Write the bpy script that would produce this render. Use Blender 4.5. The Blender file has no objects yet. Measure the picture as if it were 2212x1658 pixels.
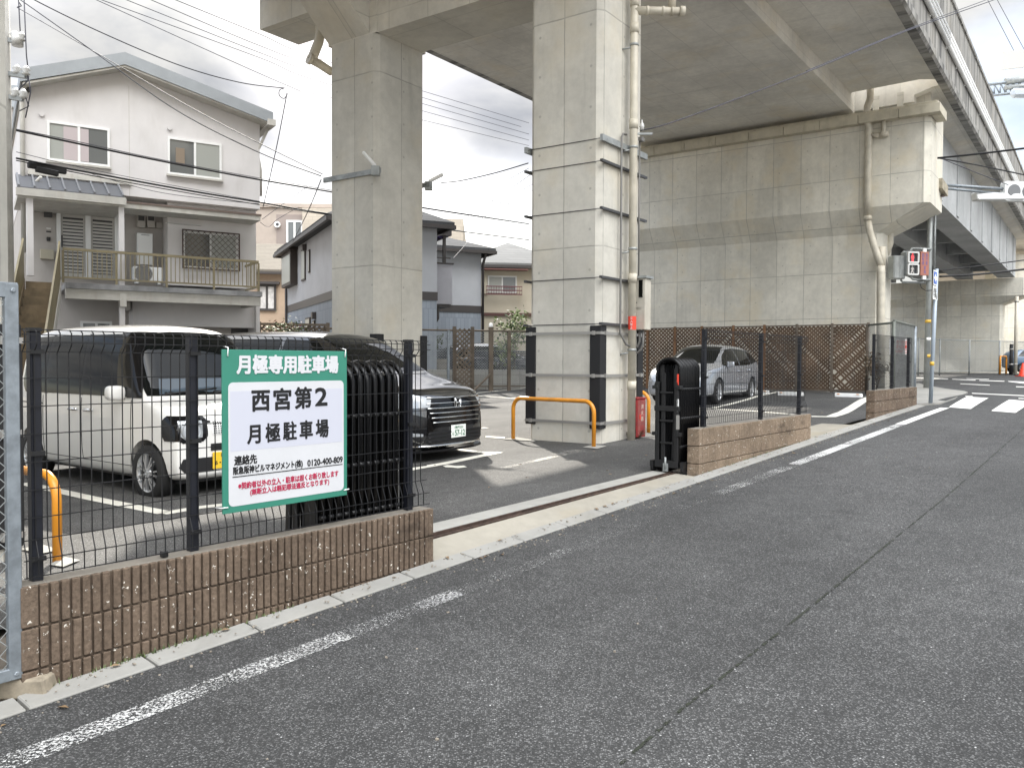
import bpy, bmesh, math, random
from mathutils import Matrix, Vector, noise as mnoise
from mathutils.bvhtree import BVHTree
from math import sin, cos, pi, atan, exp, hypot, radians, sqrt

random.seed(11)
S = bpy.context.scene
C = S.collection

# ------------------------------------------------------------------ camera
# camera stands on the road 1.63 m above it; world z = 0 is the car park by its gate
FPX, CX, CY = 1800.0, 1105.5, 829.0        # photo measured in a 2211 x 1658 frame
PITCH, ROLL, CAMZ = atan(48.0 / 1800.0), 0.004, 1.26
cam_d = bpy.data.cameras.new('camera')
cam_d.sensor_width = 36.0
cam_d.lens = 36.0 * FPX / 2211.0
cam_d.clip_start = 0.05
cam_d.clip_end = 2000.0
cam = bpy.data.objects.new('camera', cam_d)
C.objects.link(cam)
cam.matrix_world = Matrix.Translation((0, 0, CAMZ)) @ (Matrix.Rotation(pi / 2 - PITCH, 4, 'X') @ Matrix.Rotation(ROLL, 4, 'Z'))
S.camera = cam

# ------------------------------------------------------------------ light, sky, exposure
SUN_EL, SUN_AZ = radians(36.5), radians(-12.0)      # azimuth from +Y, negative = to the left
sd = Vector((sin(SUN_AZ) * cos(SUN_EL), cos(SUN_AZ) * cos(SUN_EL), sin(SUN_EL)))
sun_d = bpy.data.lights.new('sun', 'SUN')
sun_d.energy = 5.0
sun_d.angle = radians(0.8)
sun_d.color = (1.0, 0.94, 0.84)
sun = bpy.data.objects.new('sun', sun_d)
C.objects.link(sun)
sun.rotation_euler = sd.to_track_quat('Z', 'Y').to_euler()

W = bpy.data.worlds.new('World')
S.world = W
W.use_nodes = True
S.view_settings.view_transform = 'Standard'
S.view_settings.look = 'None'
S.view_settings.exposure = 0.66
S.view_settings.gamma = 1.0
S.cycles.use_denoising = True
S.cycles.max_bounces = 8
S.cycles.diffuse_bounces = 4
S.cycles.sample_clamp_indirect = 6.0


class NT:
    """small helper for writing node graphs"""
    def __init__(s, tree):
        s.t = tree; s.n = tree.nodes; s.l = tree.links

    def node(s, kind, ins=None, **props):
        nd = s.n.new(kind)
        for k, v in props.items():
            setattr(nd, k, v)
        for k, v in (ins or {}).items():
            s.put(nd.inputs[k], v)
        return nd

    def put(s, sock, v):
        if hasattr(v, 'is_linked'):
            s.l.new(v, sock)
        else:
            if sock.type == 'RGBA' and len(v) == 3:
                v = (*v, 1)
            sock.default_value = v

    def math(s, op, a, b=0.0, c=None, clamp=False):
        nd = s.n.new('ShaderNodeMath'); nd.operation = op; nd.use_clamp = clamp
        s.put(nd.inputs[0], a); s.put(nd.inputs[1], b)
        if c is not None: s.put(nd.inputs[2], c)
        return nd.outputs[0]

    def mix(s, f, a, b, mode='MIX'):
        nd = s.n.new('ShaderNodeMix'); nd.data_type = 'RGBA'; nd.blend_type = mode
        s.put(nd.inputs[0], f); s.put(nd.inputs[6], a); s.put(nd.inputs[7], b)
        return nd.outputs[2]

    def ramp(s, v, a, b, lo=0.0, hi=1.0):
        nd = s.n.new('ShaderNodeMapRange'); nd.interpolation_type = 'SMOOTHSTEP'
        s.put(nd.inputs[0], v); s.put(nd.inputs[1], a); s.put(nd.inputs[2], b)
        s.put(nd.inputs[3], lo); s.put(nd.inputs[4], hi)
        return nd.outputs[0]

    def noise(s, vec, scale, detail=4.0, rough=0.55, dist=0.0):
        nd = s.n.new('ShaderNodeTexNoise')
        s.put(nd.inputs['Vector'], vec); s.put(nd.inputs['Scale'], scale)
        s.put(nd.inputs['Detail'], detail); s.put(nd.inputs['Roughness'], rough)
        s.put(nd.inputs['Distortion'], dist)
        return nd.outputs[0]

    def scalev(s, vec, sc):
        nd = s.n.new('ShaderNodeVectorMath'); nd.operation = 'MULTIPLY'
        s.put(nd.inputs[0], vec); nd.inputs[1].default_value = sc
        return nd.outputs[0]

    def combine(s, x, y, z):
        nd = s.n.new('ShaderNodeCombineXYZ')
        s.put(nd.inputs[0], x); s.put(nd.inputs[1], y); s.put(nd.inputs[2], z)
        return nd.outputs[0]

    def sep(s, vec):
        nd = s.n.new('ShaderNodeSeparateXYZ'); s.put(nd.inputs[0], vec)
        return nd.outputs


def build_world():
    g = NT(W.node_tree)
    g.n.clear()
    out = g.node('ShaderNodeOutputWorld')
    bg = g.node('ShaderNodeBackground')
    bg.inputs[1].default_value = 0.1
    g.l.new(bg.outputs[0], out.inputs[0])
    sky = g.node('ShaderNodeTexSky', sky_type='NISHITA', sun_disc=False, sun_elevation=SUN_EL,
                 sun_rotation=SUN_AZ, air_density=1.0, dust_density=1.6, ozone_density=1.0)
    d = g.node('ShaderNodeTexCoord').outputs['Generated']
    x, y, z = g.sep(d)
    zc = g.math('MAXIMUM', z, 0.0)
    # cloud layer: directions projected on a plane overhead
    k = g.math('DIVIDE', 1.0, g.math('ADD', zc, 0.28))
    pv = g.combine(g.math('MULTIPLY', x, k), g.math('MULTIPLY', y, k), 0.3)
    n1 = g.noise(pv, 2.1, 6.0, 0.55, 0.3)
    n2 = g.noise(pv, 0.9, 3.0, 0.5, 0.2)
    # thick overcast: brighter towards the zenith than a natural one, to add light
    lum = g.math('ADD', 3.6, g.math('MULTIPLY', g.math('POWER', zc, 3.2), 42.0))
    # sky behind the camera, out of view, brightened to add light on front faces
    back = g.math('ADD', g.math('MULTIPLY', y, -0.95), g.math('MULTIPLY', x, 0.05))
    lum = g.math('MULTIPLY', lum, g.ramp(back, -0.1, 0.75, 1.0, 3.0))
    # brighter round the veiled sun
    dt = g.node('ShaderNodeVectorMath', operation='DOT_PRODUCT')
    g.l.new(d, dt.inputs[0]); dt.inputs[1].default_value = sd
    glow = g.math('POWER', g.math('MAXIMUM', dt.outputs['Value'], 0.0), 70.0)
    lum = g.math('ADD', lum, g.math('MULTIPLY', glow, 17.0))
    tone = g.ramp(n1, 0.36, 0.64, 0.66, 1.2)
    lum = g.math('MULTIPLY', lum, tone)
    tint = g.mix(g.ramp(n1, 0.36, 0.6), (0.90, 0.95, 1.06), (1.0, 0.99, 0.965))
    cl = g.node('ShaderNodeVectorMath', operation='SCALE')
    g.l.new(tint, cl.inputs[0]); g.l.new(lum, cl.inputs['Scale'])
    thin = g.math('MULTIPLY', g.ramp(n2, 0.60, 0.42), 0.45)
    thin2 = g.math('SUBTRACT', 1.0, thin)
    skyb = g.node('ShaderNodeVectorMath', operation='SCALE')
    g.l.new(sky.outputs[0], skyb.inputs[0]); skyb.inputs['Scale'].default_value = 2.2
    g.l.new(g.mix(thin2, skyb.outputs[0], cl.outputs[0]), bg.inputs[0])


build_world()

# ------------------------------------------------------------------ measuring helpers
_R = cam.matrix_world.to_3x3()


def ray(px, py):
    return _R @ Vector(((px - CX) / FPX, -(py - CY) / FPX, -1.0))


def at_depth(px, py, Y):
    r = ray(px, py); k = Y / r.y
    return Vector((r.x * k, Y, CAMZ + r.z * k))


class Frame:
    """right-handed upright frame: x = direction a (angle from +Y to +X), y = left of it, z up"""
    def __init__(s, ox, oy, ang, oz=0.0):
        s.o = Vector((ox, oy, oz)); s.ang = ang
        s.x = Vector((sin(ang), cos(ang), 0)); s.y = Vector((-cos(ang), sin(ang), 0))
        s.rz = pi / 2 - ang
        s.M = Matrix.Translation(s.o) @ Matrix.Rotation(s.rz, 4, 'Z')

    def hit_y(s, px, py, y=0.0):
        """where the sight line through a photo point meets the plane y = const: (x, z)"""
        r = ray(px, py); p0 = s.o + s.y * y
        k = p0.dot(s.y) / r.dot(s.y)
        p = Vector((r.x * k, r.y * k, CAMZ + r.z * k)) - s.o
        return p.dot(s.x), p.z

    def hit_x(s, px, py, x=0.0):
        r = ray(px, py); p0 = s.o + s.x * x
        k = p0.dot(s.x) / r.dot(s.x)
        p = Vector((r.x * k, r.y * k, CAMZ + r.z * k)) - s.o
        return p.dot(s.y), p.z

    def loc(s, w):
        d = Vector((w[0], w[1], 0)) - Vector((s.o.x, s.o.y, 0))
        return d.dot(s.x), d.dot(s.y)

    def world(s, x, y, z=0.0):
        return s.M @ Vector((x, y, z))


FA = atan((2540 - CX) / FPX)      # street line
UA = atan((2380 - CX) / FPX)      # viaduct line
FE = Frame(at_depth(937, 1098, 5.95).x, 5.95, FA)
VI = Frame(0.25, 13.07, UA)
ID = Matrix.Identity(4)


def interp(tab, t):
    if t <= tab[0][0]:
        (a, b), (c, d) = tab[0], tab[1]
        return b + (d - b) * (t - a) / (c - a)
    for (a, b), (c, d) in zip(tab, tab[1:]):
        if t <= c:
            w = (t - a) / (c - a)
            return b + (d - b) * w
    return tab[-1][1]


ROAD = [(-30, -1.455), (12, 0.309), (14, 0.385), (16, 0.445), (18, 0.48), (24, 0.52), (60, 0.66), (200, 0.7)]
LOT = [(-30, -0.5), (-4, -0.15), (0, -0.075), (4, -0.005), (6.5, 0.05), (10, 0.12), (14.5, 0.23), (17.5, 0.35), (24, 0.41), (60, 0.62), (200, 0.68)]


def sstep(a, b, x):
    x = max(0.0, min(1.0, (x - a) / (b - a)))
    return x * x * (3 - 2 * x)


def smooth_tab(tab, t, w=0.8):
    return (interp(tab, t - w) + 2 * interp(tab, t) + interp(tab, t + w)) / 4


def ground_z(x, y):
    t, n = FE.loc((x, y))
    a = sstep(-0.02, 0.42, n)
    return smooth_tab(ROAD, t) * (1 - a) + smooth_tab(LOT, t) * a


def hit_ground(px, py):
    r = ray(px, py); k = 1.0
    while k < 200 and CAMZ + r.z * k - ground_z(r.x * k, r.y * k) > 0:
        k *= 1.01
    a, b = k / 1.01, k
    for _ in range(30):
        m = (a + b) / 2
        if CAMZ + r.z * m - ground_z(r.x * m, r.y * m) < 0: b = m
        else: a = m
    return Vector((r.x * a, r.y * a, ground_z(r.x * a, r.y * a)))


# ------------------------------------------------------------------ objects
WORLD = {}          # object name -> its world matrix (things never move after this)


def tag(o, label=None, cat=None, group=None, kind=None):
    if label: o['label'] = label
    if cat: o['category'] = cat
    if group: o['group'] = group
    if kind: o['kind'] = kind
    return o


def thing(name, label, cat, frame=None, loc=None, rz=0.0, group=None, kind=None):
    o = bpy.data.objects.new(name, None)
    C.objects.link(o)
    o.empty_display_size = 0.2
    if frame is not None:
        loc, rz = frame.o, frame.rz
    o.location = loc or (0, 0, 0)
    o.rotation_euler = (0, 0, rz)
    WORLD[o.name] = Matrix.Translation(Vector(loc or (0, 0, 0))) @ Matrix.Rotation(rz, 4, 'Z')
    return tag(o, label, cat, group, kind)


class MB:
    """mesh builder; authored in the frame given, linked as ONE mesh object"""
    def __init__(s, frame=None):
        s.v = []; s.f = []; s.sm = []
        s.M = frame.M if isinstance(frame, Frame) else (frame or ID)

    def add(s, vs, fs, smooth=False):
        b = len(s.v)
        s.v += [tuple(p) for p in vs]
        s.f += [tuple(i + b for i in f) for f in fs]
        s.sm += [smooth] * len(fs)
        return s

    def box(s, x0, y0, z0, x1, y1, z1):
        if x0 > x1: x0, x1 = x1, x0
        if y0 > y1: y0, y1 = y1, y0
        if z0 > z1: z0, z1 = z1, z0
        vs = [(x0, y0, z0), (x1, y0, z0), (x1, y1, z0), (x0, y1, z0), (x0, y0, z1), (x1, y0, z1), (x1, y1, z1), (x0, y1, z1)]
        return s.add(vs, [(0, 3, 2, 1), (4, 5, 6, 7), (0, 1, 5, 4), (1, 2, 6, 5), (2, 3, 7, 6), (3, 0, 4, 7)])

    def hexa(s, b, t):
        """eight corners: bottom ring b, top ring t"""
        return s.add(list(b) + list(t), [(0, 3, 2, 1), (4, 5, 6, 7), (0, 1, 5, 4), (1, 2, 6, 5), (2, 3, 7, 6), (3, 0, 4, 7)])

    def prism(s, poly, axis, a, b):
        """extrude a 2-D outline along an axis ('x': (y,z), 'y': (x,z), 'z': (x,y))"""
        def mk(p, c):
            return (c, p[0], p[1]) if axis == 'x' else (p[0], c, p[1]) if axis == 'y' else (p[0], p[1], c)
        n = len(poly)
        vs = [mk(p, a) for p in poly] + [mk(p, b) for p in poly]
        fs = [tuple(range(n))[::-1], tuple(range(n, 2 * n))]
        fs += [(i, (i + 1) % n, n + (i + 1) % n, n + i) for i in range(n)]
        return s.add(vs, fs)

    def tube(s, pts, r, seg=8, cap=True, smooth=True):
        pts = [Vector(p) for p in pts]
        rs = r if isinstance(r, (list, tuple)) else [r] * len(pts)
        vs = []; fs = []
        up = None
        n = len(pts)
        for i, p in enumerate(pts):
            a = pts[max(0, i - 1)]; b = pts[min(n - 1, i + 1)]
            d = (b - a)
            if d.length < 1e-9: d = Vector((0, 0, 1))
            d.normalize()
            if up is None:
                up = Vector((0, 0, 1)) if abs(d.z) < 0.9 else Vector((1, 0, 0))
            sx = d.cross(up)
            if sx.length < 1e-6: sx = d.cross(Vector((0.3, 1, 0.2)))
            sx.normalize(); up = sx.cross(d).normalized()
            for k in range(seg):
                an = 2 * pi * (k + 0.5) / seg
                vs.append(p + (sx * cos(an) + up * sin(an)) * rs[i])
        for i in range(n - 1):
            for k in range(seg):
                k2 = (k + 1) % seg
                fs.append((i * seg + k, i * seg + k2, (i + 1) * seg + k2, (i + 1) * seg + k))
        s.add(vs, fs, smooth and seg > 4)
        if cap:
            b = len(s.v) - len(vs)
            s.f += [tuple(b + k for k in range(seg))[::-1], tuple(b + (n - 1) * seg + k for k in range(seg))]
            s.sm += [False, False]
        return s

    def bar(s, p, q, w, h, up=(0, 0, 1)):
        """rectangular bar from p to q"""
        p, q = Vector(p), Vector(q); d = (q - p).normalized(); u = Vector(up)
        sx = d.cross(u)
        if sx.length < 1e-6: sx = d.cross(Vector((1, 0, 0)))
        sx.normalize(); uu = sx.cross(d).normalized()
        o = [(-w / 2, -h / 2), (w / 2, -h / 2), (w / 2, h / 2), (-w / 2, h / 2)]
        vs = [p + sx * a + uu * b for a, b in o] + [q + sx * a + uu * b for a, b in o]
        return s.add(vs, [(0, 1, 2, 3), (7, 6, 5, 4), (0, 4, 5, 1), (1, 5, 6, 2), (2, 6, 7, 3), (3, 7, 4, 0)])

    def disc(s, c, axis, r, depth, seg=24):
        c = Vector(c); ax = Vector(axis).normalized()
        return s.tube([c, c + ax * depth], r, seg)

    def lathe(s, prof, c=(0, 0, 0), axis='z', seg=24):
        """profile [(r, h)] spun round an axis through c"""
        vs = []; fs = []
        for r, h in prof:
            for k in range(seg):
                a = 2 * pi * k / seg
                q = (r * cos(a), r * sin(a), h) if axis == 'z' else (r * cos(a), h, r * sin(a)) if axis == 'y' else (h, r * cos(a), r * sin(a))
                vs.append((c[0] + q[0], c[1] + q[1], c[2] + q[2]))
        for i in range(len(prof) - 1):
            for k in range(seg):
                k2 = (k + 1) % seg
                fs.append((i * seg + k, i * seg + k2, (i + 1) * seg + k2, (i + 1) * seg + k))
        return s.add(vs, fs, True)

    def grid(s, fn, nu, nv, smooth=True):
        vs = [fn(i / nu, j / nv) for j in range(nv + 1) for i in range(nu + 1)]
        fs = [(j * (nu + 1) + i, j * (nu + 1) + i + 1, (j + 1) * (nu + 1) + i + 1, (j + 1) * (nu + 1) + i) for j in range(nv) for i in range(nu)]
        return s.add(vs, fs, smooth)

    def build(s, name, mat, parent=None, bevel=0.0, fix=True, seg=1):
        me = bpy.data.meshes.new(name)
        P = WORLD[parent.name].inverted() if parent is not None else ID
        T = P @ s.M
        me.from_pydata([T @ Vector(p) for p in s.v], [], s.f)
        me.polygons.foreach_set('use_smooth', s.sm)
        if fix:
            bm = bmesh.new(); bm.from_mesh(me)
            bmesh.ops.recalc_face_normals(bm, faces=bm.faces)
            bm.to_mesh(me); bm.free()
        me.materials.append(mat)
        me.update()
        o = bpy.data.objects.new(name, me)
        C.objects.link(o)
        if parent is not None:
            o.parent = parent
            WORLD[o.name] = WORLD[parent.name]
        else:
            WORLD[o.name] = ID
        if bevel:
            m = o.modifiers.new('bevel', 'BEVEL'); m.width = bevel; m.segments = seg
            m.limit_method = 'ANGLE'; m.angle_limit = radians(40)
        return o


def struct(o):
    o['kind'] = 'structure'
    return o


def copy_thing(o, loc, rz, label=None, group=None):
    c = o.copy(); C.objects.link(c)
    c.location = loc; c.rotation_euler = (0, 0, rz)
    WORLD[c.name] = Matrix.Translation(Vector(loc)) @ Matrix.Rotation(rz, 4, 'Z')
    if label: c['label'] = label
    if group: c['group'] = group
    for ch in list(o.children):
        k = ch.copy(); C.objects.link(k); k.parent = c
        for g in list(ch.children):
            h = g.copy(); C.objects.link(h); h.parent = k
    return c


def text_mb(mb, body, size, T, bold=0.0, depth=0.0015, width=None, align='CENTER', sx=1.0):
    """lettering as flat raised mesh; T maps (x right, y up, z out) into the mesh builder's frame; width = fit to this width"""
    cu = bpy.data.curves.new('lettering', 'FONT')
    cu.body = body; cu.size = size; cu.align_x = align; cu.align_y = 'CENTER'
    cu.extrude = depth; cu.resolution_u = 3
    o = bpy.data.objects.new('lettering', cu)
    C.objects.link(o)
    dg = bpy.context.evaluated_depsgraph_get()
    me = bpy.data.meshes.new_from_object(o.evaluated_get(dg))
    vs = [v.co.copy() for v in me.vertices]; fs = [tuple(p.vertices) for p in me.polygons]
    bpy.data.objects.remove(o); bpy.data.meshes.remove(me); bpy.data.curves.remove(cu)
    if not vs: return mb
    x0 = min(v.x for v in vs); x1 = max(v.x for v in vs)
    y0 = min(v.y for v in vs); y1 = max(v.y for v in vs)
    k = (width / (x1 - x0)) if width else sx
    cx = (x0 + x1) / 2 if align == 'CENTER' else 0
    # heavier strokes: the letter struck several times a hair apart
    offs = [(0, 0)] + ([(cos(q * pi / 3) * bold, sin(q * pi / 3) * bold) for q in range(6)] if bold > 0 else [])
    for i, (ox, oy) in enumerate(offs):
        mb.add([T @ Vector(((v.x - cx) * k + ox, v.y - (y0 + y1) / 2 + oy, v.z + 0.00012 * i)) for v in vs], fs)
    return mb
# ------------------------------------------------------------------ materials
def new_mat(name):
    m = bpy.data.materials.new(name); m.use_nodes = True
    g = NT(m.node_tree)
    return m, g, g.n['Principled BSDF']


def mat(name, col, rough=0.6, metal=0.0, spec=0.5, var=0.0, vs=3.0, bump=0.0, bs=60.0, coat=0.0, dirt=None, ds=(4, 4, 0.8), dmin=0.5, dmax=0.75, damt=0.5):
    m, g, b = new_mat(name)
    b.inputs['Roughness'].default_value = rough
    b.inputs['Metallic'].default_value = metal
    b.inputs['Specular IOR Level'].default_value = spec
    if coat:
        b.inputs['Coat Weight'].default_value = coat
        b.inputs['Coat Roughness'].default_value = 0.03
    P = g.node('ShaderNodeTexCoord').outputs['Object']
    c = (*col, 1)
    if var:
        f = g.ramp(g.noise(P, vs, 5.0, 0.6), 0.3, 0.7)
        c = g.mix(f, tuple(x * (1 - var) for x in col), tuple(min(1, x * (1 + var)) for x in col))
    if dirt:
        f = g.math('MULTIPLY', g.ramp(g.noise(g.scalev(P, ds), 1.0, 5.0, 0.62), dmin, dmax), damt)
        c = g.mix(f, c, dirt)
    g.put(b.inputs['Base Color'], c)
    if bump:
        bn = g.node('ShaderNodeBump', {'Strength': bump, 'Distance': 0.004})
        g.l.new(g.noise(P, bs, 3.0, 0.6), bn.inputs['Height'])
        g.l.new(bn.outputs[0], b.inputs['Normal'])
    return m


def concrete(name, col, hs=0.9, vs=1.8, hoff=0.0, voff=0.0, tone=0.10, streak=0.30, warm=0.35, line=0.55, holes=True, dark=(0.12, 0.115, 0.105), smin=0.52):
    """board-marked cast concrete: form joints, tie holes, weather streaks (object coordinates; walls x/y by normal)"""
    m, g, b = new_mat(name)
    b.inputs['Roughness'].default_value = 0.85
    b.inputs['Specular IOR Level'].default_value = 0.25
    tc = g.node('ShaderNodeTexCoord')
    P = tc.outputs['Object']
    x, y, z = g.sep(P)
    nx, ny, nz = g.sep(tc.outputs['Normal'])
    fx = g.ramp(g.math('ABSOLUTE', nx), 0.45, 0.55)
    h = g.math('ADD', g.math('MULTIPLY', y, fx), g.math('MULTIPLY', x, g.math('SUBTRACT', 1.0, fx)))
    fz = g.ramp(g.math('ABSOLUTE', nz), 0.6, 0.7)
    zz = g.math('ADD', g.math('MULTIPLY', y, fz), g.math('MULTIPLY', z, g.math('SUBTRACT', 1.0, fz)))
    wob = g.math('MULTIPLY', g.math('SUBTRACT', g.noise(P, 3.0, 2.0), 0.5), 0.02)
    hh = g.math('ADD', g.math('ADD', h, -hoff), wob)
    vv = g.math('ADD', g.math('ADD', zz, -voff), wob)
    dh = g.math('PINGPONG', hh, hs / 2)
    dv = g.math('PINGPONG', vv, vs / 2)
    ln = g.math('MAXIMUM', g.ramp(dh, 0.014, 0.004), g.ramp(dv, 0.016, 0.004))
    ln = g.math('MULTIPLY', ln, g.ramp(g.noise(P, 1.7, 3.0), 0.25, 0.6, 0.35, 1.0))
    cell = g.combine(g.math('FLOOR', g.math('DIVIDE', g.math('ADD', hh, hs * 50), hs)), g.math('FLOOR', g.math('DIVIDE', g.math('ADD', vv, vs * 50), vs)), fx)
    wn = g.node('ShaderNodeTexWhiteNoise', noise_dimensions='3D'); g.l.new(cell, wn.inputs['Vector'])
    tn = g.math('ADD', 1.0 - tone, g.math('MULTIPLY', wn.outputs['Value'], 2 * tone))
    tn = g.math('MULTIPLY', tn, g.ramp(g.noise(P, 0.55, 5.0, 0.62), 0.25, 0.75, 0.84, 1.14))
    tn = g.math('MULTIPLY', tn, g.ramp(g.noise(P, 6.0, 6.0, 0.7), 0.25, 0.75, 0.93, 1.07))
    c = g.node('ShaderNodeVectorMath', operation='SCALE')
    c.inputs[0].default_value = col; g.l.new(tn, c.inputs['Scale'])
    c = c.outputs[0]
    sc = g.combine(g.math('MULTIPLY', h, 2.6), g.math('MULTIPLY', zz, 0.22), fx)
    st = g.ramp(g.noise(sc, 1.0, 6.0, 0.66), smin, smin + 0.26)
    c = g.mix(g.math('MULTIPLY', st, streak), c, dark)
    wm = g.ramp(g.noise(P, 0.8, 4.0, 0.6), 0.48, 0.72)
    c = g.mix(g.math('MULTIPLY', wm, warm), c, tuple(a * k for a, k in zip(col, (1.0, 0.9, 0.72))))
    c = g.mix(g.math('MULTIPLY', ln, line), c, tuple(a * 0.42 for a in col))
    if holes:
        qa = g.math('PINGPONG', g.math('ADD', hh, 0.2), 0.45)
        qb = g.math('PINGPONG', g.math('ADD', vv, 0.35), 0.3)
        rr = g.math('SQRT', g.math('ADD', g.math('MULTIPLY', qa, qa), g.math('MULTIPLY', qb, qb)))
        c = g.mix(g.math('MULTIPLY', g.ramp(rr, 0.026, 0.015), 0.5), c, tuple(a * 0.45 for a in col))
        pv = g.node('ShaderNodeTexVoronoi', {'Scale': 22.0}); g.l.new(P, pv.inputs['Vector'])
        c = g.mix(g.math('MULTIPLY', g.ramp(pv.outputs['Distance'], 0.10, 0.05), 0.25), c, tuple(a * 0.4 for a in col))
    g.put(b.inputs['Base Color'], c)
    bn = g.node('ShaderNodeBump', {'Strength': 0.25, 'Distance': 0.01})
    hgt = g.math('SUBTRACT', g.math('MULTIPLY', g.noise(P, 9.0, 6.0, 0.65), 0.5), ln)
    g.l.new(hgt, bn.inputs['Height']); g.l.new(bn.outputs[0], b.inputs['Normal'])
    return m


def asphalt(name, base=0.05, light=0.16, cells=150.0, patch=0.25, tint=(1.0, 1.0, 0.98)):
    m, g, b = new_mat(name)
    b.inputs['Roughness'].default_value = 0.82
    b.inputs['Specular IOR Level'].default_value = 0.35
    P = g.node('ShaderNodeTexCoord').outputs['Object']
    vo = g.node('ShaderNodeTexVoronoi', {'Scale': cells}); g.l.new(P, vo.inputs['Vector'])
    r, gg, bb = g.sep(vo.outputs['Color'])
    st = g.math('POWER', r, 2.4)
    edge = g.ramp(vo.outputs['Distance'], 0.75, 0.25)
    st = g.math('MULTIPLY', st, edge)
    v = g.math('ADD', base * 0.72, g.math('MULTIPLY', st, light))
    v2 = g.node('ShaderNodeTexVoronoi', {'Scale': cells * 0.37}); g.l.new(P, v2.inputs['Vector'])
    r2, g2, b2 = g.sep(v2.outputs['Color'])
    sp = g.math('MULTIPLY', g.ramp(v2.outputs['Distance'], 0.22, 0.14), g.ramp(r2, 0.93, 0.96))
    v = g.math('ADD', v, g.math('MULTIPLY', sp, 0.35))
    rot = g.node('ShaderNodeVectorRotate', {'Vector': P, 'Angle': FA - pi / 2}, rotation_type='Z_AXIS').outputs[0]
    big = g.math('MULTIPLY', g.ramp(g.noise(P, 0.45, 5.0, 0.6), 0.3, 0.7, 1 - patch, 1 + patch), g.ramp(g.noise(g.scalev(rot, (0.12, 1.1, 1.0)), 1.0, 4.0, 0.55), 0.3, 0.7, 1 - patch * 0.8, 1 + patch * 0.8))
    big = g.math('MULTIPLY', big, g.ramp(g.noise(P, 1.1, 3.0, 0.5, 0.6), 0.62, 0.74, 1.0, 0.78))
    mid = g.ramp(g.noise(P, 5.0, 4.0, 0.6), 0.3, 0.7, 0.9, 1.1)
    v = g.math('MULTIPLY', v, g.math('MULTIPLY', big, mid))
    c = g.node('ShaderNodeVectorMath', operation='SCALE'); c.inputs[0].default_value = tint
    g.l.new(v, c.inputs['Scale'])
    g.put(b.inputs['Base Color'], c.outputs[0])
    bn = g.node('ShaderNodeBump', {'Strength': 0.55, 'Distance': 0.004})
    g.l.new(vo.outputs['Distance'], bn.inputs['Height']); g.l.new(bn.outputs[0], b.inputs['Normal'])
    return m


def paint(name, col=(0.78, 0.78, 0.75), wear=0.5, under=0.05, fine=90.0):
    """road paint, partly worn through to the asphalt"""
    m, g, b = new_mat(name)
    b.inputs['Roughness'].default_value = 0.7
    P = g.node('ShaderNodeTexCoord').outputs['Object']
    n = g.math('ADD', g.math('MULTIPLY', g.noise(P, fine, 3.0, 0.7), 0.65), g.math('MULTIPLY', g.noise(P, 1.3, 4.0, 0.6), 0.35))
    f = g.ramp(n, wear - 0.06, wear + 0.05)
    dirty = g.ramp(g.noise(P, 2.2, 4.0), 0.3, 0.7, 0.8, 1.05)
    c = g.node('ShaderNodeVectorMath', operation='SCALE'); c.inputs[0].default_value = col; g.l.new(dirty, c.inputs['Scale'])
    g.put(b.inputs['Base Color'], c.outputs[0])
    # where the paint is gone the asphalt under it shows
    tr = g.node('ShaderNodeBsdfTransparent'); mx = g.node('ShaderNodeMixShader')
    g.put(mx.inputs[0], f); g.l.new(tr.outputs[0], mx.inputs[1]); g.l.new(b.outputs[0], mx.inputs[2])
    g.l.new(mx.outputs[0], g.n['Material Output'].inputs['Surface'])
    return m


def block_mat(name, col):
    m, g, b = new_mat(name)
    b.inputs['Roughness'].default_value = 0.9
    b.inputs['Specular IOR Level'].default_value = 0.2
    P = g.node('ShaderNodeTexCoord').outputs['Object']
    tn = g.math('MULTIPLY', g.ramp(g.noise(P, 1.6, 5.0, 0.6), 0.3, 0.7, 0.78, 1.22), g.ramp(g.noise(P, 38.0, 5.0, 0.7), 0.3, 0.7, 0.75, 1.25))
    c = g.node('ShaderNodeVectorMath', operation='SCALE'); c.inputs[0].default_value = col; g.l.new(tn, c.inputs['Scale'])
    c = c.outputs[0]
    v = g.node('ShaderNodeTexVoronoi', {'Scale': 52.0}); g.l.new(g.mix(0.05, P, g.node('ShaderNodeTexNoise', {'Vector': P, 'Scale': 60.0}).outputs[1]), v.inputs['Vector'])
    r, g2, b2 = g.sep(v.outputs['Color'])
    chip = g.math('MULTIPLY', g.ramp(g.math('DIVIDE', v.outputs['Distance'], g.math('ADD', 0.3, g2)), 0.42, 0.30), g.ramp(r, 0.89, 0.93))
    c = g.mix(chip, c, (0.66, 0.62, 0.54))
    st = g.ramp(g.noise(g.scalev(P, (2.2, 2.2, 3.0)), 1.0, 5.0, 0.65), 0.56, 0.70)
    c = g.mix(g.math('MULTIPLY', st, 0.55), c, (0.035, 0.026, 0.02))
    g.put(b.inputs['Base Color'], c)
    bn = g.node('ShaderNodeBump', {'Strength': 0.9, 'Distance': 0.008})
    g.l.new(g.noise(P, 55.0, 5.0, 0.7), bn.inputs['Height']); g.l.new(bn.outputs[0], b.inputs['Normal'])
    return m


def leaf_mat(name, a, b_):
    m, g, b = new_mat(name)
    P = g.node('ShaderNodeTexCoord').outputs['Object']
    f = g.ramp(g.noise(P, 7.0, 3.0), 0.35, 0.65)
    g.put(b.inputs['Base Color'], g.mix(f, a, b_))
    b.inputs['Roughness'].default_value = 0.55
    return m


def glass(name, col=(0.02, 0.024, 0.026), rough=0.03, spec=0.6):
    return mat(name, col, rough, 0.0, spec)


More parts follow.
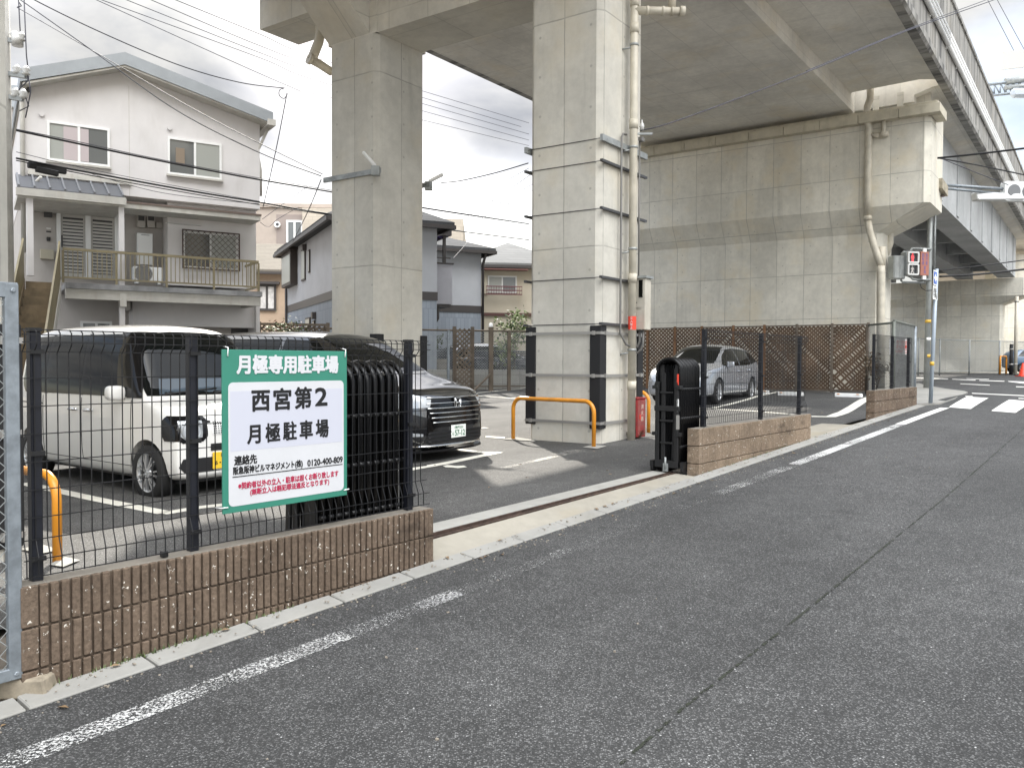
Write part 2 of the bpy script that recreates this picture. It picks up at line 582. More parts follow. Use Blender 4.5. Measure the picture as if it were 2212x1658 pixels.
def tiles_mat(name, col, sx=0.3, sz=0.3, dark=0.5):
    m, g, b = new_mat(name)
    b.inputs['Roughness'].default_value = 0.95
    b.inputs['Specular IOR Level'].default_value = 0.08
    tc = g.node('ShaderNodeTexCoord'); P = tc.outputs['Object']
    x, y, z = g.sep(P)
    br = g.node('ShaderNodeTexBrick', {'Scale': 1.0, 'Mortar Size': 0.012, 'Brick Width': sx, 'Row Height': sz})
    g.put(br.inputs['Color1'], col); g.put(br.inputs['Color2'], tuple(c * 0.86 for c in col)); g.put(br.inputs['Mortar'], tuple(c * dark for c in col))
    g.l.new(g.combine(g.math('ADD', x, g.math('MULTIPLY', y, 0.7)), z, 0.0), br.inputs['Vector'])
    g.put(b.inputs['Base Color'], br.outputs['Color'])
    return m


MT = {}
CONC = (0.55, 0.53, 0.472)
MT['pillar'] = concrete('pillar_concrete', CONC, 0.64, 3.45, 0.0, 2.98, 0.04, 0.26, 0.4, 0.6)
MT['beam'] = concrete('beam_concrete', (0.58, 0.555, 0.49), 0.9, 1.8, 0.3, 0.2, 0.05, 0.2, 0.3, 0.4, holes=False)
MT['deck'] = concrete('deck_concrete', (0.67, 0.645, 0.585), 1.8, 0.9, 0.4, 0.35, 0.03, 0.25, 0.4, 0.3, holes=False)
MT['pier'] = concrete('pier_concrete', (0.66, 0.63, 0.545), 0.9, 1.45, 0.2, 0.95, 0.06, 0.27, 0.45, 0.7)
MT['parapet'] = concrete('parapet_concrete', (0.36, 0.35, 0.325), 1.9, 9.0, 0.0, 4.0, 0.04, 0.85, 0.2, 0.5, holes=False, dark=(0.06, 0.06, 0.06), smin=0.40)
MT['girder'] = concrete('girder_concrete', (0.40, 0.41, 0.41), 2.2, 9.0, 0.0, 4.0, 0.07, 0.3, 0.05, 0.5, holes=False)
MT['curbstone'] = concrete('gutter_concrete', (0.27, 0.265, 0.245), 50, 50, 7, 7, 0.0, 0.35, 0.2, 0.0, holes=False)
MT['apron'] = concrete('apron_concrete', (0.30, 0.28, 0.235), 50, 50, 7, 7, 0.0, 0.35, 0.5, 0.0, holes=False)
MT['strip'] = concrete('strip_concrete', (0.32, 0.315, 0.29), 50, 50, 7, 7, 0.0, 0.3, 0.2, 0.0, holes=False)
MT['road'] = asphalt('road_asphalt', 0.050, 0.17, 120.0, 0.16)
MT['lot'] = asphalt('car_park_asphalt', 0.062, 0.17, 150.0, 0.2, (1.0, 0.985, 0.95))
MT['street'] = asphalt('street_asphalt', 0.06, 0.10, 120.0, 0.15)
MT['worn_line'] = paint('worn_road_paint', (0.62, 0.62, 0.60), 0.53, 0.05, 70.0)
MT['line'] = paint('road_paint', (0.74, 0.73, 0.68), 0.33, 0.07)
MT['line_lot'] = paint('car_park_paint', (0.72, 0.70, 0.62), 0.36, 0.07)
MT['faint_line'] = paint('faded_paint', (0.5, 0.48, 0.43), 0.55, 0.06)
MT['soil'] = mat('dry_soil', (0.16, 0.14, 0.115), 0.95, var=0.3, vs=2.0, bump=0.5)
MT['block'] = block_mat('split_block', (0.135, 0.10, 0.073))
MT['block2'] = block_mat('split_block_pale', (0.21, 0.16, 0.115))
MT['mortar'] = mat('mortar', (0.095, 0.070, 0.050), 0.95, var=0.3, bump=0.5)
MT['cap'] = mat('wall_top_mortar', (0.20, 0.18, 0.15), 0.9, var=0.2, bump=0.5)
MT['navy'] = mat('navy_coated_steel', (0.006, 0.007, 0.012), 0.45, 0.0, 0.5, var=0.2, vs=8.0)
MT['wire'] = mat('dark_fence_wire', (0.005, 0.005, 0.006), 0.5)
MT['black'] = mat('black_coated_steel', (0.004, 0.004, 0.0045), 0.27, 0.0, 0.3)
MT['blackm'] = mat('black_matt_steel', (0.008, 0.008, 0.0085), 0.5)
MT['rubber'] = mat('black_rubber_foam', (0.011, 0.011, 0.012), 0.75, bump=0.3)
MT['galv'] = mat('galvanised_steel', (0.22, 0.245, 0.265), 0.5, 0.45, var=0.2, vs=14.0)
MT['galvm'] = mat('dull_galvanised_steel', (0.30, 0.315, 0.31), 0.55, 0.3, var=0.2, vs=5.0)
MT['steelpipe'] = mat('grey_pole_steel', (0.33, 0.345, 0.335), 0.5, 0.3, var=0.15, vs=3.0, dirt=(0.16, 0.15, 0.13))
MT['concpole'] = mat('spun_concrete', (0.40, 0.39, 0.36), 0.8, var=0.15, vs=3.0)
MT['strap'] = mat('grey_strap', (0.33, 0.32, 0.30), 0.5, 0.4)
MT['pvc'] = mat('cream_drain_pipe', (0.53, 0.49, 0.40), 0.45, var=0.12, vs=4.0, dirt=(0.30, 0.25, 0.17))
MT['pvcg'] = mat('grey_conduit', (0.15, 0.145, 0.135), 0.5)
MT['orange'] = mat('orange_painted_steel', (0.66, 0.26, 0.02), 0.35, 0.0, 0.5, var=0.1, vs=5.0, dirt=(0.35, 0.15, 0.04), damt=0.4)
MT['white'] = mat('white_paint', (0.80, 0.80, 0.78), 0.5, var=0.05)
MT['whiteg'] = mat('white_aluminium', (0.70, 0.71, 0.70), 0.4, 0.1)
MT['red'] = mat('faded_red_paint', (0.26, 0.022, 0.022), 0.5, var=0.25, vs=6.0, dirt=(0.32, 0.16, 0.14), damt=0.6)
MT['redtag'] = mat('red_sticker', (0.72, 0.06, 0.03), 0.4)
MT['bluetag'] = mat('blue_sticker', (0.03, 0.12, 0.45), 0.4)
MT['cable'] = mat('black_cable', (0.012, 0.012, 0.013), 0.6)
MT['cableg'] = mat('grey_cable', (0.06, 0.06, 0.075), 0.6)
MT['porcelain'] = mat('porcelain', (0.55, 0.55, 0.53), 0.25)
MT['wood'] = mat('weathered_lattice_wood', (0.115, 0.075, 0.047), 0.85, var=0.35, vs=1.3, dirt=(0.10, 0.09, 0.075), damt=0.7, bump=0.4)
MT['woodr'] = mat('brown_post_wood', (0.19, 0.10, 0.05), 0.8, var=0.25, vs=2.0, bump=0.3)
MT['woodg'] = mat('grey_post_wood', (0.13, 0.105, 0.08), 0.85, var=0.25, vs=2.0, bump=0.3)
MT['glass'] = glass('dark_window_glass', (0.06, 0.065, 0.065), 0.05)
MT['carglass'] = glass('tinted_car_glass', (0.004, 0.005, 0.005), 0.02, 0.32)
MT['curtain'] = mat('white_curtain', (0.55, 0.53, 0.51), 0.8, var=0.2, vs=6.0)
MT['rust'] = mat('rusty_steel', (0.07, 0.045, 0.035), 0.6, 0.3, var=0.4, vs=12.0)
MT['stain'] = mat('dark_grey_plastic', (0.05, 0.05, 0.052), 0.5)
# ------------------------------------------------------------------ ground, road, car park
def sheet(name, m, ts, ns, dz=0.0, parent=None):
    mb = MB()
    nt, nn = len(ts), len(ns)
    vs = []
    for n in ns:
        for t in ts:
            w = FE.world(t, n)
            vs.append((w.x, w.y, ground_z(w.x, w.y) + dz))
    fs = [(j * nt + i, j * nt + i + 1, (j + 1) * nt + i + 1, (j + 1) * nt + i) for j in range(nn - 1) for i in range(nt - 1)]
    mb.add(vs, fs, True)
    return struct(mb.build(name, m, fix=False))


def fr(a, b, st):
    k = max(1, int(round((b - a) / st)))
    return [a + (b - a) * i / k for i in range(k + 1)]


NFINE = [-0.14, -0.05, -0.02] + fr(0.0, 0.42, 0.035) + [0.45, 0.5, 0.6, 0.8]
sheet('ground', MT['soil'], [-300, -120, -60] + fr(-30, 60, 1.5) + [80, 120, 300], [-300, -100, -40, -20, -8, -2] + NFINE + [2, 8, 20, 40, 80, 150, 300], -0.05)
sheet('road', MT['road'], fr(-14, 14.7, 0.35), [-13, -8, -4, -2, -1, -0.4, -0.138])
sheet('cross_street', MT['street'], fr(14.7, 60, 1.0), fr(-70, -10, 10) + [-5, -2, -1, -0.4, -0.138] + fr(0.0, 0.42, 0.07) + [2, 8, 20, 40, 70], 0.002)
sheet('parking_lot', MT['lot'], fr(-9, 23.5, 0.5), [0.56, 0.7, 1, 2, 4, 8, 12, 16, 22])
# strips of the entrance: gutter stones, rough apron, rail bed
mb = MB()
for i, t in enumerate(fr(-7.0, 14.2, 0.6)[:-1]):
    a, b = t + 0.004, t + 0.596
    q = []
    for (tt, n) in ((a, -0.145), (b, -0.145), (b, -0.002), (a, -0.002)):
        w = FE.world(tt, n); q.append((w.x, w.y, smooth_tab(ROAD, tt) + (0.010 if n < -0.1 else 0.028)))
    mb.hexa([(p[0], p[1], p[2] - 0.09) for p in q], q)
struct(mb.build('gutter', MT['curbstone'], bevel=0.006))
sheet('entrance_apron', MT['apron'], fr(0.03, 4.2, 0.3), [-0.002] + fr(0.02, 0.26, 0.04), 0.012)
sheet('rail_bed', MT['strip'], fr(0.03, 4.2, 0.3), [0.335, 0.4, 0.46, 0.555], 0.012)
sheet('entrance_apron', MT['apron'], fr(7.93, 11.1, 0.3), [-0.002] + fr(0.05, 0.6, 0.05) + [0.9], 0.012)

# steel rail the folding gate runs on
th = thing('gate_rail', 'rusty steel gate rail set in the concrete strip across the entrance', 'rail', FE)
mb = MB(FE)
for n0, n1, dz in ((0.268, 0.285, 0.022), (0.318, 0.335, 0.022), (0.285, 0.318, -0.012)):
    ts = fr(0.02, 4.25, 0.3)
    for a, b in zip(ts, ts[1:]):
        za = ground_z(*FE.world(a, n0).xy) + dz; zb = ground_z(*FE.world(b, n0).xy) + dz
        mb.hexa([(a, n0, za - 0.03), (b, n0, zb - 0.03), (b, n1, zb - 0.03), (a, n1, za - 0.03)], [(a, n0, za), (b, n0, zb), (b, n1, zb), (a, n1, za)])
mb.build('rail', MT['rust'], th)

# concrete corner of pavement beside the crossing
def patch_px(name, m, pts, dz, sub=1):
    P = [hit_ground(*p) for p in pts]
    mb = MB(); mb.add([(p.x, p.y, p.z + dz) for p in P] + [(p.x, p.y, p.z - 0.06) for p in P],
                      [tuple(range(len(P)))] + [(i, (i + 1) % len(P), len(P) + (i + 1) % len(P), len(P) + i) for i in range(len(P))])
    return struct(mb.build(name, m))


patch_px('pavement', MT['curbstone'], [(1981, 876), (2030, 873.5), (2062, 862), (2090, 849.5), (2082, 846.5), (2040, 841), (2012, 836), (1985, 829.5), (1925, 826), (1925, 845)], 0.035)
patch_px('tactile_paving', mat('yellow_tactile_paving', (0.52, 0.36, 0.10), 0.8, var=0.2, vs=3.0), [(1976, 856), (1998, 856), (2006, 848.5), (1984, 847)], 0.045)


def strip(name, m, pts, w, dz=0.006, step=0.4):
    """painted line through world points, following the ground"""
    mb = MB(); L = []
    for p, q in zip(pts, pts[1:]):
        p, q = Vector(p[:2]), Vector(q[:2]); k = max(1, int((q - p).length / step))
        L += [p.lerp(q, i / k) for i in range(k)]
    L.append(Vector(pts[-1][:2]))
    vs = []
    for i, p in enumerate(L):
        d = (L[min(i + 1, len(L) - 1)] - L[max(i - 1, 0)]).normalized(); s_ = Vector((-d.y, d.x)) * w / 2
        for q in (p + s_, p - s_):
            vs.append((q.x, q.y, ground_z(q.x, q.y) + dz))
    mb.add(vs, [(2 * i, 2 * i + 1, 2 * i + 3, 2 * i + 2) for i in range(len(L) - 1)], True)
    return struct(mb.build(name, m, fix=False))


def quad_px(name, m, pts, dz=0.006):
    """flat painted area; four-cornered ones are draped over the ground in a fine grid"""
    P = [hit_ground(*p) for p in pts]
    mb = MB()
    if len(P) == 4:
        def fn(u, v):
            q = P[0].lerp(P[1], u).lerp(P[3].lerp(P[2], u), v)
            return (q.x, q.y, ground_z(q.x, q.y) + dz)
        k = max(2, min(24, int(max((P[1] - P[0]).length, (P[3] - P[0]).length) / 0.3)))
        mb.grid(fn, k, k)
    else:
        mb.add([(p.x, p.y, p.z + dz) for p in P], [tuple(range(len(P)))])
    return struct(mb.build(name, m, fix=False))


def ph6b(x, y): return 3400 / 1.82361 + x * 632 / 1310 / 1.82361, 900 / 1.82361 + y * 800 / 1658 / 1.82361
def ph6(x, y): return 2688 / 1.82361 + x * 1344 / 2211 / 1.82361, 1008 / 1.82361 + y * 1344 / 2211 / 1.82361
def ph5(x, y): return 1344 / 1.82361 + x * 1344 / 2211 / 1.82361, 1008 / 1.82361 + y * 1344 / 2211 / 1.82361
def ph4(x, y): return x * 1344 / 2211 / 1.82361, 1008 / 1.82361 + y * 1344 / 2211 / 1.82361
def ph1(x, y): return x * 1344 / 2211 / 1.82361, y * 1344 / 2211 / 1.82361
def ph2(x, y): return 1344 / 1.82361 + x * 1344 / 2211 / 1.82361, y * 1344 / 2211 / 1.82361
def ph3(x, y): return 2688 / 1.82361 + x * 1344 / 2211 / 1.82361, y * 1344 / 2211 / 1.82361
def ph4b(x, y): return 1500 / 1.82361 + x * 1200 / 2212 / 1.82361, 1500 / 1.82361 + y * 1200 / 2212 / 1.82361
def ph5b(x, y): return 3400 / 1.82361 + x * 632 / 1497 / 1.82361, 300 / 1.82361 + y * 700 / 1658 / 1.82361
def ph8(x, y): return 2380 / 1.82361 + x * 820 / 2092 / 1.82361, 1300 / 1.82361 + y * 650 / 1658 / 1.82361
def ph7(x, y): return 1000 / 1.82361 + x * 1100 / 2212 / 1.82361, 700 / 1.82361 + y * 800 / 1609 / 1.82361
def photo_low(x, y): return x * 800 / 1326 / 1.82361, 1900 / 1.82361 + y * 1000 / 1658 / 1.82361


# edge line of the road: worn in the near part, newer towards the crossing
strip('road_marking', MT['worn_line'], [FE.world(t, -0.59) for t in (-8, -1.3)], 0.15)
strip('road_marking', paint('fading_road_paint', (0.50, 0.50, 0.49), 0.575, 0.055, 70.0), [FE.world(t, -0.59) for t in (-1.3, -0.4)], 0.15)
strip('road_marking', paint('nearly_gone_road_paint', (0.42, 0.42, 0.41), 0.625, 0.05, 60.0), [FE.world(t, -0.59) for t in (-0.4, 3.4)], 0.14)
strip('road_marking', paint('half_worn_road_paint', (0.68, 0.68, 0.66), 0.50, 0.05, 60.0), [FE.world(t, -0.585) for t in (5.6, 10.5)], 0.15)
strip('road_marking', paint('patchy_road_paint', (0.52, 0.52, 0.50), 0.56, 0.05, 70.0), [FE.world(t, -0.588) for t in (3.4, 5.6)], 0.15)
strip('road_marking', MT['line'], [FE.world(t, -0.58) for t in (10.5, 13.9)], 0.16)
# tar seam down the middle of the road
strip('road_seam', paint('tar_seam', (0.018, 0.022, 0.012), 0.50, 0.05, 14.0), [hit_ground(*p) for p in [(1340, 1650), (1480, 1525), (1700, 1352), (1880, 1205), (2040, 1075), (2211, 925)]], 0.016, 0.004)
# crossing
for q in ([(695, 1460), (875, 1475), (1022, 1385), (845, 1373)], [(1043, 1490), (1240, 1507), (1390, 1412), (1190, 1398)], [(1400, 1515), (1610, 1530), (1740, 1432), (1545, 1418)]):
    quad_px('crossing_stripe', MT['line'], [ph6b(*p) for p in q], 0.008)
for q in ([(885, 1343), (1420, 1368), (1420, 1375), (885, 1349)], [(725, 1228), (915, 1235), (915, 1241), (725, 1232)], [(945, 1237), (1150, 1244), (1150, 1250), (945, 1242)], [(1180, 1245), (1400, 1252), (1400, 1258), (1180, 1250)],
          [(790, 1266), (1030, 1277), (1030, 1282), (790, 1270)], [(1245, 1289), (1420, 1296), (1420, 1302), (1245, 1295)], [(420, 1217), (690, 1226), (690, 1231), (420, 1221)], [(840, 1223), (1025, 1229), (1025, 1233), (840, 1226)],
          [(1265, 1384), (1420, 1390), (1420, 1397), (1265, 1390)], [(830, 1366), (890, 1368), (890, 1372), (830, 1370)]):
    quad_px('street_marking', MT['line'], [ph6b(*p) for p in q], 0.008)
# car park lines
def lotline(pts, w=0.14, m=None):
    return strip('parking_line', m or MT['line_lot'], [hit_ground(*p) for p in pts], w)


lotline([photo_low(150, 5), photo_low(600, 105), photo_low(1075, 200)])
lotline([photo_low(1060, 205), photo_low(1300, 165), (560, 1082)])
lotline([ph4b(150, 655), ph4b(480, 597), ph4b(855, 518)], 0.15)
lotline([ph4b(560, 498), ph4b(730, 520), ph4b(845, 520)], 0.13)
lotline([ph4b(1280, 540), ph4b(1445, 503)], 0.22, MT['faint_line'])
lotline([ph4b(860, 640), ph4b(1280, 545)], 0.12, MT['faint_line'])
lotline([ph4b(660, 105), ph4b(980, 128)], 0.14)
lotline([ph4b(650, 92), ph4b(1030, 58)], 0.14)
lotline([ph4b(720, 345), ph4b(765, 340)], 0.14)
quad_px('pavement_number', MT['line_lot'], [ph4b(*p) for p in ((450, 620), (480, 613), (545, 620), (600, 618), (625, 628), (560, 636), (520, 632), (470, 630))], 0.008)
quad_px('parking_line', MT['line_lot'], [ph4b(*p) for p in ((760, 402), (900, 410), (895, 420), (760, 412))], 0.008)
lotline([ph6(90, 985), ph6(450, 1005), ph6(720, 1028)], 0.13)
lotline([ph6(200, 985), ph6(420, 930), ph6(620, 880)], 0.14)
lotline([ph6(470, 872), ph6(800, 878), ph6(1000, 882)], 0.12)
lotline([ph6(835, 1040), ph6(960, 1042), ph6(1040, 1015), ph6(1120, 968), ph6(1180, 930), ph6(1246, 908)], 0.24)
quad_px('barrier_base', MT['strip'], [(105, 1222), (137, 1227), (173, 1212), (140, 1205)], 0.012)
quad_px('barrier_base', MT['strip'], [(45, 1188), (85, 1199), (130, 1190), (90, 1178)], 0.012)
quad_px('barrier_base', MT['strip'], [ph4b(885, 427), ph4b(985, 412), ph4b(1090, 430), ph4b(1090, 438), ph4b(985, 434)], 0.012)
quad_px('barrier_base', MT['strip'], [ph4b(1465, 485), ph4b(1570, 498), ph4b(1638, 477), ph4b(1540, 466)], 0.012)
# ------------------------------------------------------------------ railway viaduct (frame VI: x = along, y = across to the left)
via = thing('railway_viaduct', 'grey concrete railway viaduct on square pillars spanning over the car park', 'viaduct', VI)


def pillar(x0, x1, y0, y1, z0, z1, c=0.09):
    mb = MB(VI)
    poly = [(x0 + c, y0), (x1 - c, y0), (x1, y0 + c), (x1, y1 - c), (x1 - c, y1), (x0 + c, y1), (x0, y1 - c), (x0, y0 + c)]
    mb.prism(poly, 'z', z0, z1)
    return mb


U0 = -9.46      # near bent, half outside the picture
ZS = 9.15       # soffit of the main slab
P2 = pillar(0, 1.34, -1.28, 0, -0.3, ZS - 0.004).build('pillar', MT['pillar'], via)
P1 = pillar(0, 1.31, 3.28, 4.53, -0.3, 7.1).build('pillar', MT['pillar'], via)
P0 = pillar(U0, U0 + 1.34, -1.28, 0, -0.6, ZS - 0.004).build('pillar', MT['pillar'], via)
P3 = pillar(U0, U0 + 1.34, 3.28, 4.53, -0.6, 7.1).build('pillar', MT['pillar'], via)
P2['label'] = 'pillar with a grey drainpipe and wall box behind the orange hoop barrier'
P1['label'] = 'pillar behind the black van carrying two small floodlights'
P0['label'] = 'near pillar cut off by the left edge of the picture'
for ub, tag_ in ((0, 0), (U0, 1)):
    mb = MB(VI)
    mb.prism([(ub + 0.02, 7.1), (ub + 1.20, 7.1), (ub + 1.29, 7.19), (ub + 1.29, ZS - 0.004), (ub + 0.02, ZS - 0.004)], 'y', 0.002, 3.45)
    mb.box(ub + 0.0, 3.28, 7.1, ub + 1.31, 4.53, ZS - 0.004)
    # stub of the beam carrying on past the outer pillar
    mb.prism([(4.532, 7.45), (5.2, 7.94), (6.67, 7.94), (6.67, ZS - 0.004), (4.532, ZS - 0.004)], 'x', ub + 0.12, ub + 1.12)
    mb.build('cross_beam', MT['beam'], via)
    # haunch rising along the viaduct
    mb = MB(VI)
    mb.prism([(ub - 0.002, 7.12), (ub - 2.45, ZS - 0.005), (ub - 0.002, ZS - 0.005)], 'y', 3.46, 4.5)
    mb.build('haunch', MT['beam'], via)
UE = 16.62      # end of this span
mb = MB(VI)
mb.box(-34, -0.8, ZS, UE + 0.5, 6.7, 10.6)
mb.build('deck', MT['deck'], via)
mb = MB(VI)
mb.prism([(-0.802, 9.66), (-0.802, 10.3), (-3.2, 10.3), (-3.2, 9.62), (-2.75, 9.70)], 'x', -34, UE)
mb.build('deck_edge', MT['deck'], via)
mb = MB(VI)
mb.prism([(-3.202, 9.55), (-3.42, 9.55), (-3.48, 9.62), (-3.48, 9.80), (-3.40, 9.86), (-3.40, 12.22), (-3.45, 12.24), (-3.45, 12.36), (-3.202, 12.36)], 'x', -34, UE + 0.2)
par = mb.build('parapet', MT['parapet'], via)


def conduit(u0, u1, parent):
    mb = MB(VI)
    for z in (10.63, 10.80, 10.97):
        mb.tube([(u0, -3.47, z), (u1, -3.47, z)], 0.068, 10)
    for k in range(int((u1 - u0) / 2.0)):
        mb.box(u0 + 2 * k, -3.43, 10.52, u0 + 2 * k + 0.05, -3.40, 11.08)
    return mb.build('cable_conduit', MT['white'], parent)


conduit(-34, UE + 0.2, par)
mb = MB(VI); mb.box(-34, 6.702, ZS, UE + 0.4, 6.9, 12.25); mb.build('parapet', MT['parapet'], via)

# things fixed to the pillars
def px_side(px, py, v, z=None):
    """along/height of a photo point on the pillar's right-hand face plane y = v"""
    return VI.hit_y(px, py, v)


def guard(px0, py0, sx, sy, z0, z1, pil):
    """black foam angle wrapped round a pillar corner"""
    mb = MB(VI)
    w, t = 0.155, 0.03
    x, y = px0, py0
    poly = [(x - sx * t, y - sy * t), (x + sx * w, y - sy * t), (x + sx * w, y - sy * 0.002), (x + sx * 0.09, y - sy * 0.002), (x - sx * 0.002, y + sy * 0.09), (x - sx * 0.002, y + sy * w), (x - sx * t, y + sy * w)]
    mb.prism(poly, 'z', z0, z1)
    return mb.build('corner_guard', MT['rubber'], pil, bevel=0.008)


for ub, pil, zb0, zt in ((0, P2, 0.27, 1.80), (U0, P0, -0.02, 1.50)):
    guard(ub, -1.28, 1, 1, zb0, zt, pil); guard(ub, 0, 1, -1, zb0 + 0.02, zt, pil)
    guard(ub + 1.34, -1.28, -1, 1, zb0, zt, pil); guard(ub + 1.34, 0, -1, -1, zb0 + 0.02, zt, pil)
    for z in (zb0 + 0.06, (zb0 + zt) / 2, zt - 0.13):
        mb = MB(VI)
        a = 0.034
        x0, x1, y0, y1 = ub - a, ub + 1.34 + a, -1.28 - a, a
        for (b0, b1, b2, b3) in ((x0 - 0.004, y0, x0, y1), (x1, y0, x1 + 0.004, y1), (x0, y0 - 0.004, x1, y0), (x0, y1, x1, y1 + 0.004)):
            mb.box(b0, b1, z, b2, b3, z + 0.042)
        for (cx, cy) in ((x0 - 0.012, -1.2), (x0 - 0.012, -0.08), (ub + 0.1, y0 - 0.012), (ub + 1.24, y0 - 0.012)):
            mb.box(cx - 0.02, cy - 0.02, z - 0.008, cx + 0.02, cy + 0.02, z + 0.05)
        mb.build('strap', MT['strap'], pil)
for z0 in (1.55,):
    guard(0, 3.28, 1, 1, 0.25, 1.75, P1); guard(1.31, 3.28, -1, 1, 0.25, 1.75, P1)

# steel bands and channel brackets
def band(pil, x0, x1, y0, y1, z, r=0.006):
    mb = MB(VI); a = 0.006
    mb.tube([(x0 - a, y0 - a, z), (x0 - a, y1 + a, z)], r, 6)
    mb.tube([(x1 + a, y0 - a, z), (x1 + a, y1 + a, z)], r, 6)
    return mb.build('steel_band', MT['stain'], pil)


for k, (py, big) in enumerate(((300, 1), (349, 0), (451, 0), (599, 0), (699, 0))):
    x, z = VI.hit_x(1288, py, 0.0)
    band(P2, 0, 1.34, -1.28, 0, z)
    mb = MB(VI)
    h = 0.045 if big else 0.018
    mb.box(-0.05, -1.335, z - h, 1.42, -1.29, z + h)
    mb.box(-0.05, 0.01, z - h, 1.42, 0.055, z + h)
    if big:
        for q in (0.1, 0.5, 0.62, 0.95):
            mb.disc((q, -1.333, z), (0, -1, 0), 0.012, 0.006, 8)
    mb.build('bracket', MT['galvm'] if big else MT['stain'], P2)
zc = VI.hit_x(818, 370, 0.0)[1]
band(P1, 0, 1.31, 3.28, 4.53, zc)
mb = MB(VI); mb.box(-0.05, 3.24, zc - 0.045, -0.012, 4.62, zc + 0.045)
for q in (3.6, 3.75, 4.0, 4.3, 4.45): mb.disc((-0.05, q, zc), (-1, 0, 0), 0.012, 0.006, 8)
mb.box(1.33, 3.2, zc - 0.045, 1.37, 4.6, zc + 0.045)
mb.box(-0.08, 3.19, zc - 0.03, 0.02, 3.26, zc + 0.06)
mb.build('bracket', MT['galvm'], P1)


# the tall drain pipe on the middle pillar, with its overflow tee
DP = (0.76, -1.42)
mb = MB(VI)
mb.tube([(DP[0], DP[1], 0.0), (DP[0], DP[1], ZS + 0.5)], 0.062, 14)
for z in (0.9, 2.55, 4.9, 6.35, 6.75, 7.0):
    mb.tube([(DP[0], DP[1], z - 0.07), (DP[0], DP[1], z + 0.07)], 0.071, 14)
tz = 6.62
q0 = Vector((DP[0], DP[1], tz)); q1 = Vector((DP[0] + 0.42, DP[1] - 0.55, tz))
mb.tube([q0, q1], 0.062, 14)
for k in (0.25, 0.6, 0.8): mb.tube([q0.lerp(q1, k), q0.lerp(q1, k + 0.06)], 0.072, 14)
mb.tube([q1, q1 + (q1 - q0).normalized() * 0.08], 0.078, 14)
q2 = q0.lerp(q1, 0.83)
mb.tube([q2, q2 + Vector((0, 0, 0.22)), q2 + Vector((0.0, 0.0, 3.0))], 0.058, 12)
dpipe = mb.build('drain_pipe', MT['pvc'], P2)
for z in (1.45, 3.0, 4.55, 6.1):
    mb = MB(VI)
    mb.tube([(DP[0], DP[1], z - 0.018), (DP[0], DP[1], z + 0.018)], 0.070, 14)
    mb.tube([(DP[0] - 0.03, DP[1] + 0.02, z - 0.04), (DP[0] - 0.12, -1.28, z - 0.07)], 0.014, 6)
    mb.build('pipe_clip', MT['steelpipe'], dpipe)
mb = MB()
mb.tube([at_depth(*p, 16.4) for p in ((692, 52), (692, 72), (688, 92), (680, 112), (673, 130))], 0.095, 12)
mb.tube([at_depth(668, 127, 16.35), at_depth(690, 139, 16.5), at_depth(716, 156, 16.7)], 0.085, 12)
mb.tube([at_depth(666, 126, 16.33), at_depth(672, 129.5, 16.37)], 0.11, 12)
mb.build('drain_pipe', MT['pvc'], P1)
# thin conduits beside it
mb = MB(VI)
xa = VI.hit_y(1341, 300, -1.33)[0]; xb = VI.hit_y(1379.5, 330, -1.33)[0]
zA = VI.hit_y(1341, 288, -1.33)[1]; zB = VI.hit_y(1341, 748, -1.33)[1]
mb.tube([(xa + 0.15, -1.34, zA + 0.01), (xa + 0.05, -1.34, zA), (xa, -1.34, zA - 0.06), (xa, -1.34, 1.9), (xa, -1.34, zB + 0.2), (xa + 0.08, -1.40, zB + 0.03), (xa + 0.2, -1.42, zB)], 0.017, 8)
zC = VI.hit_y(1379, 306, -1.33)[1]
mb.tube([(xb, -1.34, zC), (xb, -1.34, 2.2)], 0.015, 8)
mb.box(xb - 0.05, -1.40, zC, xb + 0.05, -1.34, zC + 0.06)
mb.build('conduit', MT['pvcg'], P2)

# ------------------------------------------------------------------ electric meter box on the pillar
p = at_depth(1380, 712, 12.95); lx, ly = VI.loc(p)
bx0, by0 = lx, ly
th = thing('meter_box', 'tall beige electricity meter box with a dark glass slot on the middle pillar', 'meter box', loc=VI.world(bx0, by0, p.z), rz=VI.rz)
mb = MB(VI)
zt = at_depth(1380, 601, 12.95).z
mb.box(bx0, by0 - 0.10, p.z, bx0 + 0.20, by0 + 0.12, zt)
mb.box(bx0 + 0.0, by0 - 0.04, p.z + 0.3, bx0 + 0.1, -1.28, p.z + 0.36)
mb.build('case', mat('beige_box_paint', (0.50, 0.47, 0.40), 0.5, var=0.1, dirt=(0.3, 0.25, 0.18)), th, bevel=0.008)
mb = MB(VI); mb.box(bx0 - 0.03, by0 - 0.13, zt, bx0 + 0.23, by0 + 0.14, zt + 0.035); mb.build('lid', MT['galvm'], th)
mb = MB(VI); mb.box(bx0 - 0.006, by0 - 0.055, p.z + 0.50, bx0, by0 + 0.01, p.z + 0.77); mb.build('window', MT['carglass'], th)
mb = MB(VI); mb.tube([(bx0 - 0.008, by0 + 0.05, p.z + 0.42), (bx0, by0 + 0.05, p.z + 0.42)], 0.012, 10); mb.build('lock', MT['stain'], th)
mb = MB(VI)
for q, dz in ((-0.03, 0.36), (0.03, 0.30)):
    mb.tube([(bx0 + 0.08, by0 + q, p.z + 0.02), (bx0 + 0.08, by0 + q, p.z - dz * 0.6), (bx0 + 0.07, by0 + q + 0.03, p.z - dz * 0.85), (bx0 + 0.05, by0 + q + 0.08, p.z - dz), (bx0 + 0.04, by0 + q + 0.15, p.z - dz * 0.85), (bx0 + 0.04, by0 + q + 0.16, p.z - 0.02)], 0.018, 8)
mb.build('hose', MT['pvcg'], th)
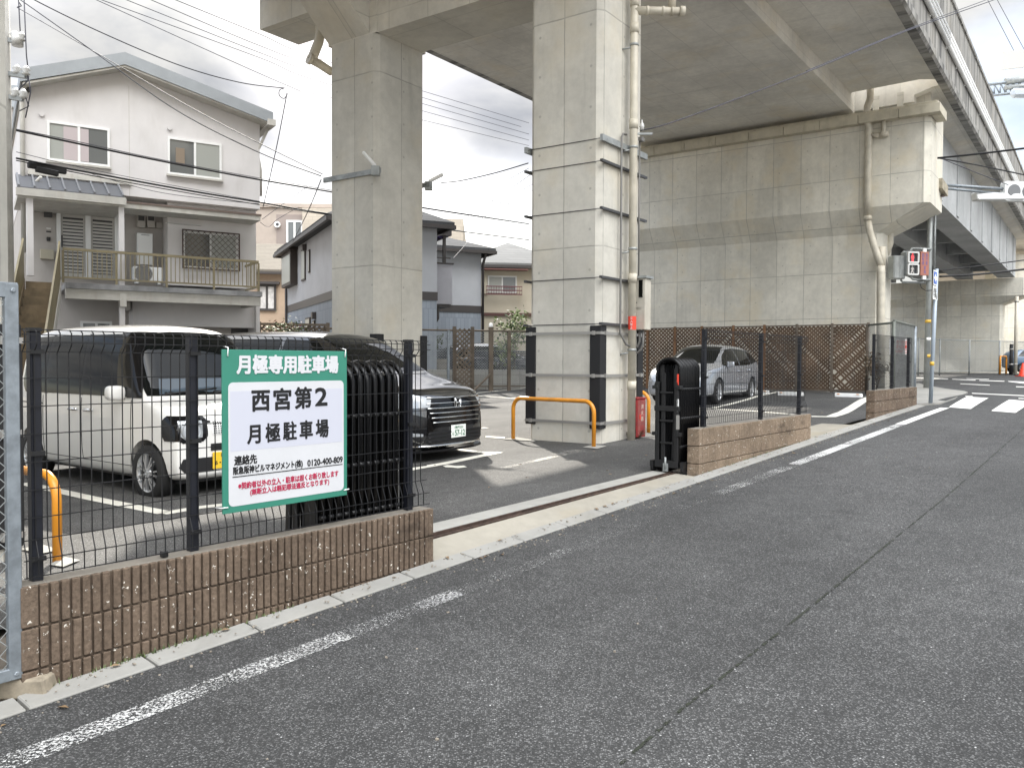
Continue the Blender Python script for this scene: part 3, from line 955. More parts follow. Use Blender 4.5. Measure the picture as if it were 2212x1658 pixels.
# red sticker on the pipe
th = thing('warning_sticker', 'small red warning sticker with white letters on the drain pipe', 'sticker', loc=VI.world(DP[0] - 0.06, DP[1], 1.9), rz=VI.rz)
zs0 = VI.hit_x(1357, 712, DP[0] - 0.06)[1]; zs1 = VI.hit_x(1357, 683, DP[0] - 0.06)[1]
mb = MB(VI)
mb.lathe([(0.0635, zs0), (0.0635, zs1)], (DP[0], DP[1], 0), 'z', 20)
mb.build('sticker_face', MT['redtag'], th, fix=False)
Tst = Matrix.Translation((DP[0] - 0.0635, DP[1] - 0.02, (zs0 + zs1) / 2)) @ Matrix(((0, 0, -1, 0), (-1, 0, 0, 0), (0, 1, 0, 0), (0, 0, 0, 1)))
mb = MB(VI)
for i, ch in enumerate('立入禁止'):
    text_mb(mb, ch, 0.045, Tst @ Matrix.Translation((0, 0.075 - i * 0.05, 0.003)), 0.0, 0.001)
mb.build('lettering', MT['white'], th)

# ------------------------------------------------------------------ piers
def pier(u, v0, v1, name, label, zg, ztop=9.0, zb1=6.1, zb0=5.36, tap=1.4, m='pier'):
    th = thing(name, label, 'pier', loc=VI.world(u, v0, zg), rz=VI.rz)
    c = 0.16
    a = dict(x0=u, x1=u + 2.5, y0=v0, y1=v1)
    s_ = dict(x0=u + 0.45, x1=u + 2.05, y0=v0 + tap, y1=v1)

    def ring(d, cc, z):
        return [(d['x0'] + cc, d['y0'], z), (d['x1'] - cc, d['y0'], z), (d['x1'], d['y0'] + cc, z), (d['x1'], d['y1'], z), (d['x0'], d['y1'], z), (d['x0'], d['y0'] + cc, z)]
    R = [ring(s_, c, zg - 0.5), ring(s_, c, zb0), ring(a, c, zb1), ring(a, c, ztop)]
    mb = MB(VI); vs = [p for r in R for p in r]; n = 6
    fs = [tuple(range(n))[::-1], tuple(range(3 * n, 4 * n))]
    for k in range(3):
        fs += [(k * n + i, k * n + (i + 1) % n, (k + 1) * n + (i + 1) % n, (k + 1) * n + i) for i in range(n)]
    mb.add(vs, fs)
    wall = mb.build('pier_wall', MT[m], th)
    return th, wall


UP = 16.87
pth, pwall = pier(UP, -3.03, 9.5, 'viaduct_pier', 'broad cream concrete pier wall with a flared cap behind the lattice fence', 0.3)
# cream trough round the top of the cap
mb = MB(VI)
vs_ = [9.5]
v = -3.33; segs = []
while v < 9.4:
    segs.append((v, min(9.5, v + 1.15))); v += 1.15
for a, b in segs:
    mb.box(UP - 0.30, a + 0.008, 8.66, UP - 0.004, b - 0.008, 8.93)
mb.box(UP + 0.002, -3.33, 8.64, UP + 0.9, -3.05, 8.92)
mb.box(UP - 0.22, -3.25, 8.93, UP - 0.05, 9.5, 9.02)
mb.build('trough', mat('cream_trough', (0.50, 0.46, 0.36), 0.6, var=0.1, dirt=(0.25, 0.22, 0.15)), pth, bevel=0.01)
mb = MB(VI)
mb.box(UP + 0.75, -2.9, 9.0, UP + 0.95, 6.6, 9.62)
for v in (-2.2, -1.5):
    mb.box(UP + 0.35, v, 9.0, UP + 0.74, v + 0.18, 9.6)
mb.build('bearing_wall', MT['beam'], pth)


def pv(px, py, u=UP - 0.12):
    y, z = VI.hit_x(px, py, u); return (u, y, z)


mb = MB(VI)
pts = [pv(*ph3(1217, 540)), pv(*ph3(1215, 640)), pv(*ph3(1197, 690)), pv(*ph3(1192, 770)), pv(*ph3(1207, 830)), pv(*ph3(1203, 1000)), pv(*ph3(1200, 1200)), pv(*ph3(1197, 1400))]
q = [pv(*ph3(1200, 1430)), pv(*ph3(1212, 1500)), pv(*ph3(1255, 1640)), pv(*ph6(1282, 65)), pv(*ph6(1284, 110)), pv(*ph6(1283, 430)), pv(*ph6(1282, 860))]
mb.tube(pts, 0.105, 14)
mb.tube([pts[-1], q[0]], 0.125, 14)
mb.tube(q[:4], 0.105, 14); mb.tube(q[3:], 0.125, 14)
a = pv(*ph3(1303, 780)); b = pv(*ph3(1303, 855)); c = pv(*ph3(1218, 873))
mb.tube([a, b, (b[0], b[1] + 0.1, b[2] - 0.1), c], 0.075, 10)
mb.tube([(b[0], b[1] - 0.14, b[2] - 0.07), (b[0], b[1] + 0.12, b[2] - 0.09)], 0.085, 10)
mb.build('drain_pipe', MT['pvc'], pth)
mb = MB(VI)
w = UP + 1.4
p1 = pv(*ph5b(245, 1440), w); p2 = pv(*ph5b(243, 1560), w); p3 = pv(*ph5b(210, 1650), w)
mb.tube([(p1[0], p1[1], p1[2] + 1.0), p1, p2, p3, pv(*ph6b(170, 215), w)], 0.12, 12)
mb.tube([pv(*ph6b(150, 150), w - 1.2), pv(*ph6b(145, 330), w - 1.2)], 0.13, 12)
mb.build('drain_pipe', MT['pvc'], pth)

# second span: deep girders over the street
sp2 = thing('street_span', 'grey girder span of the viaduct crossing above the street', 'bridge', loc=VI.world(19.4, -2.5, 6.95), rz=VI.rz)
UF = 53.0
for k, v in enumerate((-2.55, -0.1, 2.3, 4.7)):
    mb = MB(VI)
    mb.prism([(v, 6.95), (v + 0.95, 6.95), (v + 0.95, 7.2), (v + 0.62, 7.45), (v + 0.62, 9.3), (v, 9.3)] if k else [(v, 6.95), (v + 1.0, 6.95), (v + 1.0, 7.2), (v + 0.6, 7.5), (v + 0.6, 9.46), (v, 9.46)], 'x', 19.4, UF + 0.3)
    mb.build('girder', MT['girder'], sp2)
for uu in fr(20.5, UF - 1, 5.2):
    mb = MB(VI); mb.box(uu, -1.9, 7.35, uu + 0.3, 4.7, 9.25)
    mb.build('diaphragm', MT['girder'], sp2)
for uu in fr(22.0, UF - 2, 3.9):
    mb = MB(VI); mb.box(uu, -2.59, 7.05, uu + 0.5, -2.552, 9.4)
    mb.build('web_plate', MT['girder'], sp2)
mb = MB(VI); mb.prism([(-3.2, 9.62), (-3.0, 9.60), (-2.5, 9.45), (-2.5, 9.25), (6.7, 9.25), (6.7, 10.3), (-3.2, 10.3)], 'x', UE + 0.62, UF + 0.3)
mb.build('deck', MT['deck'], sp2)
mb = MB(VI)
mb.prism([(-3.202, 9.55), (-3.42, 9.55), (-3.48, 9.62), (-3.48, 9.80), (-3.40, 9.86), (-3.40, 12.22), (-3.45, 12.24), (-3.45, 12.36), (-3.202, 12.36)], 'x', UE + 0.23, 110)
par2 = mb.build('parapet', MT['parapet'], sp2)
conduit(UE + 0.23, 110, par2)
mb = MB(VI); mb.box(UE + 0.5, 6.702, ZS, 110, 6.9, 12.25); mb.build('parapet', MT['parapet'], sp2)
mb = MB(VI); mb.prism([(-3.2, 9.62), (6.7, 9.25), (6.7, 10.3), (-3.2, 10.3)], 'x', UF + 0.4, 110); mb.build('deck', MT['deck'], sp2)
fth, fwall = pier(UF, -3.2, 12.0, 'viaduct_pier', 'far concrete pier wall across the street behind the chain link fence', 0.6, 6.9, 5.75, 5.2, 1.35)
# ------------------------------------------------------------------ block walls (frame FE: x along the street, y into the car park)
def block_wall(name, label, t0, t1, ztop, pitch, rib, rows, m, mback, blk=0.39, wear=0.0):
    w0 = FE.world(t0, 0, ztop)
    th = thing(name, label, 'wall', loc=w0, rz=FE.rz)
    rnd = random.Random(int(abs(t0) * 100) + 5)
    back = MB(FE); back.box(t0 + 0.012, 0.020, ztop - rows * 0.2 + 0.0, t1 - 0.012, 0.148, ztop - 0.004)
    back.build('core', MT['mortar'], th)
    mb = MB(FE); mb.box(t0 + 0.004, 0.024, ztop - 0.012, t1 - 0.004, 0.146, ztop + 0.001); mb.build('coping', MT['cap'], th)
    for r in range(rows):
        za, zb_ = ztop - r * 0.2 - 0.19, ztop - r * 0.2
        t = t0
        mb = MB(FE)
        # corner piece, then ribs; the courses break joint
        mb.box(t0, 0.002, za, t0 + 0.075, 0.15, zb_); mb.box(t1 - 0.05, 0.004, za, t1, 0.15, zb_)
        t = t0 + 0.075 + (0.008 if pitch > 0.02 else 0)
        k = 0
        while t < t1 - 0.052:
            e = min(t + rib, t1 - 0.052)
            j = lambda a: rnd.uniform(-a, a)
            dz = 0.004
            f = 0.0 if not pitch else 0.001
            b = [(t, f + j(.003), za), (e, f + j(.003), za), (e, 0.03, za), (t, 0.03, za)]
            tp = [(t + j(.001), f + j(.003), zb_), (e + j(.001), f + j(.003), zb_), (e, 0.03, zb_), (t, 0.03, zb_)]
            mb.hexa(b, tp)
            # a deeper joint where two blocks meet
            k += 1
            t += pitch
            if ((t - t0 + (0.195 if r % 2 else 0)) % blk) < pitch: t += 0.004
        mb.build('block_course', MT[m], th, bevel=0.004)
    return th


block_wall('block_wall', 'nearest brown ribbed block wall with the parking notice on its fence', -2.73, 0.0, 0.207, 0.04875, 0.0365, 3, 'block', 'mortar')
block_wall('block_wall', 'tan three course block wall to the right of the folded gate', 4.25, 7.88, 0.518, 0.0305, 0.0235, 3, 'block2', 'mortar')
block_wall('block_wall', 'short brown block wall by the road corner and signal pole', 11.15, 14.2, 0.775, 0.1955, 0.186, 3, 'block', 'mortar')


# ------------------------------------------------------------------ welded mesh fences
def mesh_fence(label, t0, t1, zb, zt, posts, pitch=0.0525, clips=(), yo=0.07, r=0.0032, kink=True, group=None):
    th = thing('mesh_fence', label, 'fence', loc=FE.world(t0, yo, zb), rz=FE.rz, group=group)
    for tp in posts:
        mb = MB(FE); mb.box(tp - 0.025, yo + 0.008, zb - 0.02, tp + 0.025, yo + 0.058, zt - 0.015)
        po = mb.build('post', MT['navy'], th, bevel=0.004)
        mb = MB(FE); mb.box(tp - 0.027, yo + 0.006, zt - 0.014, tp + 0.027, yo + 0.06, zt + 0.004); mb.build('post_cap', MT['blackm'], po)
        for z in (zb + 0.1, (zb + zt) / 2, zt - 0.12):
            mb = MB(FE); mb.box(tp - 0.03, yo - 0.012, z, tp + 0.03, yo + 0.007, z + 0.022); mb.build('clip', MT['blackm'], po)
    H = zt - zb
    o1, o2 = -0.034, -0.030
    mb = MB(FE)
    t = t0; k = 0
    while t <= t1 + 1e-6:
        if kink:
            pts = [(t, yo + o1 + 0.02, zt - 0.004), (t, yo + o1, zt - 0.02), (t, yo + o1, zt - 0.075), (t, yo, zt - 0.115), (t, yo, zb + 0.20), (t, yo + o2, zb + 0.12), (t, yo + o2, zb + 0.03)]
        else:
            pts = [(t, yo, zt), (t, yo, zb + 0.02)]
        mb.tube(pts, r, 4, cap=False)
        t += pitch; k += 1
    zs = [(zt - 0.006, o1 + 0.02), (zt - 0.03, o1), (zt - 0.066, o1), (zt - 0.11, 0)] if kink else [(zt - 0.004, 0)]
    z = zt - 0.235
    while z > zb + 0.22:
        zs.append((z, 0)); z -= 0.132
    zs += [(zb + 0.205, 0), (zb + 0.115, o2), (zb + 0.035, o2)] if kink else [(zb + 0.1, 0), (zb + 0.03, 0)]
    for z, o in zs:
        mb.tube([(t0 - 0.012, yo + o - 0.004, z), (t1 + 0.012, yo + o - 0.004, z)], r * 1.05, 4, cap=False)
    mb.build('mesh_panel', MT['wire'], th)
    return th


f1 = mesh_fence('nearest dark mesh fence carrying the green bordered notice board', -2.69, -0.02, 0.205, 1.408, (-2.625, -1.813, -0.157))
mb = MB(FE); mb.box(-2.02, 0.045, 0.212, -1.985, 0.08, 0.245); mb.build('joint_clip', MT['blackm'], f1, bevel=0.005)
f2 = mesh_fence('dark mesh fence on the tan block wall in front of the silver car', 4.44, 7.80, 0.518, 1.64, (4.56, 6.235, 7.655))
f3 = mesh_fence('short dark mesh fence on the wall by the road corner', 11.3, 14.0, 0.775, 1.775, (11.42, 12.65, 13.88), kink=False, pitch=0.05)

# ------------------------------------------------------------------ notice board with its lettering
sg_t0, sg_t1, sg_b, sg_t = -1.682, -0.790, 0.40, 1.322
sg = thing('notice_board', 'white car park notice board with green border and black Japanese lettering', 'sign', loc=FE.world(sg_t0, 0.0, sg_b), rz=FE.rz)
MT['signgreen'] = mat('sign_green', (0.035, 0.20, 0.14), 0.45, var=0.06)
MT['signwhite'] = mat('sign_white', (0.56, 0.565, 0.58), 0.45, var=0.03)
MT['ink'] = mat('black_ink', (0.008, 0.008, 0.009), 0.5)
MT['redink'] = mat('crimson_ink', (0.40, 0.02, 0.065), 0.5)
Y0 = 0.012
mb = MB(FE); mb.box(sg_t0, Y0, sg_b, sg_t1, Y0 + 0.012, sg_t); mb.build('panel', MT['signgreen'], sg, bevel=0.002)
mb = MB(FE)
x0, x1, z0, z1 = sg_t0 + 0.036, sg_t1 - 0.028, sg_b + 0.036, sg_t - 0.185
rr = 0.03; poly = []
for (cx, cz, a0) in ((x1 - rr, z1 - rr, 0), (x0 + rr, z1 - rr, 90), (x0 + rr, z0 + rr, 180), (x1 - rr, z0 + rr, 270)):
    for k in range(6):
        a = radians(a0 + 18 * k); poly.append((cx + rr * cos(a), cz + rr * sin(a)))
mb.prism(poly, 'y', Y0 - 0.0012, Y0 + 0.002); mb.build('face', MT['signwhite'], sg)
mb = MB(FE); mb.box(x0 + 0.012, Y0 - 0.0018, z1 - 0.39, x1 - 0.012, Y0 - 0.001, z1 - 0.05); mb.build('label_sheet', mat('pasted_label', (0.50, 0.51, 0.575), 0.4), sg)


def sign_text(body, u, w, h, width, m, bold, y=None, align='CENTER'):
    """u, w: centre as fractions of the board; h: size in metres"""
    T = Matrix.Translation((sg_t0 + u * (sg_t1 - sg_t0), Y0 - 0.0022, sg_b + w * (sg_t - sg_b))) @ Matrix.Rotation(pi / 2, 4, 'X')
    return body, T, h, width, m, bold


def zs3(x, y):      # close-up of the notice -> board fractions
    px, py = 860 / 1.82361 + x * 900 / 1735 / 1.82361, 1300 / 1.82361 + y * 860 / 1658 / 1.82361
    t, z = FE.hit_y(px, py, Y0)
    return (t - sg_t0) / (sg_t1 - sg_t0), (z - sg_b) / (sg_t - sg_b)


WB = sg_t1 - sg_t0; HB = sg_t - sg_b
for nm, m, items in (('white_lettering', 'signwhite', [('月極専用駐車場', (140, 265), (905, 255), 0.112, 0.0050)]),
                     ('black_lettering', 'ink', [('西', (253, 538), (385, 533), 0.135, 0.0046), ('宮', (420, 525), (547, 520), 0.135, 0.0046), ('第', (580, 515), (703, 510), 0.135, 0.0046), ('2', (735, 506), (822, 504), 0.155, 0.0042),
                                      ('月', (220, 793), (315, 788), 0.118, 0.0038), ('極', (358, 780), (465, 772), 0.118, 0.0034), ('駐', (492, 765), (590, 760), 0.118, 0.0034), ('車', (618, 757), (712, 751), 0.118, 0.0038), ('場', (740, 748), (832, 742), 0.118, 0.0038),
                                      ('連絡先', (120, 990), (290, 975), 0.056, 0.0017), ('阪急阪神ビルマネジメント(株)', (112, 1072), (637, 1013), 0.046, 0.0014), ('0120-400-809', (675, 1005), (940, 982), 0.054, 0.0014)]),
                     ('red_lettering', 'redink', [('※契約者以外の立入・駐車は固くお断り致します', (150, 1187), (908, 1080), 0.0405, 0.0011), ('(無断立入は軽犯罪法違反となります)', (240, 1235), (838, 1145), 0.0385, 0.0011)])):
    mb = MB(FE)
    for body, a, b, h, bold in items:
        ua, wa = zs3(*a); ub, wb = zs3(*b)
        T = Matrix.Translation((sg_t0 + (ua + ub) / 2 * WB, Y0 - 0.0022, sg_b + (wa + wb) / 2 * HB)) @ Matrix.Rotation(pi / 2, 4, 'X')
        text_mb(mb, body, h, T, bold, 0.0008, width=(ub - ua) * WB)
    if m == 'ink':
        ua, wa = zs3(106, 1118); ub, wb = zs3(940, 1014)
        mb.box(sg_t0 + ua * WB, Y0 - 0.003, sg_b + (wa + wb) / 2 * HB - 0.0025, sg_t0 + ub * WB, Y0 - 0.0015, sg_b + (wa + wb) / 2 * HB + 0.0025)
    mb.build(nm, MT[m], sg, fix=False)
for (tt, zz) in ((sg_t0 + 0.03, sg_t - 0.01), (sg_t1 - 0.02, sg_t - 0.01)):
    mb = MB(FE); mb.tube([(tt, 0.05, zz + 0.03), (tt, 0.0, zz + 0.02), (tt, Y0 - 0.008, zz - 0.005), (tt, Y0 - 0.006, zz - 0.025), (tt + 0.006, Y0 + 0.002, zz - 0.028)], 0.0035, 6); mb.build('cable_tie', MT['white'], sg)
for (tt, zz, s_) in ((sg_t0, sg_b + 0.035, -1), (sg_t1, sg_b + 0.035, 1)):
    mb = MB(FE); mb.tube([(tt - s_ * 0.03, Y0 - 0.004, zz), (tt + s_ * 0.012, Y0 - 0.004, zz + 0.002), (tt + s_ * 0.015, Y0 + 0.05, zz)], 0.0035, 6); mb.build('cable_tie', MT['white'], sg)


# ------------------------------------------------------------------ folded concertina gates
def folding_gate(label, t0, n0, wid, hgt, count, dt, zg, dirn, skew=0.0):
    """arched frames standing across the rail, folded against one another"""
    th = thing('folding_gate', label, 'gate', loc=FE.world(t0, n0, zg), rz=FE.rz)
    rnd = random.Random(int(t0 * 10) + 77)
    R = wid * 0.5
    for k in range(count):
        t = t0 + dirn * k * dt
        z0 = zg + 0.09
        lean = skew * k
        mb = MB(FE)
        top = zg + hgt - (0.012 * (k % 2))
        pts = [(t, n0 - wid / 2, z0), (t, n0 - wid / 2, top - R * 0.8)]
        for i in range(1, 12):
            a = pi - pi * i / 12
            pts.append((t + lean, n0 + R * cos(a), top - R * 0.8 + R * 0.8 * sin(a)))
        pts += [(t, n0 + wid / 2, top - R * 0.8), (t, n0 + wid / 2, z0)]
        mb.tube(pts, 0.0205, 8)
        mb.box(t - 0.018, n0 - wid / 2, z0 - 0.01, t + 0.018, n0 + wid / 2, z0 + 0.05)
        mb.build('arch_frame', MT['black'], th)
        mb = MB(FE)
        for j in (-1, 1):
            mb.bar((t + dirn * dt * 0.5, n0 + j * (wid / 2 - 0.035), z0 + 0.04), (t + dirn * dt * 0.3, n0 + j * (wid / 2 - 0.06), top - R * 0.75), 0.05, 0.014, (1, 0, 0))
            mb.bar((t + dirn * dt * 0.35, n0 + j * 0.06, z0 + 0.04), (t + dirn * dt * 0.6, n0 + j * 0.10, top - R * 0.45), 0.055, 0.014, (1, 0, 0))
        for z in (0.30, 0.62, 0.95):
            mb.disc((t - 0.02, n0 - wid / 2 - 0.012, zg + z), (1, 0, 0), 0.016, 0.04, 8)
        mb.build('lattice_bar', MT['blackm'], th)
    # end frame seen square-on: uprights, rails, diagonal links, catch and castors
    e = t0 - dirn * 0.035
    mb = MB(FE)
    mb.box(e - 0.02, n0 - wid / 2, zg + 0.075, e + 0.02, n0 - wid / 2 + 0.05, zg + hgt * 0.8)
    mb.box(e - 0.02, n0 + wid / 2 - 0.05, zg + 0.075, e + 0.02, n0 + wid / 2, zg + hgt * 0.8)
    mb.box(e - 0.022, n0 - wid / 2, zg + 0.06, e + 0.022, n0 + wid / 2, zg + 0.14)
    mb.box(e - 0.022, n0 - wid / 2 - 0.01, zg + 0.70, e + 0.022, n0 + wid / 2 + 0.01, zg + 0.76)
    mb.box(e - 0.012, n0 + 0.02, zg + 0.14, e + 0.012, n0 + 0.07, zg + hgt - 0.16)
    for z in (0.33, 0.58, 0.9):
        mb.box(e - 0.03, n0 - wid * 0.28, zg + z, e - 0.012, n0 + wid * 0.28, zg + z + 0.022)
    for j in (-1, 1):
        for z in (0.42, 0.95): mb.box(e - 0.03, n0 + j * wid / 2 - 0.035, zg + z, e + 0.03, n0 + j * wid / 2 + 0.035, zg + z + 0.04)
    mb.build('end_frame', MT['blackm'], th, bevel=0.004)
    for k in range(0, count, 3):
        for j in (-1, 1):
            t = t0 + dirn * (k + 0.2) * dt; n = n0 + j * (wid / 2 + 0.045)
            mb = MB(FE); mb.tube([(t, n - 0.016, zg + 0.05), (t, n + 0.016, zg + 0.05)], 0.05, 14)
            mb.box(t - 0.05, n - 0.022, zg + 0.06, t + 0.02, n + 0.022, zg + 0.13)
            mb.build('castor', MT['blackm'], th)
    mb = MB(FE); mb.box(e - 0.035, n0 - 0.03, zg + 0.02, e - 0.022, n0 + 0.03, zg + 0.11); mb.tube([(e - 0.035, n0, zg + 0.05), (e - 0.035, n0, zg + 0.18)], 0.012, 8)
    mb.build('drop_bolt', MT['galvm'], th)
    return th, e


gz = ground_z(*FE.world(4.0, 0.4).xy) + 0.012
g2, e2 = folding_gate('black folding gate bunched up against the tan block wall', 4.21, 0.365, 0.29, 1.29, 11, 0.044, gz, 1)
mb = MB(FE); mb.box(4.155, 0.218, gz + 1.0, 4.165, 0.236, gz + 1.12); mb.build('red_tag', MT['redtag'], g2)
mb = MB(FE); mb.box(4.155, 0.215, gz + 0.70, 4.165, 0.24, gz + 0.84); mb.build('white_tag', MT['white'], g2)
mb = MB(FE); mb.box(4.152, 0.205, gz + 0.50, 4.164, 0.24, gz + 0.66); mb.build('lock_plate', MT['strap'], g2)
mb = MB(FE); mb.box(4.70, 0.17, gz, 4.745, 0.215, gz + 1.30); mb.build('gate_post', MT['navy'], g2)
g1, e1 = folding_gate('black folding gate bunched up behind the notice board fence', -0.13, 0.36, 0.34, 1.31, 12, 0.066, -0.06, -1)
mb = MB(FE); mb.box(-0.098, 0.155, 1.00, -0.088, 0.205, 1.12); mb.build('red_tag', MT['redtag'], g1)
mb = MB(FE); mb.box(-0.098, 0.155, 0.955, -0.088, 0.205, 0.998); mb.build('blue_tag', MT['white'], g1)
mb = MB(FE); mb.box(-0.098, 0.16, 0.66, -0.088, 0.195, 0.79); mb.build('white_tag', MT['white'], g1)
mb = MB(FE); mb.box(-0.098, 0.16, 0.28, -0.088, 0.20, 0.43); mb.build('lock_plate', MT['strap'], g1)


# ------------------------------------------------------------------ orange hoop barriers
def hoop(label, p, q, h, r=0.031, name='hoop_barrier'):
    p, q = Vector(p), Vector(q)
    d = (q - p); d.z = 0; L = d.length; d.normalize()
    th = thing(name, label, 'barrier', loc=p)
    R = 0.17
    pts = [p + Vector((0, 0, -0.05)), p + Vector((0, 0, h - R))]
    for i in range(1, 9):
        a = pi / 2 * i / 8
        pts.append(p + d * (R - R * cos(a)) + Vector((0, 0, h - R + R * sin(a))))
    zt = p.z + h
    for i in range(0, 9):
        a = pi / 2 * i / 8
        pts.append(Vector((p.x, p.y, 0)) + d * (L - R + R * sin(a)) + Vector((0, 0, zt - R + R * cos(a))))
    pts.append(Vector((q.x, q.y, q.z - 0.05)))
    mb = MB(); mb.tube(pts, r, 14); mb.build('hoop', MT['orange'], th)
    return th


gl = hit_ground(*ph5(1113, 1188)); gr_ = hit_ground(*ph5(1635, 1238))
hoop('whole orange hoop barrier in front of the middle pillar', gl, gr_, 0.655)
a = hit_ground(124, 1212); b = a + FE.x * -0.35 + FE.y * 1.35; b.z = ground_z(b.x, b.y)
a2 = Vector((a.x, a.y, a.z))
d = (VI.y * 1.0)
hoop('near orange hoop barrier behind the first mesh fence', a, a + d * 1.5, 0.585)
a = hit_ground(*ph5(1990, 1143))
hoop('orange hoop barrier behind the red extinguisher box', a, a + VI.x * 0.0 + VI.y * 1.3, 0.68)

# ------------------------------------------------------------------ fire extinguisher box
p = at_depth(1375, 941, 13.0); p.z = ground_z(p.x, p.y)
EX = Frame(p.x, p.y, UA + radians(4), p.z)
th = thing('extinguisher_box', 'faded red steel fire extinguisher box at the foot of the drain pipe', 'extinguisher box', EX)
mb = MB(EX)
mb.box(0, 0.0, 0.02, 0.27, 0.17, 0.62)
mb.build('case', MT['red'], th, bevel=0.012)
mb = MB(EX); mb.box(-0.012, -0.012, 0.62, 0.28, 0.18, 0.645); mb.build('lid', MT['red'], th, bevel=0.008)
mb = MB(EX); mb.box(0.02, -0.006, 0.05, 0.25, -0.001, 0.60)
mb.build('door', mat('pink_faded_red', (0.24, 0.06, 0.052), 0.55, var=0.25, vs=7.0), th, bevel=0.003)
mb = MB(EX)
for i, ch in enumerate('消火器'):
    T = Matrix.Translation((0.15, -0.0065, 0.50 - i * 0.095)) @ Matrix.Rotation(pi / 2, 4, 'X')
    text_mb(mb, ch, 0.075, T, 0.001, 0.0008)
mb.build('lettering', mat('faded_cream_letters', (0.55, 0.42, 0.34), 0.6), th, fix=False)
mb = MB(EX)
for i in range(5): mb.box(0.10, -0.010, 0.10 + 0.022 * i, 0.20, -0.0065, 0.11 + 0.022 * i)
mb.build('louvre', MT['red'], th)
mb = MB(EX); mb.box(0.07, -0.014, 0.30, 0.09, -0.0065, 0.38); mb.build('latch', MT['redtag'], th)

# dry weeds at the foot of the pipe
def tuft(name, label, c, n, h, spread, m, seed, cat='plant', kind=None, w=0.012):
    rnd = random.Random(seed); mb = MB()
    for i in range(n):
        a = rnd.uniform(0, 2 * pi); rr = rnd.uniform(0, spread); hh = h * rnd.uniform(0.4, 1.0)
        b = Vector((c[0] + rr * cos(a) * 0.5, c[1] + rr * sin(a) * 0.5, c[2] - 0.01))
        tip = b + Vector((cos(a) * rr * 1.3, sin(a) * rr * 1.3, hh)); mid = (b + tip) / 2 + Vector((0, 0, hh * 0.2))
        s_ = Vector((-sin(a), cos(a), 0)) * w * rnd.uniform(0.5, 1.3)
        mb.add([b - s_, b + s_, mid + s_, mid - s_, tip], [(0, 1, 2, 3), (3, 2, 4)])
    o = mb.build(name, m, fix=False)
    return tag(o, label, cat, kind=kind)


MT['dryweed'] = leaf_mat('dry_weed', (0.10, 0.07, 0.04), (0.17, 0.13, 0.08))
MT['grass'] = leaf_mat('green_weed', (0.05, 0.09, 0.02), (0.10, 0.13, 0.04))
p = hit_ground(*ph5(1895, 1180))
tuft('dry_weeds', 'clump of dry brown weeds between the drain pipe and red box', p, 60, 0.2, 0.16, MT['dryweed'], 3)
mb = MB(); rnd = random.Random(9)
for i in range(150):
    t = rnd.choice([rnd.uniform(-2.65, -1.2), rnd.uniform(-2.5, -1.7), rnd.uniform(4.3, 8.5)])
    c = FE.world(t, -0.004 - rnd.random() * 0.02); z = smooth_tab(ROAD, t) + 0.02
    for k in range(3):
        a = rnd.uniform(0, 6.28); hh = rnd.uniform(0.01, 0.035)
        s_ = Vector((-sin(a), cos(a), 0)) * 0.004; b = Vector((c.x, c.y, z)); tip = b + Vector((cos(a) * 0.02, sin(a) * 0.02, hh))
        mb.add([b - s_, b + s_, tip], [(0, 1, 2)])
tag(mb.build('moss', MT['grass'], fix=False), 'green moss tufts along the foot of the block walls', 'moss', kind='stuff')


mb = MB(); rnd = random.Random(21)
for i in range(800):
    t = rnd.uniform(-3.2, 13.5)
    n = rnd.choice([-0.16 - abs(rnd.gauss(0, 0.10)), -0.02 - rnd.random() * 0.1, -0.4 - rnd.random() * 1.6 if rnd.random() < 0.2 else -0.17])
    c = FE.world(t, n); z = ground_z(c.x, c.y) + (0.024 if n > -0.14 else 0.0)
    s_ = rnd.uniform(0.003, 0.009); a = rnd.uniform(0, 6.28)
    q = [(c.x + cos(a + k * 1.57) * s_ * rnd.uniform(0.6, 1.4), c.y + sin(a + k * 1.57) * s_ * rnd.uniform(0.6, 1.4), z) for k in range(4)]
    mb.hexa(q, [(x + rnd.uniform(-.001, .001), y, z + s_ * rnd.uniform(0.4, 1.0)) for x, y, _ in q])
tag(mb.build('grit', mat('pale_grit', (0.24, 0.21, 0.17), 0.9, var=0.4, vs=30.0)), 'loose grit and crumbs of stone along the gutter', 'grit', kind='stuff')

mb = MB(); rnd = random.Random(33)
for i in range(70):
    t = rnd.uniform(-3.0, 13.5); n = rnd.choice([-0.17 - abs(rnd.gauss(0, 0.06)), -0.04, 0.5 + rnd.random() * 2.5])
    c = FE.world(t, n); z = ground_z(c.x, c.y) + (0.03 if n > -0.14 else 0.004)
    a = rnd.uniform(0, 6.28); l = rnd.uniform(0.015, 0.035); d = Vector((cos(a), sin(a), 0)); e = Vector((-d.y, d.x, 0))
    p = Vector((c.x, c.y, z))
    mb.add([p - d * l, p - e * l * 0.45 + Vector((0, 0, l * 0.35)), p + d * l + Vector((0, 0, l * 0.15)), p + e * l * 0.45 + Vector((0, 0, l * 0.25))], [(0, 1, 2, 3)])
tag(mb.build('fallen_leaves', leaf_mat('dead_leaf', (0.16, 0.10, 0.05), (0.22, 0.15, 0.08)), fix=False), 'scattered dead leaves along the gutter and car park edge', 'leaves', kind='stuff')

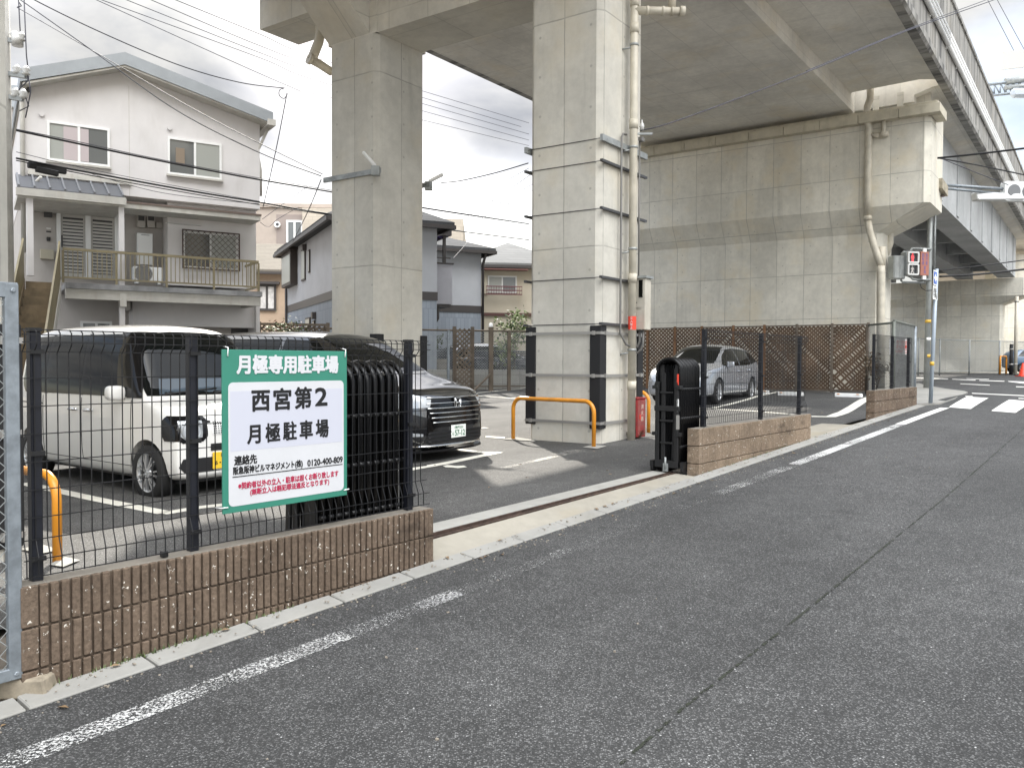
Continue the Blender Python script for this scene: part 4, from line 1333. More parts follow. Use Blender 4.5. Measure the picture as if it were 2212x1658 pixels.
# ------------------------------------------------------------------ chain link fencing
def diag_lines(x0, x1, z0, z1, cell):
    """both families of diagonals clipped to a rectangle"""
    out = []
    W_, H_ = x1 - x0, z1 - z0
    for s_ in (1, -1):
        c = -H_
        while c < W_:
            a = max(0.0, c); b = min(W_, c + H_)
            if b - a > 0.01:
                if s_ > 0: out.append(((x0 + a, z0 + a - c), (x0 + b, z0 + b - c)))
                else: out.append(((x0 + a, z1 - (a - c)), (x0 + b, z1 - (b - c))))
            c += cell
    return out


def chain_panel(mb, F, x0, x1, y, z0, z1, cell, r, slope=0.0):
    for (a, za), (b, zb_) in diag_lines(x0, x1, z0, z1, cell):
        mb.tube([(a, y, za + slope * (a - x0)), (b, y, zb_ + slope * (b - x0))], r, 3, cap=False, smooth=False)


# galvanised gate leaf at the left edge of the picture
cg = thing('chain_link_gate', 'galvanised chain link gate leaf at the left end of the block wall', 'gate', loc=FE.world(-2.86, 0.03, -0.2), rz=FE.rz)
t_r = FE.hit_y(39, 800, 0.03)[0]
zt = FE.hit_y(20, 612, 0.03)[1]; zb_ = FE.hit_y(20, 1468, 0.03)[1]
mb = MB(FE); mb.box(t_r - 0.058, 0.01, zb_, t_r, 0.05, zt); post = mb.build('upright', MT['galv'], cg, bevel=0.004)
mb = MB(FE); mb.box(t_r - 2.6, 0.012, zt - 0.066, t_r - 0.002, 0.048, zt + 0.004)
mb.box(t_r - 2.6, 0.012, zb_ + 0.0, t_r - 0.002, 0.048, zb_ + 0.055); mb.box(t_r - 2.6, 0.012, 0.62, t_r - 2.55, 0.048, 0.66)
mb.disc((t_r - 0.026, 0.004, zt - 0.032), (0, -1, 0), 0.011, 0.006, 10); mb.disc((t_r - 0.03, 0.004, zb_ + 0.03), (0, -1, 0), 0.011, 0.006, 10)
mb.build('rail', MT['galv'], cg, bevel=0.004)
mb = MB(FE); chain_panel(mb, FE, t_r - 2.5, t_r - 0.05, 0.03, zb_ + 0.05, zt - 0.06, 0.075, 0.0022); mb.build('chain_link', MT['galvm'], cg)
p = hit_ground(12, 1478)
mb = MB(); mb.hexa([(p.x - 0.3, p.y - 0.08, p.z - 0.05), (p.x + 0.22, p.y - 0.05, p.z - 0.05), (p.x + 0.22, p.y + 0.07, p.z - 0.05), (p.x - 0.3, p.y + 0.06, p.z - 0.05)],
                   [(p.x - 0.3, p.y - 0.07, p.z + 0.035), (p.x + 0.2, p.y - 0.05, p.z + 0.045), (p.x + 0.2, p.y + 0.06, p.z + 0.045), (p.x - 0.3, p.y + 0.06, p.z + 0.03)])
tag(mb.build('timber', mat('old_timber', (0.27, 0.23, 0.17), 0.85, var=0.3, vs=9.0), bevel=0.01), 'old timber block lying below the galvanised gate', 'timber')

# ------------------------------------------------------------------ wheel stops
def wheel_stop(label, c, ang, L=0.6):
    F = Frame(c.x, c.y, ang, c.z)
    th = thing('wheel_stop', label, 'wheel stop', F, group='white wheel stops in the car park')
    mb = MB(F); mb.prism([(-0.075, 0.0), (0.075, 0.0), (0.055, 0.10), (-0.05, 0.11)], 'y', -L / 2, L / 2); mb.build('block', MT['white'], th, bevel=0.012)
    for s_ in (-1, 1):
        mb = MB(F); mb.box(-0.078, s_ * L * 0.36 - 0.03, 0.075, -0.05, s_ * L * 0.36 + 0.03, 0.095); mb.build('reflector', MT['orange'], th)
    return th


wa = UA - radians(60)
c = hit_ground(*ph6(1075, 915)); d_ = hit_ground(*ph6(1160, 916)) - hit_ground(*ph6(988, 911))
wa = math.atan2(-d_.y, d_.x)
wheel_stop('white wheel stop in the empty bay right of the middle mesh fence', c, wa, d_.length)
wheel_stop('white wheel stop seen through the middle mesh fence', hit_ground(*ph6(700, 905)), wa, d_.length)
wheel_stop('white wheel stop behind the silver car', hit_ground(*ph8(1535, 640)), wa, d_.length)

# ------------------------------------------------------------------ brown lattice fence in front of the pier
# its line runs across the view: from the right-hand end towards the middle pillar
lp = at_depth(1886, 700, 24.3); lq = at_depth(1392, 700, 28.2)
LA = math.atan2((lp - lq).x, (lp - lq).y)
LF = Frame(lq.x, lq.y, LA, 0.38)
Ltot = hypot((lp - lq).x, (lp - lq).y)
lat = thing('lattice_fence', 'weathered brown wooden lattice fence along the foot of the broad pier', 'fence', LF)
edges_px = [1392, 1428, 1462, 1512, 1580, 1648, 1721, 1795, 1875, 1886]
xs = [LF.hit_y(p_, 770, 0)[0] for p_ in (1350, 1398, 1457, 1515, 1583, 1650, 1720, 1796, 1874)]


def lattice(mb1, mb2, x0, x1, z0, z1, pitch, w, y):
    rnd = random.Random(int(x0 * 97) + 3)
    for i, ((a, za), (b, zb2)) in enumerate(diag_lines(x0, x1, z0, z1, pitch)):
        up = (zb2 > za)
        if rnd.random() < 0.05: continue
        j = rnd.uniform(-0.012, 0.012); za, zb2 = max(z0, min(z1, za + j)), max(z0, min(z1, zb2 + j * rnd.uniform(-0.4, 1)))
        (mb1 if up else mb2).bar((a, y + (0.006 if up else -0.008), za), (b, y + (0.006 if up else -0.008), zb2), 0.011, w, (0, 0, 1))


for i, (a, b) in enumerate(zip(xs, xs[1:])):
    zt_ = 2.40 - 0.38; z0_ = 0.04
    m1 = MB(LF); m2 = MB(LF)
    lattice(m1, m2, a + 0.04, b - 0.04, z0_ + 0.03, zt_ - 0.03, 0.118 if i > 3 else 0.128, 0.050 if i < 5 else 0.060, 0.0)
    m1.v += m2.v and []; n0 = len(m1.v); m1.v += m2.v; m1.f += [tuple(k + n0 for k in f) for f in m2.f]; m1.sm += m2.sm
    pn = m1.build('lattice_panel', MT['wood'], lat)
    for z in (z0_, zt_ - 0.03):
        mb = MB(LF); mb.box(a + 0.03, -0.03, z, b - 0.03, 0.03, z + 0.04); mb.build('rail', MT['woodg'], pn)
for i, a in enumerate(xs):
    mb = MB(LF); mb.box(a - 0.035, -0.045, -0.2, a + 0.035, 0.04, 2.06); mb.build('post', MT['woodr'] if i < 6 else MT['woodg'], lat, bevel=0.004)
for (p_, q_) in (((283, 412), (300, 430)), ((390, 408), (412, 430)), ((455, 404), (420, 430))):
    a = LF.hit_y(*ph6(*p_), 0.1); b = LF.hit_y(*ph6(*q_), 0.1)
    mb = MB(LF); mb.bar((a[0], 0.1, a[1] - LF.o.z), (b[0], 0.1, b[1] - LF.o.z), 0.03, 0.06, (0, 1, 0)); mb.build('loose_slat', MT['woodg'], lat)
# ------------------------------------------------------------------ cars: body shells from cross-sections, then panes and lamps laid on the shell
def car_paint(name, col, rough=0.22, metal=0.0, coat=1.0):
    m = mat(name, col, rough, metal, 0.5, coat=coat)
    return m


MT['tyre'] = mat('tyre_rubber', (0.012, 0.012, 0.012), 0.75)
MT['alloy'] = mat('silver_wheel', (0.55, 0.56, 0.57), 0.3, 0.7)
MT['chrome'] = mat('chrome', (0.75, 0.76, 0.77), 0.08, 1.0)
MT['plastic'] = mat('black_plastic_trim', (0.010, 0.010, 0.011), 0.45)
MT['gloss'] = mat('gloss_black_trim', (0.005, 0.005, 0.006), 0.10, 0.0, 0.35)
MT['lamp'] = mat('headlamp_lens', (0.42, 0.44, 0.46), 0.06, 0.35, 0.7)
MT['lampin'] = mat('headlamp_projector', (0.30, 0.32, 0.34), 0.05, 0.9)
MT['platew'] = mat('white_plate', (0.74, 0.76, 0.72), 0.4)
MT['platey'] = mat('yellow_plate', (0.78, 0.50, 0.03), 0.4)
MT['plateg'] = mat('plate_green_ink', (0.02, 0.14, 0.06), 0.5)
MT['amber'] = mat('amber_lens', (0.5, 0.16, 0.03), 0.2)
MT['seam'] = mat('panel_gap', (0.02, 0.02, 0.02), 0.8)


class Car:
    """stations: (x, zbottom, zbelt, ztop, wbottom, wbelt, wtop); x forward"""
    def __init__(s, name, label, F, stations, paint_m, arches, group=None, cat='car', crown=0.03):
        s.F = F; s.th = thing(name, label, cat, F, group=group)
        half = []
        for (x, zb, zm, zt, wb, wm, wt) in stations:
            zq = zb + (zm - zb) * 0.55
            half.append([(x, 0, zb), (x, wb * 0.86, zb), (x, wb, zb + 0.07 * min(1, (zm - zb))), (x, max(wb, wm) * 1.006, zq), (x, wm, zm), (x, wm - 0.3 * (wm - wt), zm + 0.35 * (zt - zm)),
                         (x, wt, zt - 0.10 * min(1, (zt - zm) / 0.3)), (x, wt * 0.84, zt - 0.012), (x, 0, zt + crown * min(1, wt))])
        n = len(half[0]); ring = 2 * n - 2
        vs = []
        for h in half:
            full = h + [(x, -y, z) for (x, y, z) in h[-2:0:-1]]
            vs += full
        fs = []
        k = len(half)
        for i in range(k - 1):
            for j in range(ring):
                j2 = (j + 1) % ring
                fs.append((i * ring + j, i * ring + j2, (i + 1) * ring + j2, (i + 1) * ring + j))
        for base in (0, (k - 1) * ring):      # end caps as quads across the body
            for j in range(n - 1):
                a, b = base + j, base + j + 1
                c, d = base + (ring - j - 1) % ring, base + (ring - j) % ring
                if j == 0: f = (a, b, c)
                elif j == n - 2: f = (a, b, d)
                else: f = (a, b, c, d)
                fs.append(f if base else f[::-1])
        me = bpy.data.meshes.new('shell'); me.from_pydata(vs, [], fs)
        bm = bmesh.new(); bm.from_mesh(me); bmesh.ops.recalc_face_normals(bm, faces=bm.faces); bm.to_mesh(me); bm.free()
        o = bpy.data.objects.new('shell', me); C.objects.link(o)
        sm = o.modifiers.new('s', 'SUBSURF'); sm.levels = 2; sm.render_levels = 2
        dg = bpy.context.evaluated_depsgraph_get()
        s.shell = bpy.data.meshes.new_from_object(o.evaluated_get(dg))
        bm = bmesh.new(); bm.from_mesh(s.shell); s.bvh = BVHTree.FromBMesh(bm); bm.free()
        bpy.data.objects.remove(o)
        # wheel arches cut out of the shell
        body = bpy.data.objects.new('body', s.shell.copy()); C.objects.link(body)
        cuts = []
        for (ax, az, ar) in arches:
            for sy in (1, -1):
                mb = MB(); mb.tube([(ax, sy * 0.52, az), (ax, sy * 1.2, az)], ar, 32)
                c = mb.build('cut', MT['plastic']); cuts.append(c)
                bo = body.modifiers.new('b', 'BOOLEAN'); bo.object = c; bo.operation = 'DIFFERENCE'; bo.solver = 'EXACT'
        dg = bpy.context.evaluated_depsgraph_get(); dg.update()
        me2 = bpy.data.meshes.new_from_object(body.evaluated_get(dg))
        bpy.data.objects.remove(body)
        for c in cuts:
            m_ = c.data; bpy.data.objects.remove(c); bpy.data.meshes.remove(m_)
        me2.materials.clear(); me2.materials.append(paint_m)
        me2.polygons.foreach_set('material_index', [0] * len(me2.polygons))
        me2.polygons.foreach_set('use_smooth', [True] * len(me2.polygons))
        b = bpy.data.objects.new('body', me2); C.objects.link(b); b.parent = s.th
        WORLD[b.name] = WORLD[s.th.name]
        es = b.modifiers.new('e', 'EDGE_SPLIT'); es.split_angle = radians(32)
        s.body = b

    def patch(s, name, m, outline, side, off=0.005, parent=None, sub=4, thick=0.0):
        """a piece laid on the shell: outline in (x,z) for side 'L'/'R', in (y,z) for 'F'/'B', (x,y) for 'T'"""
        bm = bmesh.new()
        vs = [bm.verts.new((p[0], p[1], 0)) for p in outline]
        bm.faces.new(vs)
        bmesh.ops.triangulate(bm, faces=bm.faces)
        for _ in range(sub):
            es = [e for e in bm.edges if e.calc_length() > 0.045]
            if not es: break
            bmesh.ops.subdivide_edges(bm, edges=es, cuts=1)
            bmesh.ops.triangulate(bm, faces=bm.faces)
        D = {'L': Vector((0, -1, 0)), 'R': Vector((0, 1, 0)), 'F': Vector((-1, 0, 0)), 'B': Vector((1, 0, 0)), 'T': Vector((0, 0, -1))}[side]
        out = []; last = None
        for v in bm.verts:
            a, b = v.co.x, v.co.y
            o = {'L': Vector((a, 4, b)), 'R': Vector((a, -4, b)), 'F': Vector((6, a, b)), 'B': Vector((-6, a, b)), 'T': Vector((a, b, 5))}[side]
            h, nrm, _, _ = s.bvh.ray_cast(o, D)
            out.append((h, nrm))
        # points that miss the shell take the depth of their nearest neighbour
        hits = [(v.co.xy, h) for v, (h, nn) in zip(bm.verts, out) if h is not None]
        pts = []
        for v, (h, nn) in zip(bm.verts, out):
            a, b = v.co.x, v.co.y
            if h is None:
                if not hits: continue
                q = min(hits, key=lambda t: (t[0] - v.co.xy).length)[1]
                h = {'L': Vector((a, q.y, b)), 'R': Vector((a, q.y, b)), 'F': Vector((q.x, a, b)), 'B': Vector((q.x, a, b)), 'T': Vector((a, b, q.z))}[side]
                pts.append(h - D * off)
            else:
                pts.append(h + (nn if nn.dot(D) < 0 else -nn) * off)
        mb = MB(s.F); ix = {v: i for i, v in enumerate(bm.verts)}
        mb.add(pts, [tuple(ix[v] for v in f.verts) for f in bm.faces], True)
        bm.free()
        return mb.build(name, m, parent or s.th)

    def both(s, name, m, outline, off=0.005, parent=None):
        return [s.patch(name, m, outline, sd_, off, parent) for sd_ in 'LR']

    def line(s, name, m, pts, side, w=0.006, off=0.003, parent=None):
        """a narrow strip following the shell"""
        P = [Vector(p) for p in pts]; L = []
        for a, b in zip(P, P[1:]):
            k = max(1, int((b - a).length / 0.08)); L += [a.lerp(b, i / k) for i in range(k)]
        L.append(P[-1])
        D = {'L': Vector((0, -1, 0)), 'R': Vector((0, 1, 0)), 'F': Vector((-1, 0, 0)), 'T': Vector((0, 0, -1))}[side]
        q = []
        for p in L:
            o = {'L': Vector((p.x, 4, p.y)), 'R': Vector((p.x, -4, p.y)), 'F': Vector((6, p.x, p.y)), 'T': Vector((p.x, p.y, 5))}[side]
            h, nn, _, _ = s.bvh.ray_cast(o, D)
            if h is not None: q.append(h + (nn if nn.dot(D) < 0 else -nn) * off)
        mb = MB(s.F)
        if len(q) > 1: mb.tube(q, w / 2, 5, cap=True)
        return mb.build(name, m, parent or s.body)

    def surf(s, a, b, side):
        D = {'L': Vector((0, -1, 0)), 'R': Vector((0, 1, 0)), 'F': Vector((-1, 0, 0))}[side]
        o = {'L': Vector((a, 4, b)), 'R': Vector((a, -4, b)), 'F': Vector((6, a, b))}[side]
        h, nn, _, _ = s.bvh.ray_cast(o, D)
        return h

    def wheel(s, x, y, r, w, sy, spokes=7, rim=0.68, label=None):
        mb = MB(s.F)
        ro = r
        prof = [(ro * rim, -w / 2), (ro * 0.93, -w / 2), (ro, -w / 2 + 0.03), (ro, w / 2 - 0.03), (ro * 0.93, w / 2), (ro * rim, w / 2)]
        if sy < 0: prof = [(a, -b) for a, b in prof]
        mb.lathe(prof, (x, y, r), 'y', 36)
        ty = mb.build('wheel', MT['tyre'], s.th)
        mb = MB(s.F); f = sy
        R = ro * rim
        mb.lathe([(R, f * (w / 2 - 0.004)), (R * 0.93, f * (w / 2 - 0.012)), (R * 0.90, f * (w / 2 - 0.05))], (x, y, r), 'y', 36)
        for i in range(spokes):
            for dl in ((-0.10, 0.10) if spokes < 9 else (0.0,)):
                a = 2 * pi * i / spokes; a2 = a + dl * 1.6
                c0 = Vector((x + R * 0.16 * cos(a), y + f * (w / 2 - 0.012), r + R * 0.16 * sin(a)))
                c1 = Vector((x + R * 0.92 * cos(a2), y + f * (w / 2 - 0.016), r + R * 0.92 * sin(a2)))
                mb.bar(c0, c1, 0.014, R * 0.15, (0, 1, 0))
        mb.lathe([(0.001, f * (w / 2 - 0.002)), (R * 0.2, f * (w / 2 - 0.004)), (R * 0.24, f * (w / 2 - 0.03))], (x, y, r), 'y', 20)
        mb.build('rim', MT['alloy'], ty)
        mb = MB(s.F); mb.lathe([(0.001, f * (w / 2 - 0.06)), (R * 0.93, f * (w / 2 - 0.06))], (x, y, r), 'y', 30)
        mb.build('brake_disc', MT['plastic'], ty)

    def underside(s, x0, x1, w, z=0.25):
        mb = MB(s.F); mb.box(x0, -w, z - 0.03, x1, w, z + 0.25); mb.build('floor_pan', MT['plastic'], s.th)

    def plate(s, y, z, m, lines, yaw=0.0, tilt=0.0, x=None):
        h = s.surf(y, z, 'F')
        x = (h.x if h is not None else x) + 0.012
        T = Matrix.Translation((x, y, z)) @ Matrix.Rotation(tilt, 4, 'Y')
        mb = MB(s.F.M @ T); mb.box(-0.006, -0.165, -0.0825, 0.006, 0.165, 0.0825)
        pl = mb.build('number_plate', m, s.th, bevel=0.004)
        for (body, yy, zz, hgt, wd, mm) in lines:
            TT = Matrix.Translation((0.0068, yy, zz)) @ Matrix(((0, 0, 1, 0), (1, 0, 0, 0), (0, 1, 0, 0), (0, 0, 0, 1)))
            mb = MB(s.F.M @ T); text_mb(mb, body, hgt, TT, 0.0022 if hgt > 0.06 else 0.0008, 0.0006, width=wd)
            mb.build('plate_lettering', mm, pl, fix=False)
        return pl

    def mirror(s, x, y, z, m, sy, sc=1.0):
        mb = MB(s.F)
        F = [(0.0, 0.0, 0.0), (0.05, 0.0, 0.02)]
        def fn(u, v):
            a = 2 * pi * u; b = pi * v - pi / 2
            q = lambda t: math.copysign(abs(t) ** 0.55, t)
            return (x + 0.06 * sc * q(cos(b)) * q(cos(a)), y + sy * (0.11 + 0.095 * sc * q(cos(b)) * q(sin(a))), z + 0.075 * sc * q(sin(b)))
        mb.grid(fn, 18, 10)
        mi = mb.build('mirror', m, s.th)
        mb = MB(s.F); mb.bar((x, y - sy * 0.03, z - 0.03), (x, y + sy * 0.06, z - 0.05), 0.06, 0.035); mb.build('mirror_foot', MT['plastic'], mi)
        return mi

    def handle(s, x, z, sd_, m, L=0.16):
        h = s.surf(x, z, sd_); sy = 1 if sd_ == 'L' else -1
        mb = MB(s.F); mb.tube([(x - L / 2, h.y, z), (x - L / 2 + 0.03, h.y + sy * 0.03, z), (x + L / 2 - 0.03, h.y + sy * 0.03, z), (x + L / 2, h.y, z)], 0.016, 8)
        mb.build('door_handle', m, s.th)


def gz_at(x, y): return ground_z(x, y)


# ---- white boxy kei car, right flank towards us
Yf, Yr = 8.18, 9.72
pf = at_depth(328, 1074, Yf); pr = at_depth(73, 1016, Yr)
hd = Vector((pf.x - pr.x, pf.y - pr.y)).normalized()
# the wheels seen are on the car's right side; the axle centres lie half a track to its left
lf = Vector((-hd.y, hd.x))
cc = Vector(((pf.x + pr.x) / 2, (pf.y + pr.y) / 2)) + lf * 0.70
KZ = -0.13
KF = Frame(cc.x, cc.y, math.atan2(hd.x, hd.y), KZ)
MT['pearl'] = car_paint('pearl_white_paint', (0.76, 0.75, 0.72), 0.28)
kei = Car('kei_car', 'white boxy kei car with yellow number plate behind the nearest mesh fence', KF, [
    (-1.655, 0.36, 0.95, 1.58, 0.62, 0.665, 0.56), (-1.64, 0.26, 0.97, 1.68, 0.68, 0.70, 0.60), (-1.45, 0.20, 0.99, 1.755, 0.715, 0.73, 0.625),
    (-0.9, 0.19, 1.0, 1.785, 0.725, 0.737, 0.635), (0.1, 0.19, 1.0, 1.785, 0.725, 0.737, 0.635), (0.60, 0.19, 0.995, 1.755, 0.725, 0.735, 0.63), (0.78, 0.19, 0.99, 1.70, 0.725, 0.733, 0.62),
    (0.95, 0.19, 0.985, 1.42, 0.725, 0.73, 0.63), (1.16, 0.19, 0.97, 1.06, 0.725, 0.725, 0.63), (1.22, 0.19, 0.95, 1.005, 0.725, 0.722, 0.62), (1.42, 0.20, 0.90, 0.965, 0.72, 0.71, 0.58), (1.60, 0.21, 0.82, 0.905, 0.70, 0.68, 0.54),
    (1.685, 0.23, 0.74, 0.82, 0.685, 0.665, 0.54), (1.715, 0.28, 0.64, 0.70, 0.655, 0.64, 0.52)], MT['pearl'], [(1.23, 0.285, 0.325), (-1.29, 0.285, 0.325)])
kei.underside(-1.6, 1.6, 0.6, 0.22)
g_ = 'carglass'
ws = kei.patch('windscreen', MT[g_], [(-0.665, 1.03), (0.665, 1.03), (0.65, 1.35), (0.60, 1.65), (0.2, 1.69), (-0.2, 1.69), (-0.60, 1.65), (-0.65, 1.35)], 'F')
for sd_ in 'LR':
    kei.patch('front_door_window', MT[g_], [(0.86, 1.02), (0.78, 1.25), (0.62, 1.60), (0.56, 1.66), (-0.02, 1.66), (-0.02, 1.02)], sd_)
    kei.patch('window_pillar', MT['gloss'], [(1.12, 1.01), (1.0, 1.25), (0.82, 1.60), (0.75, 1.68), (0.55, 1.67), (0.62, 1.60), (0.78, 1.25), (0.87, 1.01)], sd_, 0.009)
    kei.patch('rear_door_window', MT[g_], [(-0.08, 1.02), (-0.08, 1.66), (-0.85, 1.66), (-0.85, 1.02)], sd_)
    kei.patch('quarter_window', MT[g_], [(-0.92, 1.02), (-0.92, 1.66), (-1.40, 1.65), (-1.50, 1.40), (-1.52, 1.12), (-1.42, 1.02)], sd_)
    kei.patch('window_pillar', MT['gloss'], [(-0.08, 1.015), (-0.02, 1.015), (-0.02, 1.67), (-0.08, 1.67)], sd_, 0.004)
    kei.patch('window_pillar', MT['gloss'], [(-0.92, 1.015), (-0.85, 1.015), (-0.85, 1.67), (-0.92, 1.67)], sd_, 0.004)
    for xx in (0.95, -0.05, -0.95):
        kei.line('door_gap', MT['seam'], [(xx, 0.33), (xx, 0.99)], sd_, 0.008, 0.0015)
    kei.line('door_gap', MT['seam'], [(0.95, 0.33), (-0.95, 0.33)], sd_, 0.008, 0.0015)
    kei.line('sill_line', MT['seam'], [(-1.62, 0.90), (-0.95, 0.90)], sd_, 0.012, 0.002)
    kei.handle(0.12, 0.86, sd_, MT['chrome'], 0.17); kei.handle(-0.22, 0.86, sd_, MT['chrome'], 0.17)
    sy = 1 if sd_ == 'L' else -1
    kei.wheel(1.23, sy * 0.645, 0.282, 0.165, sy, 7); kei.wheel(-1.29, sy * 0.645, 0.282, 0.165, sy, 7)
    kei.mirror(0.80, sy * 0.70, 1.06, MT['pearl'], sy)
    hl = kei.patch('headlight', MT['gloss'], [(sy * 0.38, 0.84), (sy * 0.655, 0.845), (sy * 0.66, 0.62), (sy * 0.62, 0.59), (sy * 0.41, 0.60), (sy * 0.36, 0.65), (sy * 0.36, 0.81)], 'F', 0.007)
    kei.patch('lamp_side', MT['gloss'], [(1.69, 0.84), (1.52, 0.85), (1.48, 0.81), (1.48, 0.67), (1.53, 0.61), (1.69, 0.61)], sd_, 0.007, hl)
    h = kei.surf(sy * 0.53, 0.72, 'F')
    mb = MB(KF)
    mb.lathe([(0.115, h.x + 0.004 - h.x), (0.112, 0.016), (0.092, 0.020), (0.088, 0.008)], (h.x, h.y, h.z), 'x', 28)
    mb.build('lamp_ring', MT['lamp'], hl)
    mb = MB(KF); mb.lathe([(0.001, 0.022), (0.045, 0.016), (0.06, 0.006)], (h.x, h.y, h.z), 'x', 20); mb.build('projector', MT['lampin'], hl)
    kei.patch('lamp_reflector', MT['lamp'], [(sy * 0.41, 0.80), (sy * 0.64, 0.80), (sy * 0.645, 0.66), (sy * 0.60, 0.625), (sy * 0.42, 0.64)], 'F', 0.009, hl)
    kei.patch('lower_grille', MT['plastic'], [(sy * 0.28, 0.44), (sy * 0.62, 0.44), (sy * 0.66, 0.36), (sy * 0.60, 0.30), (sy * 0.30, 0.30)], 'F', 0.006)
kei.patch('grille', MT['plastic'], [(-0.33, 0.57), (0.33, 0.57), (0.33, 0.50), (-0.33, 0.50)], 'F', 0.006)
gp = kei.patch('grille', MT['white'], [(-0.32, 0.80), (0.32, 0.80), (0.31, 0.66), (-0.31, 0.66)], 'F', 0.006)
mb = MB(KF)
for i in range(24):
    for j in range(6):
        y = -0.29 + i * 0.0252; z = 0.675 + j * 0.021
        h = kei.surf(y, z, 'F')
        if h is not None: mb.box(h.x + 0.004, y - 0.006, z - 0.006, h.x + 0.010, y + 0.006, z + 0.006)
o = mb.build('grille_holes', MT['plastic'], gp); o['kind'] = 'stuff'
kei.line('bonnet_gap', MT['seam'], [(-0.6, 0.845), (0.6, 0.845)], 'F', 0.008, 0.002)
kei.line('wiper', MT['plastic'], [(-0.5, 1.04), (0.1, 1.09)], 'F', 0.018, 0.014, kei.th)
kei.line('wiper', MT['plastic'], [(0.05, 1.04), (0.5, 1.08)], 'F', 0.018, 0.014, kei.th)
kei.patch('painted_reflection', mat('painted_reflection_blue', (0.06, 0.08, 0.10), 0.03), [(-0.55, 1.04), (0.55, 1.04), (0.5, 1.2), (-0.5, 1.2)], 'F', 0.0055, ws)  # bluish sky reflection painted as a patch on the lower windscreen
kei.plate(-0.15, 0.40, MT['platey'], [('岡山 580', 0.0, 0.052, 0.042, 0.15, MT['ink']), ('る', -0.13, -0.022, 0.045, 0.035, MT['ink']), ('·', -0.085, -0.022, 0.085, 0.015, MT['ink']), ('7', -0.04, -0.022, 0.115, 0.045, MT['ink']), ('·', 0.02, -0.022, 0.085, 0.015, MT['ink']), ('14', 0.10, -0.022, 0.115, 0.10, MT['ink'])])

# ---- black people carrier, nose towards the gate
bp = at_depth(984, 931, 10.95)
bang = radians(121)      # heading angle measured from +Y towards +X
bh = Vector((sin(bang), cos(bang)))
blf = Vector((-bh.y, bh.x))
VF = Frame(bp.x - bh.x * 2.43, bp.y - bh.y * 2.43, bang, -0.01)
MT['carblack'] = car_paint('black_car_paint', (0.006, 0.006, 0.0065), 0.10)
MT['carblack'].node_tree.nodes['Principled BSDF'].inputs['Coat IOR'].default_value = 1.9
MT['carblack'].node_tree.nodes['Principled BSDF'].inputs['Specular IOR Level'].default_value = 0.5
van = Car('people_carrier', 'glossy black people carrier with a chrome barred grille and white plate', VF, [
    (-2.42, 0.42, 0.95, 1.45, 0.80, 0.82, 0.62), (-2.38, 0.26, 0.97, 1.60, 0.86, 0.88, 0.66), (-2.1, 0.20, 0.99, 1.67, 0.89, 0.905, 0.69), (-1.0, 0.18, 0.98, 1.70, 0.895, 0.91, 0.71), (0.2, 0.18, 0.96, 1.69, 0.895, 0.91, 0.71), (0.65, 0.18, 0.955, 1.64, 0.895, 0.91, 0.70),
    (0.98, 0.18, 0.96, 1.46, 0.895, 0.905, 0.70), (1.36, 0.18, 0.97, 1.22, 0.895, 0.90, 0.73), (1.50, 0.19, 0.97, 1.125, 0.895, 0.89, 0.78), (1.80, 0.19, 0.95, 1.045, 0.89, 0.87, 0.76), (2.10, 0.19, 0.88, 0.95, 0.87, 0.84, 0.72), (2.28, 0.18, 0.84, 0.94, 0.80, 0.76, 0.60),
    (2.41, 0.17, 0.72, 0.84, 0.66, 0.62, 0.50), (2.45, 0.19, 0.58, 0.68, 0.52, 0.50, 0.42)], MT['carblack'], [(1.50, 0.34, 0.385), (-1.42, 0.34, 0.385)])
van.underside(-2.2, 2.2, 0.72, 0.22)
van.patch('windscreen', MT[g_], [(-0.66, 1.14), (0.66, 1.14), (0.62, 1.40), (0.58, 1.60), (0.2, 1.64), (-0.2, 1.64), (-0.58, 1.60), (-0.62, 1.40)], 'F')
for sd_ in 'LR':
    sy = 1 if sd_ == 'L' else -1
    van.patch('front_door_window', MT[g_], [(1.28, 1.03), (0.95, 1.28), (0.62, 1.54), (0.05, 1.57), (0.05, 1.02)], sd_)
    van.patch('rear_door_window', MT[g_], [(-0.02, 1.02), (-0.02, 1.57), (-1.15, 1.58), (-1.15, 1.04)], sd_)
    van.patch('quarter_window', MT[g_], [(-1.22, 1.05), (-1.22, 1.57), (-2.0, 1.53), (-2.1, 1.12)], sd_)
    van.wheel(1.50, sy * 0.80, 0.335, 0.215, sy, 5); van.wheel(-1.42, sy * 0.80, 0.335, 0.215, sy, 5)
    van.mirror(1.02, sy * 0.88, 1.08, MT['carblack'], sy, 1.15)
    hl = van.patch('headlight', MT['lamp'], [(sy * 0.50, 0.80), (sy * 0.84, 0.87), (sy * 0.86, 0.80), (sy * 0.84, 0.68), (sy * 0.56, 0.69)], 'F', 0.007)
    van.patch('lamp_side', MT['lamp'], [(2.33, 0.83), (2.05, 0.90), (2.10, 0.80), (2.34, 0.70)], sd_, 0.007, hl)
    van.patch('fog_lamp', MT['lamp'], [(sy * 0.66, 0.36), (sy * 0.80, 0.38), (sy * 0.79, 0.33), (sy * 0.66, 0.33)], 'F', 0.008)
    van.patch('side_vent', MT['gloss'], [(sy * 0.60, 0.56), (sy * 0.80, 0.62), (sy * 0.80, 0.34), (sy * 0.62, 0.34)], 'F', 0.004)
    for xx in (1.12, 0.02, -1.18): van.line('door_gap', MT['seam'], [(xx, 0.33), (xx, 1.0)], sd_, 0.008, 0.0015)
van.patch('grille', MT['gloss'], [(-0.56, 0.82), (0.56, 0.82), (0.62, 0.70), (0.50, 0.43), (-0.50, 0.43), (-0.62, 0.70)], 'F', 0.006)
